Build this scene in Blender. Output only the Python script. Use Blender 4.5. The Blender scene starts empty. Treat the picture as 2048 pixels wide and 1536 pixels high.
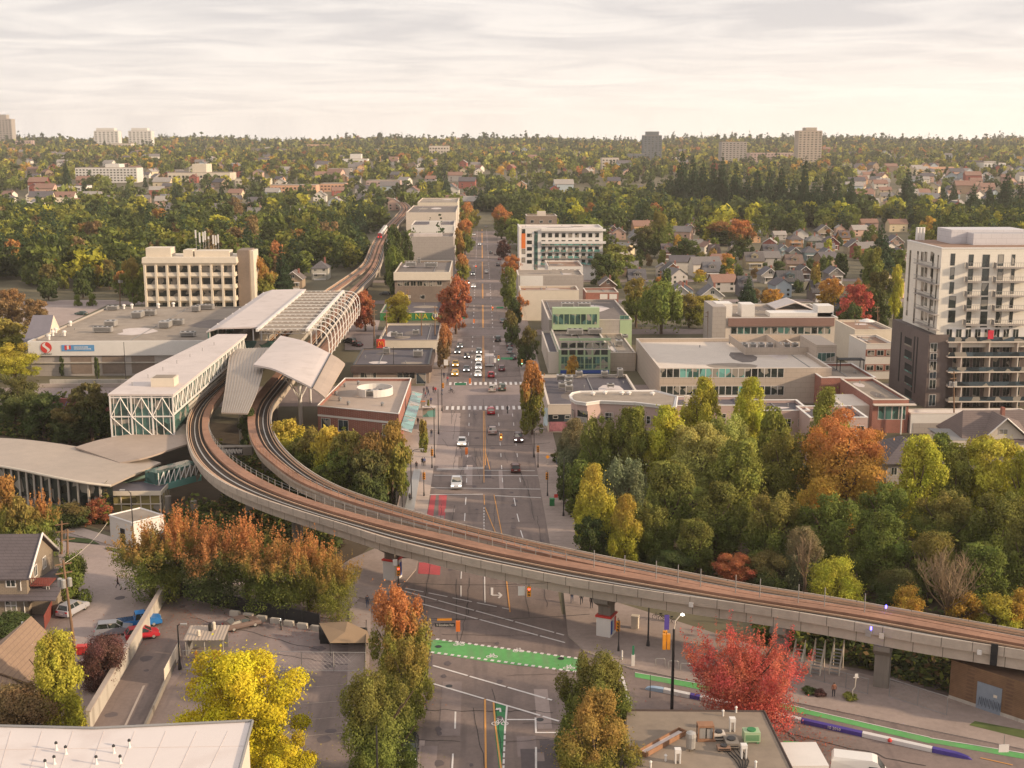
import bpy,math,random
import numpy as np
from mathutils import Vector,Matrix
random.seed(7);rng=np.random.default_rng(7)
SC=bpy.context.scene
COL=SC.collection
R=math.radians
# ------------------------------------------------------------------ camera
F_PX,CAM_H=2450.0,60.0
PITCH=math.atan(482/F_PX)
YAW=math.atan(-62/math.hypot(F_PX,482))
cd=bpy.data.cameras.new('camera');cam=bpy.data.objects.new('camera',cd);COL.objects.link(cam)
cd.sensor_width=36.0;cd.lens=36.0*F_PX/2048;cd.clip_start=1;cd.clip_end=20000
cam.location=(0,0,CAM_H);cam.rotation_euler=(math.pi/2-PITCH,0,YAW)
SC.camera=cam
# ------------------------------------------------------------------ sky and sun
SUN_EL,SUN_AZ=R(18),R(108)  # azimuth clockwise from +Y: low sun on the right
W=bpy.data.worlds.new('World');SC.world=W;W.use_nodes=True
nt=W.node_tree;nt.nodes.clear();N=nt.nodes.new;L=nt.links.new
out=N('ShaderNodeOutputWorld');bg=N('ShaderNodeBackground');bg2=N('ShaderNodeBackground');mix=N('ShaderNodeMixShader')
sky=N('ShaderNodeTexSky');sky.sky_type='NISHITA';sky.sun_disc=False
sky.sun_elevation=SUN_EL;sky.sun_rotation=SUN_AZ;sky.air_density=1.6;sky.dust_density=2.5
bg.inputs[1].default_value=0.09;L(sky.outputs[0],bg.inputs[0])
tc=N('ShaderNodeTexCoord');sep=N('ShaderNodeSeparateXYZ');L(tc.outputs['Generated'],sep.inputs[0])
def math_node(op,a,b=None,c=None):
    n=N('ShaderNodeMath');n.operation=op
    for i,v in enumerate((a,b,c)):
        if v is None:continue
        if isinstance(v,(int,float)):n.inputs[i].default_value=v
        else:L(v,n.inputs[i])
    return n.outputs[0]
zz=math_node('MAXIMUM',sep.outputs[2],0.02)
cx=math_node('DIVIDE',sep.outputs[0],math_node('ADD',zz,0.05));cy=math_node('DIVIDE',sep.outputs[1],math_node('ADD',zz,0.05))
cmb=N('ShaderNodeCombineXYZ');L(math_node('MULTIPLY',cx,0.8),cmb.inputs[0]);L(cy,cmb.inputs[1])
n1=N('ShaderNodeTexNoise');n1.inputs['Scale'].default_value=1.15;n1.inputs['Detail'].default_value=9;n1.inputs['Roughness'].default_value=.58;n1.inputs['Distortion'].default_value=.8
L(cmb.outputs[0],n1.inputs['Vector'])
rp=N('ShaderNodeValToRGB');L(n1.outputs['Fac'],rp.inputs[0])
rp.color_ramp.elements[0].position=.38;rp.color_ramp.elements[0].color=(.515,.485,.48,1)
rp.color_ramp.elements[1].position=.63;rp.color_ramp.elements[1].color=(.68,.63,.595,1)
# warm glow low over the horizon, stronger towards the right
hz=N('ShaderNodeMapRange');L(sep.outputs[2],hz.inputs[0]);hz.inputs[1].default_value=0;hz.inputs[2].default_value=.10;hz.inputs[3].default_value=1;hz.inputs[4].default_value=0;hz.interpolation_type='SMOOTHSTEP'
rt=N('ShaderNodeMapRange');L(sep.outputs[0],rt.inputs[0]);rt.inputs[1].default_value=-.5;rt.inputs[2].default_value=.5;rt.inputs[3].default_value=.2;rt.inputs[4].default_value=1
glow=N('ShaderNodeMixRGB');L(math_node('MULTIPLY',hz.outputs[0],rt.outputs[0]),glow.inputs[0]);L(rp.outputs[0],glow.inputs[1]);glow.inputs[2].default_value=(.93,.825,.71,1)
bg2.inputs[1].default_value=1.0;L(glow.outputs[0],bg2.inputs[0])
mix.inputs[0].default_value=.93;L(bg.outputs[0],mix.inputs[1]);L(bg2.outputs[0],mix.inputs[2]);L(mix.outputs[0],out.inputs[0])
sd=bpy.data.lights.new('sun','SUN');sd.energy=3.4;sd.angle=R(2.0);sd.color=(1.0,.77,.52)
sun=bpy.data.objects.new('sun',sd);COL.objects.link(sun)
sv=Vector((math.sin(SUN_AZ)*math.cos(SUN_EL),math.cos(SUN_AZ)*math.cos(SUN_EL),math.sin(SUN_EL)))
sun.rotation_euler=sv.to_track_quat('Z','Y').to_euler();sun.location=(0,0,150)
SC.view_settings.view_transform='Standard';SC.view_settings.look='None';SC.view_settings.exposure=0.64;SC.view_settings.gamma=1
SC.render.engine='CYCLES'
cy_=SC.cycles;cy_.max_bounces=5;cy_.diffuse_bounces=3;cy_.glossy_bounces=2;cy_.transmission_bounces=3;cy_.volume_bounces=0
cy_.transparent_max_bounces=6;cy_.use_denoising=True;cy_.caustics_reflective=False;cy_.caustics_refractive=False
# ------------------------------------------------------------------ photo geometry -> world
def ray(px,py):
    x=(px-1024)/F_PX;y=(768-py)/F_PX
    fy=math.cos(PITCH)+y*math.sin(PITCH);fz=-math.sin(PITCH)+y*math.cos(PITCH)
    c,s=math.cos(YAW),math.sin(YAW)
    return x*c-fy*s,x*s+fy*c,fz
def P(px,py,z=0.0):  # point of the plane at height z
    X,Y,Z=ray(px,py);t=(z-CAM_H)/Z
    return Vector((X*t,Y*t,z))
def FW(px,py,Y0):  # point of the wall plane y = Y0 -> (x, z)
    X,Y,Z=ray(px,py);t=Y0/Y
    return X*t,CAM_H+Z*t
def SW(px,py,X0):  # point of the wall plane x = X0 -> (y, z)
    X,Y,Z=ray(px,py);t=X0/X
    return Y*t,CAM_H+Z*t
def terr(x,y):
    if y<850:return 0.0
    t=y-850
    z=.0188*t*min(1,t/700)
    z +=(1.5*math.sin(x*.006+1.3)+1.2*math.sin(y*.004+x*.003))*min(1,t/900)
    if y>4200:z -=(y-4200)*.03
    return z
def PT(px,py):  # point of the terrain seen at a pixel
    X,Y,Z=ray(px,py);a,b=100.,100.
    for i in range(600):
        b=a+max(2,a*.006)
        if CAM_H+Z/Y*b <= terr(X/Y*b,b):break
        a=b
        if b>4300:break
    return Vector((X/Y*b,b,terr(X/Y*b,b)))
def proj(p):
    d=Vector(p)-Vector((0,0,CAM_H));c,s=math.cos(YAW),math.sin(YAW)
    X=d.x*c+d.y*s;Yf=-d.x*s+d.y*c
    zc=Yf*math.cos(PITCH)-d.z*math.sin(PITCH);up=Yf*math.sin(PITCH)+d.z*math.cos(PITCH)
    if zc <= 1:return(-9999,-9999)
    return 1024+F_PX*X/zc,768-F_PX*up/zc
# ------------------------------------------------------------------ materials
def lin(h):
    h=h.lstrip('#');c=[int(h[i:i+2],16)/255 for i in(0,2,4)]
    return tuple(v/12.92 if v <= .04045 else((v+.055)/1.055)** 2.4 for v in c)
MATS={}
def M(name,col='#808080',rough=.85,var=.14,scale=.6,metal=0.,kind='plain',emit=0.,objcol=False,bump=0.,col2=None,k=(1,1)):
    if name in MATS:return MATS[name]
    m=bpy.data.materials.new(name);m.use_nodes=True;MATS[name]=m
    t=m.node_tree;b=t.nodes['Principled BSDF'];nn=t.nodes.new;ll=t.links.new
    c=lin(col)if isinstance(col,str)else col
    b.inputs['Roughness'].default_value=rough;b.inputs['Metallic'].default_value=metal
    if emit:
        b.inputs['Base Color'].default_value=(*c,1);b.inputs['Emission Color'].default_value=(*c,1);b.inputs['Emission Strength'].default_value=emit;return m
    g=nn('ShaderNodeNewGeometry');vec=g.outputs['Position']
    if kind == 'streak':
        mp=nn('ShaderNodeMapping');mp.inputs['Scale'].default_value=(1,1,.12);ll(vec,mp.inputs[0]);vec=mp.outputs[0]
    no=nn('ShaderNodeTexNoise');no.inputs['Scale'].default_value=scale;no.inputs['Detail'].default_value=6;no.inputs['Roughness'].default_value=.65;ll(vec,no.inputs['Vector'])
    no2=nn('ShaderNodeTexNoise');no2.inputs['Scale'].default_value=scale*.13;no2.inputs['Detail'].default_value=3;ll(g.outputs['Position'],no2.inputs['Vector'])
    ad=nn('ShaderNodeMath');ad.operation='ADD';ll(no.outputs['Fac'],ad.inputs[0]);ll(no2.outputs['Fac'],ad.inputs[1])
    mr=nn('ShaderNodeMapRange');ll(ad.outputs[0],mr.inputs[0]);mr.inputs[1].default_value=.65;mr.inputs[2].default_value=1.35
    mr.inputs[3].default_value=1-var;mr.inputs[4].default_value=1+var
    base=nn('ShaderNodeRGB');base.outputs[0].default_value=(*c,1);src=base.outputs[0]
    if objcol:
        oi=nn('ShaderNodeObjectInfo');src=oi.outputs['Color']
    if kind in('brick','shingle','panel','joint'):
        bt=nn('ShaderNodeTexBrick');mp=nn('ShaderNodeMapping');mp.inputs['Rotation'].default_value=(math.pi/2,0,0)if kind != 'shingle' else(0,0,0)
        sx=nn('ShaderNodeSeparateXYZ');ll(g.outputs['Position'],sx.inputs[0]);a2=nn('ShaderNodeMath');a2.operation='SUBTRACT' if kind == 'joint' else 'ADD';ll(sx.outputs[0],a2.inputs[0]);ll(sx.outputs[1],a2.inputs[1])
        cb=nn('ShaderNodeCombineXYZ');ll(a2.outputs[0],cb.inputs[0]);ll(sx.outputs[2],cb.inputs[1])
        ll(cb.outputs[0],bt.inputs['Vector']);bt.inputs['Scale'].default_value=1
        bw,bh,ms={'brick':(.5,.2,.025),'shingle':(.9,.3,.03),'panel':(2.4,1.2,.03),'joint':(4.2,60,.06)}[kind]
        bt.inputs['Brick Width'].default_value=bw;bt.inputs['Row Height'].default_value=bh;bt.inputs['Mortar Size'].default_value=ms
        c2=lin(col2)if col2 else tuple(v*.72 for v in c)
        mx0=nn('ShaderNodeMixRGB');ll(bt.outputs['Fac'],mx0.inputs[0]);ll(src,mx0.inputs[1]);mx0.inputs[2].default_value=(*c2,1);src=mx0.outputs[0]
    mx=nn('ShaderNodeVectorMath');mx.operation='SCALE';ll(src,mx.inputs[0]);ll(mr.outputs[0],mx.inputs['Scale'])
    src=mx.outputs[0]
    if kind in('road','streak')and col2:
        no3=nn('ShaderNodeTexNoise');no3.inputs['Scale'].default_value=k[0];no3.inputs['Detail'].default_value=5
        mp3=nn('ShaderNodeMapping');mp3.inputs['Scale'].default_value=(1,.1,1)if kind == 'road' else(1,1,.06);ll(g.outputs['Position'],mp3.inputs[0]);ll(mp3.outputs[0],no3.inputs['Vector'])
        m3=nn('ShaderNodeMapRange');ll(no3.outputs['Fac'],m3.inputs[0]);m3.inputs[1].default_value=.52;m3.inputs[2].default_value=.72;m3.inputs[4].default_value=k[1]
        mx3=nn('ShaderNodeMixRGB');ll(m3.outputs[0],mx3.inputs[0]);ll(src,mx3.inputs[1]);mx3.inputs[2].default_value=(*lin(col2),1);src=mx3.outputs[0]
    ll(src,b.inputs['Base Color'])
    if bump:
        bp=nn('ShaderNodeBump');bp.inputs['Strength'].default_value=bump;ll(no.outputs['Fac'],bp.inputs['Height']);ll(bp.outputs[0],b.inputs['Normal'])
    return m
def glassmat(name,col='#2b3436',rough=.12):
    if name in MATS:return MATS[name]
    m=bpy.data.materials.new(name);m.use_nodes=True;MATS[name]=m
    t=m.node_tree;b=t.nodes['Principled BSDF'];nn=t.nodes.new;ll=t.links.new
    g=nn('ShaderNodeNewGeometry');v=nn('ShaderNodeTexVoronoi');v.inputs['Scale'].default_value=.55;ll(g.outputs['Position'],v.inputs['Vector'])
    c=lin(col);sc=nn('ShaderNodeSeparateColor');ll(v.outputs['Color'],sc.inputs[0])
    mx=nn('ShaderNodeMixRGB');ll(sc.outputs[0],mx.inputs[0]);mx.inputs[1].default_value=(*[x*.35 for x in c],1);mx.inputs[2].default_value=(*[x*1.7 for x in c],1)
    gt=nn('ShaderNodeMath');gt.operation='GREATER_THAN';gt.inputs[1].default_value=.78;ll(sc.outputs[1],gt.inputs[0]);m2=nn('ShaderNodeMixRGB');ll(gt.outputs[0],m2.inputs[0]);ll(mx.outputs[0],m2.inputs[1]);m2.inputs[2].default_value=(.3,.27,.23,1)
    ll(m2.outputs[0],b.inputs['Base Color']);b.inputs['Roughness'].default_value=rough;b.inputs['Specular IOR Level'].default_value=.6
    return m
def leafmat():
    m=bpy.data.materials.new('foliage');m.use_nodes=True;MATS['foliage']=m
    t=m.node_tree;t.nodes.clear();nn=t.nodes.new;ll=t.links.new
    o=nn('ShaderNodeOutputMaterial');df=nn('ShaderNodeBsdfDiffuse');tr=nn('ShaderNodeBsdfTranslucent');ms=nn('ShaderNodeMixShader');ms.inputs[0].default_value=.25
    oi=nn('ShaderNodeObjectInfo');at=nn('ShaderNodeAttribute');at.attribute_name='rnd'
    hv=nn('ShaderNodeHueSaturation');ll(oi.outputs['Color'],hv.inputs['Color'])
    mr=nn('ShaderNodeMapRange');ll(at.outputs['Fac'],mr.inputs[0]);mr.inputs[3].default_value=.62;mr.inputs[4].default_value=1.5;ll(mr.outputs[0],hv.inputs['Value'])
    gm=nn('ShaderNodeTexCoord');nz=nn('ShaderNodeTexNoise');nz.inputs['Scale'].default_value=5;nz.inputs['Detail'].default_value=3;ll(gm.outputs['Object'],nz.inputs['Vector'])
    mh=nn('ShaderNodeMapRange');ll(nz.outputs['Fac'],mh.inputs[0]);mh.inputs[1].default_value=.3;mh.inputs[2].default_value=.7;mh.inputs[3].default_value=.485;mh.inputs[4].default_value=.525;ll(mh.outputs[0],hv.inputs['Hue'])
    # autumn colour on the upper shoots: amount in the object colour's alpha
    sz=nn('ShaderNodeSeparateXYZ');ll(gm.outputs['Object'],sz.inputs[0])
    s1=nn('ShaderNodeMath');s1.operation='MULTIPLY_ADD';ll(nz.outputs['Fac'],s1.inputs[0]);s1.inputs[1].default_value=1.1;ll(sz.outputs[2],s1.inputs[2])
    s2=nn('ShaderNodeMapRange');ll(s1.outputs[0],s2.inputs[0]);s2.inputs[1].default_value=1.05;s2.inputs[2].default_value=1.35
    iv=nn('ShaderNodeMath');iv.operation='SUBTRACT';iv.inputs[0].default_value=1;ll(oi.outputs['Alpha'],iv.inputs[1])
    s3=nn('ShaderNodeMath');s3.operation='MULTIPLY';ll(s2.outputs[0],s3.inputs[0]);ll(iv.outputs[0],s3.inputs[1])
    mx=nn('ShaderNodeMixRGB');ll(s3.outputs[0],mx.inputs[0]);ll(hv.outputs[0],mx.inputs[1]);mx.inputs[2].default_value=(.58,.235,.095,1)
    ll(mx.outputs[0],df.inputs[0]);ll(mx.outputs[0],tr.inputs[0]);ll(df.outputs[0],ms.inputs[1]);ll(tr.outputs[0],ms.inputs[2]);ll(ms.outputs[0],o.inputs[0])
    return m
leafmat()
def attrmat(name,tl=.3):
    m=bpy.data.materials.new(name);m.use_nodes=True;MATS[name]=m
    t=m.node_tree;t.nodes.clear();nn=t.nodes.new;ll=t.links.new
    o=nn('ShaderNodeOutputMaterial');df=nn('ShaderNodeBsdfDiffuse');tr=nn('ShaderNodeBsdfTranslucent');ms=nn('ShaderNodeMixShader');ms.inputs[0].default_value=tl
    at=nn('ShaderNodeAttribute');at.attribute_name='Col'
    ll(at.outputs['Color'],df.inputs[0]);ll(at.outputs['Color'],tr.inputs[0]);ll(df.outputs[0],ms.inputs[1]);ll(tr.outputs[0],ms.inputs[2]);ll(ms.outputs[0],o.inputs[0])
    return m
attrmat('wood_foliage')
M('asphalt','#7a6b65',.9,.22,2.2,kind='road',col2='#5e5350',k=(.7,.75))
M('asphalt_old','#897a76',.92,.2,1.1,kind='road',col2='#6b5f5c',k=(.3,.5))
M('asphalt_pale','#9c8c86',.92,.16,1.6)
M('paving','#96867e',.9,.2,1.4,kind='plain')
M('paving_pale','#b3a196',.9,.14,1.5)
M('kerb','#a89a90',.9,.1,2)
M('soil','#4f4232',.98,.35,.5)
M('grass','#4e5a2c',.98,.35,.8)
M('paint_white','#d6cfcb',.7,.14,3);M('paint_yellow','#d0934a',.7,.14,3)
M('paint_red','#b34a4e',.85,.2,2,kind='road',col2='#8d5a58',k=(.9,.7));M('paint_green','#5a9a57',.85,.22,1.2,kind='road',col2='#6d8562',k=(.9,.7));M('paint_green_dark','#347a4a',.8,.12,1.2)
M('concrete','#b3aba0',.9,.14,.7,kind='streak',col2='#6b5f55',k=(.9,.5))
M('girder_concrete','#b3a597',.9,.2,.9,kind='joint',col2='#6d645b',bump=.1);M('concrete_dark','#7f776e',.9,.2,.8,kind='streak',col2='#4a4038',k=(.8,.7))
M('track_bed','#34281f',.95,.25,2.0);M('rust','#946e59',.9,.3,1.5);M('rust_rail','#d8b394',.5,.12,1.2,metal=.3)
M('steel','#aaa6a2',.45,.08,1,metal=.4);M('galv','#8f8d8c',.5,.1,1,metal=.3)
M('white_paint','#d9d4cf',.55,.06,.8);M('white_roof','#c9bdb8',.7,.1,.25,kind='streak',col2='#a99b92',k=(.3,.35))
M('metal_roof','#b0a193',.6,.12,.5,metal=.25);M('tan_roof','#a8978a',.8,.14,.3)
M('dark','#1e1d1e',.8,.1,1);M('dark_metal','#2b2a2b',.5,.1,1);M('trunk_bark','#5d4c3f',.95,.25,2)
M('wood_pole','#7b604a',.9,.2,2);M('rubber','#1b1b1b',.9,.05,2);M('signal_yellow','#dd9226',.5,.05,1);M('orange_paint','#d8732f',.6,.05,1)
M('cream','#d2c6b5',.85,.08,.5);M('brick','#8e4f42',.9,.2,1.2,kind='brick',col2='#a08578');M('brick_dark','#554c4b',.9,.18,1,kind='brick',col2='#85756e')
M('brick_brown','#7d6d61',.9,.18,1,kind='brick',col2='#8a7c71');M('gravel','#8f8377',.95,.3,.35);M('gravel_dark','#6d6460',.95,.2,.5);M('gravel_brown','#8c6f5d',.95,.2,.5)
M('tar','#575258',.9,.28,.35);M('pink_wall','#b9a099',.9,.08,.7);M('beige_wall','#b3a496',.9,.07,.6,kind='panel');M('grey_wall','#a49b95',.9,.08,.6,kind='panel')
M('pale_wall','#cbbfb3',.9,.08,.5);M('green_panel','#9fb28d',.6,.08,.7);M('blue_panel','#2f4f9c',.6,.05,1)
glassmat('glass_dark','#2c3230');glassmat('glass_green','#41605a');glassmat('glass_teal','#5f8d86',.15);glassmat('glass_blue','#39444c')
M('red_lamp',(1,.06,.05),emit=3.5);M('white_lamp',(1,.93,.8),emit=5);M('amber_lamp',(1,.55,.15),emit=3);M('blue_lamp',(.12,.1,1),emit=5);M('green_lamp',(.2,1,.6),emit=2)
M('skin','#b08268',.7,.05,2);M('hair','#2a211c',.8,.05,2)
M('paint_car','#888888',.3,.02,1,objcol=True);M('wall_tint','#888888',.9,.1,1,objcol=True);M('cloth','#888888',.9,.1,4,objcol=True);M('roof_tint','#888888',.92,.14,1,objcol=True,kind='shingle')
# ------------------------------------------------------------------ mesh helpers
ORG={}
def link_mesh(name,me,parent=None,loc=(0,0,0)):
    o=bpy.data.objects.new(name,me);COL.objects.link(o);o.location=loc
    if parent is not None:o.parent=parent;ORG[o.name]=ORG.get(parent.name,Vector((0,0,0)))
    return o
class MB:
    def __init__(s):s.v=[];s.f=[];s.m=[]
    def poly(s,pts,mi=0):
        n=len(s.v);s.v +=[tuple(p)for p in pts];s.f.append(tuple(range(n,n+len(pts))));s.m.append(mi)
    def box(s,x0,x1,y0,y1,z0,z1,mi=0,top=None):
        n=len(s.v);s.v +=[(x0,y0,z0),(x1,y0,z0),(x1,y1,z0),(x0,y1,z0),(x0,y0,z1),(x1,y0,z1),(x1,y1,z1),(x0,y1,z1)]
        for f,t in(((0,3,2,1),0),((4,5,6,7),1),((0,1,5,4),0),((1,2,6,5),0),((2,3,7,6),0),((3,0,4,7),0)):
            s.f.append(tuple(n+i for i in f));s.m.append(top if(t and top is not None)else mi)
    def rbox(s,c,d,yaw=0,mi=0,z0=None):  # centre, full sizes, yaw
        cx,cy,cz=c;w,l,h=d;a,b=math.cos(yaw),math.sin(yaw);n=len(s.v)
        for dz in(-h/2,h/2):
            for dx,dy in((-w/2,-l/2),(w/2,-l/2),(w/2,l/2),(-w/2,l/2)):
                s.v.append((cx+dx*a-dy*b,cy+dx*b+dy*a,cz+dz))
        for f in((0,3,2,1),(4,5,6,7),(0,1,5,4),(1,2,6,5),(2,3,7,6),(3,0,4,7)):s.f.append(tuple(n+i for i in f));s.m.append(mi)
    def prism(s,pts,z0,z1,mi=0,top=None,bottom=True):
        n=len(s.v);k=len(pts)
        a=sum(pts[i][0]*pts[(i+1)% k][1]-pts[(i+1)% k][0]*pts[i][1]for i in range(k))
        if a<0:pts=list(reversed(pts))
        s.v +=[(p[0],p[1],z0)for p in pts]+[(p[0],p[1],z1)for p in pts]
        for i in range(k):j=(i+1)% k;s.f.append((n+i,n+j,n+k+j,n+k+i));s.m.append(mi)
        s.f.append(tuple(n+k+i for i in range(k)));s.m.append(mi if top is None else top)
        if bottom:s.f.append(tuple(n+i for i in reversed(range(k))));s.m.append(mi)
    def tube(s,path,r,n=6,mi=0,cap=True):
        path=[Vector(p)for p in path];rr=r if isinstance(r,(list,tuple))else[r]*len(path);b0=len(s.v)
        for i,p in enumerate(path):
            d=(path[min(i+1,len(path)-1)]-path[max(i-1,0)]).normalized()
            u=d.cross(Vector((0,0,1)))if abs(d.z)<.95 else d.cross(Vector((0,1,0)));u.normalize();w=d.cross(u)
            for k in range(n):a=2*math.pi*k/n;s.v.append(tuple(p+(u*math.cos(a)+w*math.sin(a))*rr[i]))
        for i in range(len(path)-1):
            for k in range(n):s.f.append((b0+i*n+k,b0+i*n+(k+1)% n,b0+(i+1)*n+(k+1)% n,b0+(i+1)*n+k));s.m.append(mi)
        if cap:
            s.f.append(tuple(b0+k for k in reversed(range(n))));s.m.append(mi);e=b0+(len(path)-1)*n;s.f.append(tuple(e+k for k in range(n)));s.m.append(mi)
    def bar(s,a,b,r=.05,mi=0):s.tube([a,b],r,4,mi)
    def lathe(s,c,prof,n=12,mi=0):
        b0=len(s.v)
        for r,z in prof:
            for k in range(n):a=2*math.pi*k/n;s.v.append((c[0]+r*math.cos(a),c[1]+r*math.sin(a),c[2]+z))
        for i in range(len(prof)-1):
            for k in range(n):s.f.append((b0+i*n+k,b0+i*n+(k+1)% n,b0+(i+1)*n+(k+1)% n,b0+(i+1)*n+k));s.m.append(mi)
        s.f.append(tuple(b0+(len(prof)-1)*n+k for k in range(n)));s.m.append(mi)
    def grid(s,rows,mi=0,thick=0):  # rows of points -> surface (with underside if thick)
        n0=len(s.v);a,b=len(rows),len(rows[0])
        for r in rows:s.v +=[tuple(p)for p in r]
        for i in range(a-1):
            for j in range(b-1):s.f.append((n0+i*b+j,n0+i*b+j+1,n0+(i+1)*b+j+1,n0+(i+1)*b+j));s.m.append(mi)
        if thick:
            n1=len(s.v)
            for r in rows:s.v +=[(p[0],p[1],p[2]-thick)for p in r]
            for i in range(a-1):
                for j in range(b-1):s.f.append((n1+i*b+j,n1+(i+1)*b+j,n1+(i+1)*b+j+1,n1+i*b+j+1));s.m.append(mi)
            rim=[(0,j)for j in range(b)]+[(i,b-1)for i in range(1,a)]+[(a-1,j)for j in range(b-2,-1,-1)]+[(i,0)for i in range(a-2,0,-1)]
            for q in range(len(rim)):
                (i,j),(k,l)=rim[q],rim[(q+1)% len(rim)]
                s.f.append((n0+i*b+j,n1+i*b+j,n1+k*b+l,n0+k*b+l));s.m.append(mi)
    def mesh(s,name,mats,org=(0,0,0)):
        me=bpy.data.meshes.new(name);o=Vector(org)
        me.from_pydata([(v[0]-o.x,v[1]-o.y,v[2]-o.z)for v in s.v],[],s.f)
        for m in(mats if isinstance(mats,(list,tuple))else[mats]):me.materials.append(MATS[m]if isinstance(m,str)else m)
        me.polygons.foreach_set('material_index',s.m);me.update();return me
    def build(s,name,mats,parent=None,color=None,smooth=False):
        org=ORG.get(parent.name,(0,0,0))if parent is not None else(0,0,0)
        me=s.mesh(name,mats,org)
        if smooth:me.polygons.foreach_set('use_smooth',[True]*len(me.polygons))
        o=link_mesh(name,me,parent)
        if color:o.color=(*color,1)if len(color)== 3 else color
        return o
def tag(o,label=None,cat=None,group=None,kind=None):
    if label:o['label']=label
    if cat:o['category']=cat
    if group:o['group']=group
    if kind:o['kind']=kind
    return o
def thing(name,label,cat,loc,group=None,rz=0):
    o=bpy.data.objects.new(name,None);COL.objects.link(o);o.location=loc;o.rotation_euler=(0,0,rz);o.empty_display_size=.5
    ORG[o.name]=Vector(loc)if rz == 0 else Vector((0,0,0));return tag(o,label,cat,group)
def single(mb,name,mats,label,cat,loc,group=None,color=None,smooth=False):  # a thing that is one mesh
    me=mb.mesh(name,mats,loc);o=link_mesh(name,me,None,loc)
    if smooth:me.polygons.foreach_set('use_smooth',[True]*len(me.polygons))
    if color:o.color=(*color,1)
    return tag(o,label,cat,group)
KIDS={}
def copy_tree(o,parent=None):
    c=o.copy();COL.objects.link(c);c.parent=parent
    for ch in KIDS.get(o.name)or o.children:copy_tree(ch,c)
    return c
def struct(mb,name,mats):return tag(mb.build(name,mats),kind='structure')
def flat(name,pts,mat,z,kind='structure',label=None,cat=None,group=None):
    mb=MB();mb.poly([(p[0],p[1],z)for p in pts]);
    c=Vector((sum(p[0]for p in pts)/len(pts),sum(p[1]for p in pts)/len(pts),z))
    me=mb.mesh(name,mat,c);o=link_mesh(name,me,None,c)
    if me.polygons[0].normal.z<0:me.flip_normals()
    return tag(o,label,cat,group,kind)
def gp(name,pix,mat,z,**k):return flat(name,[P(a,b,z)for a,b in pix],mat,z,**k)
def text_mesh(name,txt,h,mat,parent,loc,rot,ext=.01,w=None):
    cu=bpy.data.curves.new(name,'FONT');cu.body=txt;cu.size=h;cu.extrude=ext;cu.align_x='CENTER';cu.align_y='CENTER'
    to=bpy.data.objects.new(name,cu);COL.objects.link(to);bpy.context.view_layer.update()
    me=bpy.data.meshes.new_from_object(to.evaluated_get(bpy.context.evaluated_depsgraph_get()));bpy.data.objects.remove(to);me.materials.clear();me.materials.append(MATS[mat])
    o=link_mesh(name,me,parent,Vector(loc)-ORG.get(parent.name,Vector((0,0,0))));o.rotation_euler=rot
    if w:
        xs=[v.co.x for v in me.vertices];k=w/max(.01,max(xs)-min(xs));o.scale=(k,1,1)
    return o
FRONT=(math.pi/2,0,0)  # faces the camera (-Y)
# ------------------------------------------------------------------ windows and buildings
WMESH={}
def win(parent,x,y,z,w,h,face='front',glass='glass_dark',frame='white_paint',mull=1,bars=0,fr=.07,deep=.05,split=True,name='window'):
    """window centred at x, z on a wall plane; frame mesh + pane child, shared meshes"""
    key=(round(w,2),round(h,2),glass,frame,mull,bars,fr)
    if key not in WMESH:
        f=MB();W2,H2=w/2,h/2
        f.box(-W2,-W2+fr,-deep,.0,-H2,H2);f.box(W2-fr,W2,-deep,0,-H2,H2);f.box(-W2+fr,W2-fr,-deep,0,H2-fr,H2);f.box(-W2+fr,W2-fr,-deep,0,-H2,-H2+fr)
        for i in range(mull):a=-W2+w*(i+1)/(mull+1);f.box(a-fr/2.5,a+fr/2.5,-deep*.9,0,-H2+fr,H2-fr)
        for i in range(bars):a=-H2+h*(i+1)/(bars+1);f.box(-W2+fr,W2-fr,-deep*.8,0,a-fr/2.5,a+fr/2.5)
        g=MB();g.box(-W2+fr,W2-fr,-deep*.4,0,-H2+fr,H2-fr)
        WMESH[key]=(f.mesh(name,frame),g.mesh('pane',glass))
    fm,gm=WMESH[key];o=link_mesh(name,fm,parent,Vector((x,y,z))-ORG.get(parent.name,Vector((0,0,0))))
    o.rotation_euler.z={'front':0,'right':math.pi/2,'left':-math.pi/2}[face]
    pn=bpy.data.objects.new('pane',gm);COL.objects.link(pn);pn.parent=o
    return o
def wpx(parent,Y0,l,t,r,b,**k):  # window on a front wall, from its pixel rectangle
    x0,z1=FW(l,t,Y0);x1,_=FW(r,t,Y0);_,z0=FW((l+r)/2,b,Y0)
    return win(parent,(x0+x1)/2,Y0,(z0+z1)/2,round(x1-x0,1),round(z1-z0,1),**k)
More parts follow.
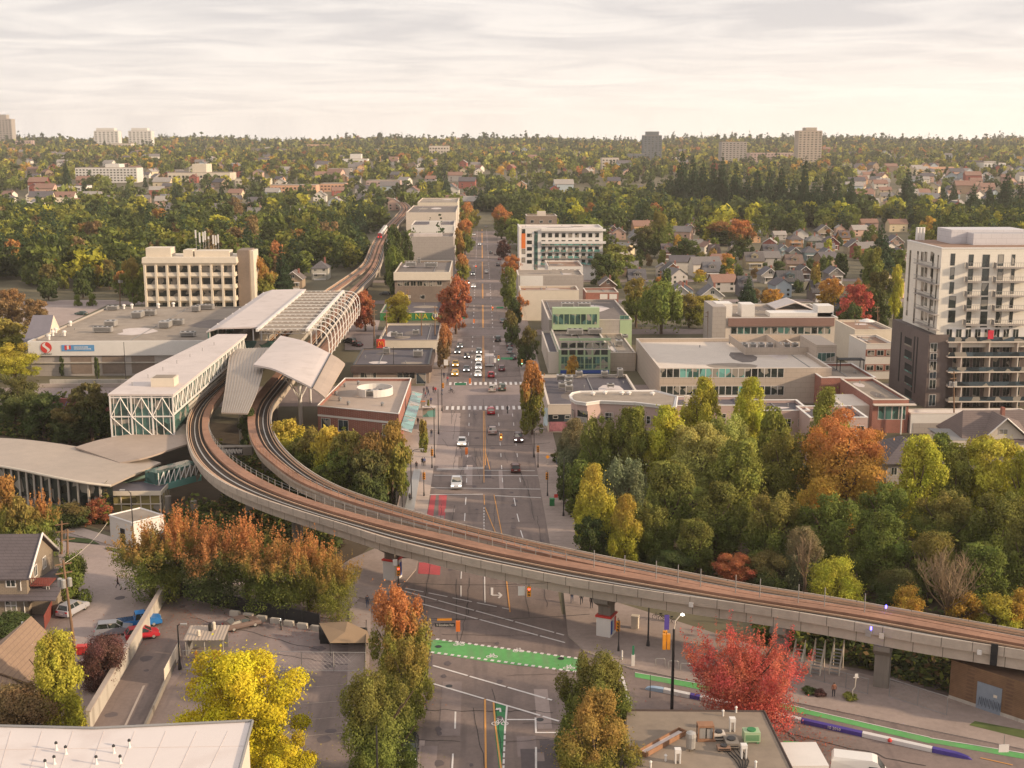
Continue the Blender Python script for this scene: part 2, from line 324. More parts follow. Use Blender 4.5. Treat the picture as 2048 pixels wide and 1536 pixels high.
def shell(t,x0,x1,y0,y1,z0,z1,wall,roof,par=.5,pw=.3,coping=None,name='wall'):
    """walls with a parapet, and a roof sheet inside it"""
    m=MB()
    m.box(x0,x1,y0,y1,z0,z1-par,0)
    for a in((x0,x1,y0,y0+pw),(x0,x1,y1-pw,y1),(x0,x0+pw,y0+pw,y1-pw),(x1-pw,x1,y0+pw,y1-pw)):m.box(*a,z1-par+.001,z1,0)
    w=m.build(name,wall,t)
    r=MB();r.box(x0+pw+.003,x1-pw-.003,y0+pw+.003,y1-pw-.003,z1-par+.002,z1-par+.06);r.build('roof',roof,t)
    g=random.Random(int(x0*7+y0));W_,D_=x1-x0-2*pw-1,y1-y0-2*pw-1
    if W_>4 and D_>4:
        for q,mt in enumerate(('gravel_dark','white_roof','gravel')):
            w_,d_=W_*g.uniform(.15,.5),D_*g.uniform(.12,.45);a,b=x0+pw+.5+g.random()*(W_-w_),y0+pw+.5+g.random()*(D_-d_);r=MB();z_=z1-par+.064+q*.004;k=9
            r.poly([(a+w_*(.5+.5*g.uniform(.75,1)*math.cos(s)),b+d_*(.5+.5*g.uniform(.75,1)*math.sin(s)),z_)for s in np.linspace(0,5.6,k)]);r.build('roof_stain',mt,t)
        for q in range(3):a,b=x0+1+g.random()*W_,y0+1+g.random()*D_;r=MB();r.lathe((a,b,z1-par+.06),[(.12,0),(.12,.5),(.2,.55),(.02,.7)],6);r.build('vent_pipe','galv',t)
        r=MB();a=x0+1+g.random()*W_;r.box(a,a+.18,y0+pw+.2,y1-pw-.2,z1-par+.08,z1-par+.2);r.build('roof_conduit','galv',t)
    if coping:
        c=MB();e=.06
        c.box(x0-e,x1+e,y0-e,y0+pw+e,z1+.002,z1+.12);c.box(x0-e,x1+e,y1-pw-e,y1+e,z1+.002,z1+.12)
        c.box(x0-e,x0+pw+e,y0+pw+e,y1-pw-e,z1+.002,z1+.12);c.box(x1-pw-e,x1+e,y0+pw+e,y1-pw-e,z1+.002,z1+.12)
        c.build('coping',coping,t)
    return w
def dims(l,r,pt,pb,base,Y0=None):
    Y=Y0 or P((l+r)/2,base)[1];x0,h=FW(l,pt,Y);x1,_=FW(r,pt,Y)
    Yb=P((l+r)/2,pb,h)[1]if pb else Y+15
    return x0,x1,Y,Yb,h
def roof_unit(x,y,z,w,d,h,label,parent_mats=('steel','dark_metal'),name='air_handler'):
    m=MB();m.box(x-w/2,x+w/2,y-d/2,y+d/2,z+.15,z+h,0)
    for i in(-1,1):m.box(x+i*w*.35-.1,x+i*w*.35+.1,y-d/2+.02,y+d/2-.02,z,z+.148,1)
    n=max(1,int(w/1.2))
    for i in range(n):cx=x-w/2+(i+.5)*w/n;m.lathe((cx,y,z+h+.002),[(min(.42,d*.4),0),(min(.42,d*.4),.12)],10,1)
    for i in range(5):m.box(x-w*.42,x+w*.42,y-d/2-.03,y-d/2-.002,z+.3+i*(h-.5)/5,z+.3+(i+.45)*(h-.5)/5,1)
    return single(m,name,list(parent_mats),label,'roof unit',(x,y,z))
# ================================================================== GROUND, ROADS
def build_ground():
    xs=np.linspace(-2600,2600,105);ys=np.concatenate([np.linspace(60,800,20),np.linspace(850,4300,70),np.linspace(4400,9000,12)])
    m=MB();m.v=[(float(x),float(y),terr(x,y))for y in ys for x in xs];nx=len(xs)
    m.f=[(j*nx+i,j*nx+i+1,(j+1)*nx+i+1,(j+1)*nx+i)for j in range(len(ys)-1)for i in range(nx-1)];m.m=[0]*len(m.f)
    M('ground_cover','#615a45',.98,.4,.06,kind='plain')
    o=struct(m,'ground','ground_cover');o.data.polygons.foreach_set('use_smooth',[True]*len(o.data.polygons))
build_ground()
XL,XR=-9.2,10.2
z1,z2,z3=.02,.035,.05
CROSS=[(279,303),(386,397),(464,474),(536,546),(636,646),(740,750),(840,850)]
# foreground tarmac, streets and avenue
flat('street',[(-95,88),(75,88),(75,118),(40,134),(XR,150),(XR,172),(XL,172),(-16,158),(-45,158),(-110,205),(-110,175)],'asphalt',.012)
flat('avenue',[(XL,171.9),(XR,171.9),(XR,1035),(XL,1035)],'asphalt',.016)
for a,b in CROSS:flat('cross_street',[(-330 if a<500 else-48,a),(330 if a<560 else 60,a),(330 if a<560 else 60,b),(-330 if a<500 else-48,b)],'asphalt_old',.024)
gp('road',[(130,1085),(330,1140),(700,1215),(750,1165),(620,1140),(330,1100),(130,1050)],'asphalt_pale',.02)
gp('street',[(110,1075),(255,1110),(330,1180),(180,1460),(60,1400),(150,1290)],'asphalt_pale',.028)
gp('bus_lane',[(905,826),(875,938),(916,938),(921,826)],'asphalt_pale',.03)
gp('avenue_patch',[(871,826),(866,932),(912,932),(919,826)],'asphalt_pale',.028)
# pavements
def pave(x0,x1,y0,y1,mat='paving',n='pavement'):
    m=MB();m.box(x0,x1,y0,y1,-.2,.13,0,1);
    return struct(m,n,['kerb',mat])
edges=[172]+[v for c in CROSS for v in c]+[1035]
for i in range(0,len(edges),2):
    a,b=edges[i],edges[i+1]
    pave(XL-5.2,XL,a,b,'paving_pale' if i == 0 else 'paving');pave(XR,XR+(5.5 if i else 4.6),a,b)
def ppave(pix,mat='paving',h=.13,name='pavement'):
    m=MB();m.prism([P(a,b)for a,b in pix],-.2,h,0,1);return struct(m,name,['kerb',mat])
ppave([(1122,1140),(1136,1272),(1170,1305),(1262,1338),(1500,1388),(2048,1500),(2100,1420),(1900,1395),(1500,1290),(1230,1205),(1150,1150)],'paving')
ppave([(842,1090),(832,1140),(800,1178),(740,1200),(690,1190),(640,1160),(700,1120),(780,1085)],'paving')
ppave([(700,1200),(742,1212),(735,1430),(705,1500),(690,1500)],'paving')
ppave([(130,1046),(340,1112),(335,1126),(130,1064)],'paving_pale')
gp('plaza',[(778,800),(885,812),(860,985),(790,985),(812,830)],'paving_pale',.14)
gp('car_park',[(335,1172),(745,1250),(732,1345),(365,1345),(335,1380),(290,1300)],'asphalt_old',.03)
gp('car_park',[(365,1348),(732,1348),(715,1536),(180,1536),(250,1420)],'asphalt',.026)
gp('driveway',[(325,1180),(415,1250),(245,1475),(170,1475)],'asphalt',.034)
gp('verge',[(130,1082),(200,1088),(180,1078),(132,1072)],'grass',.14);gp('verge',[(210,1097),(290,1120),(280,1108),(215,1093)],'grass',.14)
gp('verge',[(1938,1450),(2090,1487),(2090,1468),(1950,1442)],'grass',.145)
gp('cutting_floor',[(60,800),(640,870),(830,1010),(700,1130),(330,1105),(150,1040),(0,1000),(0,800)],'soil',.01)
gp('cutting_floor',[(1130,900),(2100,1000),(2100,1300),(1560,1235),(1180,1130)],'soil',.01)
gp('car_park',[(120,600),(235,600),(150,640),(60,680),(0,690),(0,625)],'asphalt_pale',.02)
gp('car_park',[(690,640),(760,640),(745,700),(690,700)],'asphalt_pale',.02)
# ---------------- road markings
MK={}
def mark(mat):
    if mat not in MK:MK[mat]=MB()
    return MK[mat]
SN=[0]
def stripe(a,b,w,mat='paint_white',z=z3):
    SN[0]+= 1;z +=(SN[0]*7 % 40)*.0003
    a,b=Vector(a[:2]),Vector(b[:2]);d=(b-a).normalized();n=Vector((-d.y,d.x))*w/2
    mark(mat).poly([(p.x,p.y,z)for p in(a-n,b-n,b+n,a+n)])
def pst(p0,p1,w,mat='paint_white',dash=None,z=z3):
    a,b=P(*p0),P(*p1)
    if not dash:return stripe(a,b,w,mat,z)
    L_=(b-a).length;d=(b-a)/L_;s=0
    while s<L_:stripe(a+d*s,a+d*min(L_,s+dash[0]),w,mat,z);s += dash[0]+dash[1]
def ydash(x,y0,y1,dash=(3,6),w=.14,mat='paint_white'):
    y=y0
    while y<y1:stripe((x,y),(x,min(y1,y+dash[0])),w,mat);y += dash[0]+dash[1]
# crosswalk bars of the big junction
for i in range(15):x=XL+.8+i*1.28;mark('paint_white').poly([(x,274.4,z3),(x+.62,274.4,z3),(x+.62,278.4,z3),(x,278.4,z3)])
for i in range(15):x=XL+.8+i*1.28;mark('paint_white').poly([(x,303.6,z3),(x+.62,303.6,z3),(x+.62,307.4,z3),(x,307.4,z3)])
for a,b in CROSS[1:4]:
    for y in(a-1.5,a-4.5,b+1.5,b+4.5):stripe((XL,y),(XR,y),.22)
stripe((.25,308),(.25,384),.13,'paint_yellow');stripe((.55,308),(.55,384),.13,'paint_yellow')
for x in(.25,.55):
    for a,b in((401,459),(479,531),(551,631),(651,735),(755,835),(855,1030)):stripe((x,a),(x,b),.16+a*.0002,'paint_yellow')
for x in(-2.9,3.6):
    for a,b in((308,384),(401,459),(479,531),(551,631),(651,735),(755,1000)):ydash(x,a,b,w=.15+a*.0002)
stripe((.25,213),(.25,273),.14,'paint_yellow');stripe((.55,225),(.55,273),.14,'paint_yellow')
pst((971,905),(980,940),.15,'paint_yellow')
ydash(-2.9,213,272);ydash(3.6,213,272);ydash(6.8,213,272)
for yy in(935,937.5):pst((873,yy+3),(968,yy),.3)
pst((868,951),(1095,952),.28);pst((862,976),(1100,979),.28);pst((854,990),(966,989),.3);pst((990,992),(1082,996),.3);pst((968,941),(1070,942),.2)
pst((968,990),(969,1010),.14,'paint_yellow');pst((970,1015),(994,1073),.14,'paint_yellow');pst((988,990),(1005,1075),.14,'paint_yellow')
pst((968,1015),(968,1068),.15,dash=(1,.6))
for a,b in(((932,995),(931,1010)),((930,1027),(929,1043)),((1028,996),(1031,1012)),((1034,1028),(1038,1044)),((1041,1061),(1046,1076)),((923,1141),(922,1158)),((922,1172),(922,1194))):pst(a,b,.16)
pst((969,1150),(970,1206),.18);pst((1013,1160),(1020,1225),.18,'paint_yellow')
# turn arrow
pst((984,1176),(984,1191),.35);pst((984,1191),(1000,1191),.35);pst((997,1186),(1003,1191),.3);pst((997,1197),(1003,1191),.3)
pst((810,1177),(1018,1219),.25,dash=(3,.8));pst((805,1182),(1128,1271),.26,dash=(6,.3));pst((846,1209),(1130,1286),.26,dash=(9,.3))
pst((866,1332),(1104,1401),.28,dash=(5,.25));pst((866,1368),(1118,1443),.28,dash=(7,.3))
# red bus lane and green bike crossing
for pix in([(862,990),(872,990),(866,1036),(853,1036)],[(878,990),(894,990),(889,1046),(876,1040)],[(838,1125),(882,1125),(880,1150),(836,1147)]):
    mark('paint_red').poly([P(a,b,z2)for a,b in pix])
mark('paint_green').poly([P(a,b,z2)for a,b in[(850,1282),(872,1279),(1160,1317),(1168,1344),(1000,1327),(862,1306)]])
for(a,b)in(((872,1279),(1158,1318)),((862,1305),(1165,1346))):pst(a,b,.45,dash=(.42,.42),z=z3+.01)
mark('paint_green_dark').poly([P(a,b,z2)for a,b in[(990,1405),(1013,1411),(1003,1536),(1001,1560),(990,1470)]])
pst((970,1399),(972,1560),.2,'paint_yellow');pst((987,1403),(990,1445),.18,'paint_yellow');pst((990,1445),(1005,1560),.18,'paint_yellow')
pst((1014,1412),(1010,1460),.2);pst((1010,1460),(1006,1560),.2,dash=(.9,.35))
pst((1014,1440),(1072,1440),.26);pst((1071,1436),(1072,1467),.2);pst((1072,1466),(1120,1466),.26);pst((1072,1495),(1072,1540),.2)
pst((911,1424),(910,1458),.18);pst((906,1508),(904,1545),.18)
pst((1234,1315),(1262,1418),.3,dash=(6,.3))
def ring(c,r,mat='paint_white',n=14,w=.09,sx=1,z=z3+.012):
    for i in range(n):
        a,b=2*math.pi*i/n,2*math.pi*(i+1)/n
        mark(mat).poly([(c[0]+(r+s)*math.cos(t)*sx,c[1]+(r+s)*math.sin(t),z)for s,t in((-w,a),(w,a),(w,b),(-w,b))])
def bike(c,s=1):
    x,y=c[0],c[1];ring((x-.5*s,y),.36*s,w=.06);ring((x+.5*s,y),.36*s,w=.06)
    for a,b in(((-.5,0),(-.1,.05)),((-.5,0),(-.2,.75)),((-.2,.75),(-.1,.05)),((-.1,.05),(.3,.8)),((.3,.8),(.5,0)),((-.2,.7),(.3,.8)),((.3,.8),(.25,1.1)),((-.35,.95),(-.1,.95))):
        stripe((x+a[0]*s,y+a[1]*s*1.2),(x+b[0]*s,y+b[1]*s*1.2),.09,z=z3+.012)
bike(P(1000,1448),1.0)
for q in((918,1290),(984,1314),(1037,1303),(1138,1337)):bike(P(*q),.75)
pst((994,1421),(1000,1417),.2,z=z3+.012);pst((1000,1417),(1001,1425),.2,z=z3+.012);pst((993,1421),(995,1417),.25,z=z3+.012)
# green cycle lane along the lower-right street
for a,b in(((1270,1349),(1400,1372)),((1400,1372),(1610,1422)),((1610,1422),(1860,1480)),((1860,1480),(2100,1520))):
    pa,pb,pc,pd=P(a[0],a[1]-4,z2),P(b[0],b[1]-5,z2),P(b[0],b[1]+7,z2),P(a[0],a[1]+5,z2);mark('paint_green').poly([pd,pc,pb,pa]);
    stripe(pa,pb,.12,z=z3)
pst((1600,1390),(1700,1412),.15,'paint_yellow',dash=(3,5));pst((1640,1445),(2048,1536),.15,'paint_yellow',dash=(3,5))
# car park bays, driveway line
for i in range(4):y=1375+i*32;pst((600+i*4,y+2),(700-i*3,y-6),.08,'kerb')
pst((288,1372),(248,1458),.25,'kerb')
for k,m in MK.items():struct(m,'road_marking',k)
# manhole covers
for q in((877,1293),(1122,1317),(1080,1439),(898,1372)):
    m=MB();c=P(*q,.055);m.lathe(c,[(.4,0),(.4,.012)],14);struct(m,'manhole_cover','dark_metal')
# ================================================================== ELEVATED GUIDEWAY
ZD=7.2
A1=[(444,765),(398,803),(377,836),(373,874),(383,912),(406,943),(444,971),(502,997),(589,1027),(677,1054),(780,1087),(905,1118),(1034,1145),(1135,1165),(1300,1192),(1500,1220),(1660,1246),(1848,1281),(2048,1312),(2200,1338)]
A2=[(464,768),(441,795),(421,828),(419,862),(430,890),(461,922),(500,950),(560,981),(614,1002),(690,1026),(780,1050),(880,1072),(1000,1101),(1135,1128),(1300,1158),(1500,1196),(1660,1219),(1768,1235),(2048,1289),(2200,1316)]
B1=[(555,745),(520,785),(499,822),(496,858),(510,897),(543,928),(588,961),(635,983),(690,1004),(792,1035),(880,1060),(1000,1090),(1135,1124),(1300,1157),(1500,1195),(1660,1218),(1768,1234),(2048,1288),(2200,1315)]
B2=[(595,750),(575,778),(549,811),(543,846),(553,879),(576,910),(614,943),(677,979),(766,1011),(882,1045),(1034,1083),(1161,1110),(1300,1138),(1500,1177),(1660,1202),(1768,1221),(2048,1270),(2200,1298)]
def spline(pts,n):
    pts=[Vector(p)for p in pts];d=[0]
    for a,b in zip(pts,pts[1:]):d.append(d[-1]+(b-a).length)
    outp=[]
    for i in range(n):
        s=d[-1]*i/(n-1);k=min(len(pts)-2,max(j for j in range(len(d)-1)if d[j]<= s+1e-6));t=(s-d[k])/max(1e-6,d[k+1]-d[k])
        p0,p1,p2,p3=pts[max(0,k-1)],pts[k],pts[k+1],pts[min(len(pts)-1,k+2)]
        l1=(p2-p1).length;m1=(p2-p0)/max(1e-6,(p2-p0).length)*l1;m2=(p3-p1)/max(1e-6,(p3-p1).length)*l1
        t2,t3=t*t,t*t*t;outp.append(p1*(2*t3-3*t2+1)+m1*(t3-2*t2+t)+p2*(-2*t3+3*t2)+m2*(t3-t2))
    return outp
def smooth(pts,it=3):
    for _ in range(it):pts=[pts[0]]+[(pts[i-1]+pts[i]*2+pts[i+1])/4 for i in range(1,len(pts)-1)]+[pts[-1]]
    return pts
FAR_L=[Vector((-55.5,425,ZD)),Vector((-53.3,470,ZD)),Vector((-51.2,512,ZD)),Vector((-50.8,546,ZD)),Vector((-56.5,660,ZD)),Vector((-60,800,ZD)),Vector((-61.5,925,ZD)),Vector((-64.8,1020,ZD)),Vector((-75,1100,ZD+1)),Vector((-95,1180,ZD+2))]
FAR_R=[Vector((-45,300,ZD)),Vector((-45.2,390,ZD)),Vector((-46.2,425,ZD)),Vector((-45.6,460,ZD)),Vector((-45.0,492,ZD)),Vector((-46.2,546,ZD)),Vector((-51.9,660,ZD)),Vector((-55.4,800,ZD)),Vector((-56.8,925,ZD)),Vector((-60,1020,ZD)),Vector((-70,1100,ZD+1)),Vector((-91,1180,ZD+2))]
def offs(pts,w):
    o=[]
    for i,p in enumerate(pts):
        d=(pts[min(i+1,len(pts)-1)]-pts[max(0,i-1)]);n=Vector((-d.y,d.x,0)).normalized();o.append(p+n*w)
    return o
NS=150
near_o=smooth(spline([P(a,b,ZD)for a,b in A1],NS));near_i=[P(a,b,ZD)for a,b in A2]
# inner edge sampled where it lies square to the outer edge
def square_to(o,line):
    line=smooth(spline(line,500),4);res=[]
    for i,p in enumerate(o):
        d=(o[min(i+1,len(o)-1)]-o[max(0,i-1)]).normalized();best=min(line,key=lambda q:abs((q-p).dot(d))+(q-p).length*.15);res.append(best.copy())
    return smooth(res,6)
near_i=square_to(near_o,near_i)
far_n=smooth(spline([P(a,b,ZD)for a,b in B1],NS));far_f=square_to(far_n,[P(a,b,ZD)for a,b in B2])
def cs(o,i,f):return[a.lerp(b,f)for a,b in zip(o,i)]
def strip(m,o,i,f0,f1,z0,z1,mi=0):  # closed box strip between fractions
    a,b=cs(o,i,f0),cs(o,i,f1);n0=len(m.v)
    for p,q in zip(a,b):m.v +=[(p.x,p.y,p.z+z0),(q.x,q.y,q.z+z0),(q.x,q.y,q.z+z1),(p.x,p.y,p.z+z1)]
    for k in range(len(a)-1):
        u=n0+k*4
        for s in range(4):m.f.append((u+s,u+(s+1)% 4,u+4+(s+1)% 4,u+4+s));m.m.append(mi)
    m.f.append((n0,n0+3,n0+2,n0+1));m.m.append(mi);u=n0+(len(a)-1)*4;m.f.append((u,u+1,u+2,u+3));m.m.append(mi)
def guideway(label,o,i,flip=False,detail=True,depth=1.75,posts=None,walk=True,group='elevated railway guideways'):
    """o = parapet edge, i = walkway edge"""
    t=thing('elevated_guideway',label,'guideway',(o[0]+i[0])/2-Vector((0,0,ZD)),group)
    m=MB();strip(m,o,i,.0,1,-.42,0);strip(m,o,i,.12,.88,-depth,-.421);m.build('girder','girder_concrete',t)
    m=MB();strip(m,o,i,0,.045,.002,.62);m.build('parapet','girder_concrete',t)
    m=MB();strip(m,o,i,.047,.68 if walk else .95,.003,.05);m.build('track_bed','track_bed',t)
    if walk:
        m=MB();strip(m,o,i,.685,1,.002,.42,0);m.build('walkway','rust',t)
    else:
        m=MB();strip(m,o,i,.955,1,.002,.62);m.build('parapet','girder_concrete',t)
    w=(o[0]-i[0]).length
    for f in((.16,.54)if walk else(.25,.72)):
        m=MB();strip(m,o,i,f,f+.025,.051,.24);m.build('rail','rust_rail',t)
    m=MB();strip(m,o,i,.34,.38,.052,.12);m.build('reaction_rail','steel',t)
    m=MB();strip(m,o,i,.075,.1,.25,.5);m.build('power_rail','rust_rail',t)
    return t
tn=guideway('nearer curved concrete railway guideway sweeping from the walkway to the lower right',near_o,near_i)
tf=guideway('farther curved concrete railway guideway passing under the arched white roof',far_f,far_n)
# railings
def railing(t,line,z,n,h=1.1,mat='galv',rails=(.55,1.0)):
    m=MB();L_=spline(line,n)
    for p in L_:m.bar(p+Vector((0,0,z)),p+Vector((0,0,z+h)),.045)
    for r in rails:m.tube([p+Vector((0,0,z+r))for p in L_],.028,4)
    return m.build('railing',mat,t)
e=[i for i,p in enumerate(near_i)if proj(p)[0]>1140 and p.y<160][0];s0=[i for i,p in enumerate(near_i)if p.y<226][0]
railing(tn,cs(near_o,near_i,.97)[s0:e],.42,46,mat='galv')
e2=[i for i,p in enumerate(far_n)if proj(p)[0]>1140 and p.y<160][0];s1=[i for i,p in enumerate(far_n)if p.y<215][0]
railing(tf,cs(far_f,far_n,.97)[s1:e2],.42,42,mat='rust')
m=MB()
for q in(1185,1240,1302,1362,1400,1463,1523,1590,1655,1720):
    p=min(cs(near_o,near_i,.9),key=lambda p:abs(proj(p)[0]-q)+(100 if p.y>170 else 0));mm=MB();mm.bar(p+Vector((0,0,.42)),p+Vector((0,0,2.7)),.06);mm.build('walkway_post','galv',tn)
# straight guideways beyond the station
SL=[near_o[0],Vector((-57.2,300,ZD)),Vector((-57,360,ZD)),Vector((-56.6,400,ZD))]
cl=smooth(spline([(near_o[0]+near_i[0])/2,Vector((-55.8,300,ZD)),Vector((-56.2,360,ZD))]+FAR_L,160));guideway('straight guideway on the left leaving the station toward the distant trees',offs(cl,1.9),offs(cl,-1.9))
cr=smooth(spline([(far_f[0]+far_n[0])/2]+FAR_R,160));guideway('straight guideway with a bend on the right leaving the station and joining the other',offs(cr,-1.9),offs(cr,1.9))
# signal lights, boxes on the girder
def gbox(px,py,w,h,mat,label,cat,name):
    x,y=P(px,py,ZD)[:2];q=min(near_o,key=lambda p:(p.xy-Vector((x,y))).length);m=MB();d=Vector((-.47,-.88))
    m.rbox((q.x+d.x*.16,q.y+d.y*.16,ZD-.3),(w,.16,h),-.49);return single(m,name,mat,label,cat,(q.x,q.y,ZD-.3))
gbox(1738,1268,.6,.7,'steel','pale blue box on the guideway side, left of the pair above the square pier','box','equipment_box')
gbox(1762,1272,.5,.6,'cream','cream box on the guideway side, right of the pair above the square pier','box','equipment_box')
gbox(1377,1203,.5,.55,'white_paint','small white box on the guideway side above the red tree','box','equipment_box')
gbox(1967,1304,.45,.5,'white_paint','small white number plate on the guideway side near the right edge','plate','number_plate')
gbox(1995,1330,.7,2.4,'dark','tall black panel hanging on the guideway side over the brick wall','panel','hanging_board')
for q,lb in(((1772,1215),'small blue signal light on the far edge of the guideway'),((1742,1258),'small blue signal light on the near edge of the guideway')):
    p=P(*q,ZD+.9);m=MB();m.bar(p+Vector((0,0,-.9)),p+Vector((0,0,-.1)),.05,0);m.lathe(p+Vector((0,0,-.1)),[(.1,0),(.1,.35),(.04,.4)],8,1);single(m,'signal_light',['galv','blue_lamp'],lb,'signal',(p.x,p.y,ZD))
# piers
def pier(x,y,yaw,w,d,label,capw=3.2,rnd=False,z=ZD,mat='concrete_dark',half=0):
    t=thing('viaduct_pier',label,'pier',(x,y,0),'concrete piers under the railway');m=MB();H=z-1.78
    if rnd:m.lathe((x,y,0),[(w/2,0),(w/2,H-1.0)],16)
    else:m.rbox((x,y,(H-1.0)/2),(w,d,H-1.0),yaw)
    m.build('column',mat,t);m=MB();a,b=math.cos(yaw),math.sin(yaw);n0=len(m.v)
    for hw,zz in((w*.55,H-1.4),(capw/2,H-.55),(capw/2,H)):
        for sx,sy in((-1,-1),(1,-1),(1,1),(-1,1)):
            dx,dy=sx*hw,sy*d*.55;m.v.append((x+dx*a-dy*b,y+dx*b+dy*a,zz))
    for r in range(2):
        for k in range(4):m.f.append((r*4+k,r*4+(k+1)% 4,r*4+4+(k+1)% 4,r*4+4+k));m.m.append(0)
    m.f.append((8,9,10,11));m.m.append(0);m.f.append((3,2,1,0));m.m.append(0);m.build('cap',mat,t);return t
yaw_r=math.atan2(-12,25)+math.pi/2
def under(px,py,fr=.5):
    b=P(px,py);i=min(range(NS),key=lambda k:(near_o[k].xy.lerp(near_i[k].xy,fr)-b.xy).length+(80 if near_o[k].y>240 else 0));return near_o[i].lerp(far_n[min(range(NS),key=lambda k:(far_n[k]-near_i[i]).length)],.5),i
for q,lb,w in(((1755,1385),'broad square concrete pier beside the chain link fence',1.9),((1215,1272),'concrete pier above the kiosk with the painted band',1.6),((755,1165),'concrete pier with lit cap beside the bus shelter panels',1.6),((1560,1330),'shaded concrete pier behind the red tree',1.7)):
    c,i=under(*q);pier(c.x,c.y,yaw_r,w,1.6,lb,4.6 if i<120 else 4.2)
for q,lb in(((555,1100),'round concrete pier with streaks under the middle of the curve'),((365,1015),'round concrete pier beneath the start of the curve'),((480,1040),'round concrete pier with wide beam under the nearer guideway')):
    c,i=under(*q);pier(c.x,c.y,.6,1.7,1.7,lb,3.6,True)
for i in(14,30,48):c=(far_n[i]+far_f[i])/2;pier(c.x,c.y,.2,1.5,1.5,['round concrete pier under the arched white roof','round concrete pier among the shrubs inside the curve','round concrete pier under the farther guideway left of the shrubs'][[14,30,48].index(i)],3.0,True)
for i,y in enumerate((440,480,520,560)):
    pier(-45.4 if y<520 else-47,y,0,1.4,1.4,'concrete pier under the right guideway beyond the station, '+['nearest','second','third','farthest'][i]+' of four',3.0,True)
# cross beam with painted scrawl between the two guideways
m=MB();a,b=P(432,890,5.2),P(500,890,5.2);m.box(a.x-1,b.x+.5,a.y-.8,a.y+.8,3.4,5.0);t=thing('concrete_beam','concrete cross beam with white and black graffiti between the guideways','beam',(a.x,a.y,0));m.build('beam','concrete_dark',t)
m=MB()
for i in range(7):
    x=a.x+.6+i*.62;y=a.y-.815;pts=[(x,3.75),(x+.2,4.65),(x+.42,3.8),(x+.55,4.6)]
    for p,q in zip(pts,pts[1:]):m.bar((p[0],y,p[1]),(q[0],y,q[1]),.09,0)
m.build('graffiti','white_paint',t);m=MB();m.box(a.x+.3,a.x+5.0,a.y-.808,a.y-.801,3.6,4.8);m.build('graffiti_outline','dark',t)
# train far down the line
def train(cy,cx,yaw,n=2):
    t=thing('train','white and blue metro train with red nose on the guideway left of the avenue','train',(cx,cy,ZD))
    L1=16.5;c,s=math.cos(yaw),math.sin(yaw)
    def tr(u,v,z):return(cx+v*c-u*s,cy+v*s+u*c,ZD+.35+z)
    prof=[(-1.22,.25),(-1.3,1.2),(-1.28,2.2),(-1.0,2.85),(-.5,3.1),(.5,3.1),(1.0,2.85),(1.28,2.2),(1.3,1.2),(1.22,.25)]
    for k in range(4):
        u0=k*(L1+.5);m=MB();
        for u in(u0,u0+L1):m.v +=[tr(u,v,z)for v,z in prof]
        for j in range(9):m.f.append((j,j+10,j+11,j+1));m.m.append(1 if j in(1,7)else 0)
        m.f.append(tuple(range(10)));m.m.append(2 if k == 0 else 0);m.f.append(tuple(range(19,9,-1)));m.m.append(0);cr_=m.build('carriage',['white_paint','glass_blue','paint_red'],t)
        m=MB()
        for q in range(3):p=tr(u0+3+q*5,0,3.12);m.rbox((p[0],p[1],p[2]+.1),(1.3,2,.2),yaw)
        m.build('roof_unit','steel',cr_)
        if k == 0:
            for v in(-.8,.8):m=MB();p=tr(-.03,v,.9);m.rbox(p,(.35,.08,.3),yaw);m.build('tail_light','red_lamp',cr_)
i=min(range(len(cl)),key=lambda k:abs(cl[k].y-690));d=cl[i+3]-cl[i-3]
train(690,cl[i].x+.6,math.atan2(-d.x,d.y))
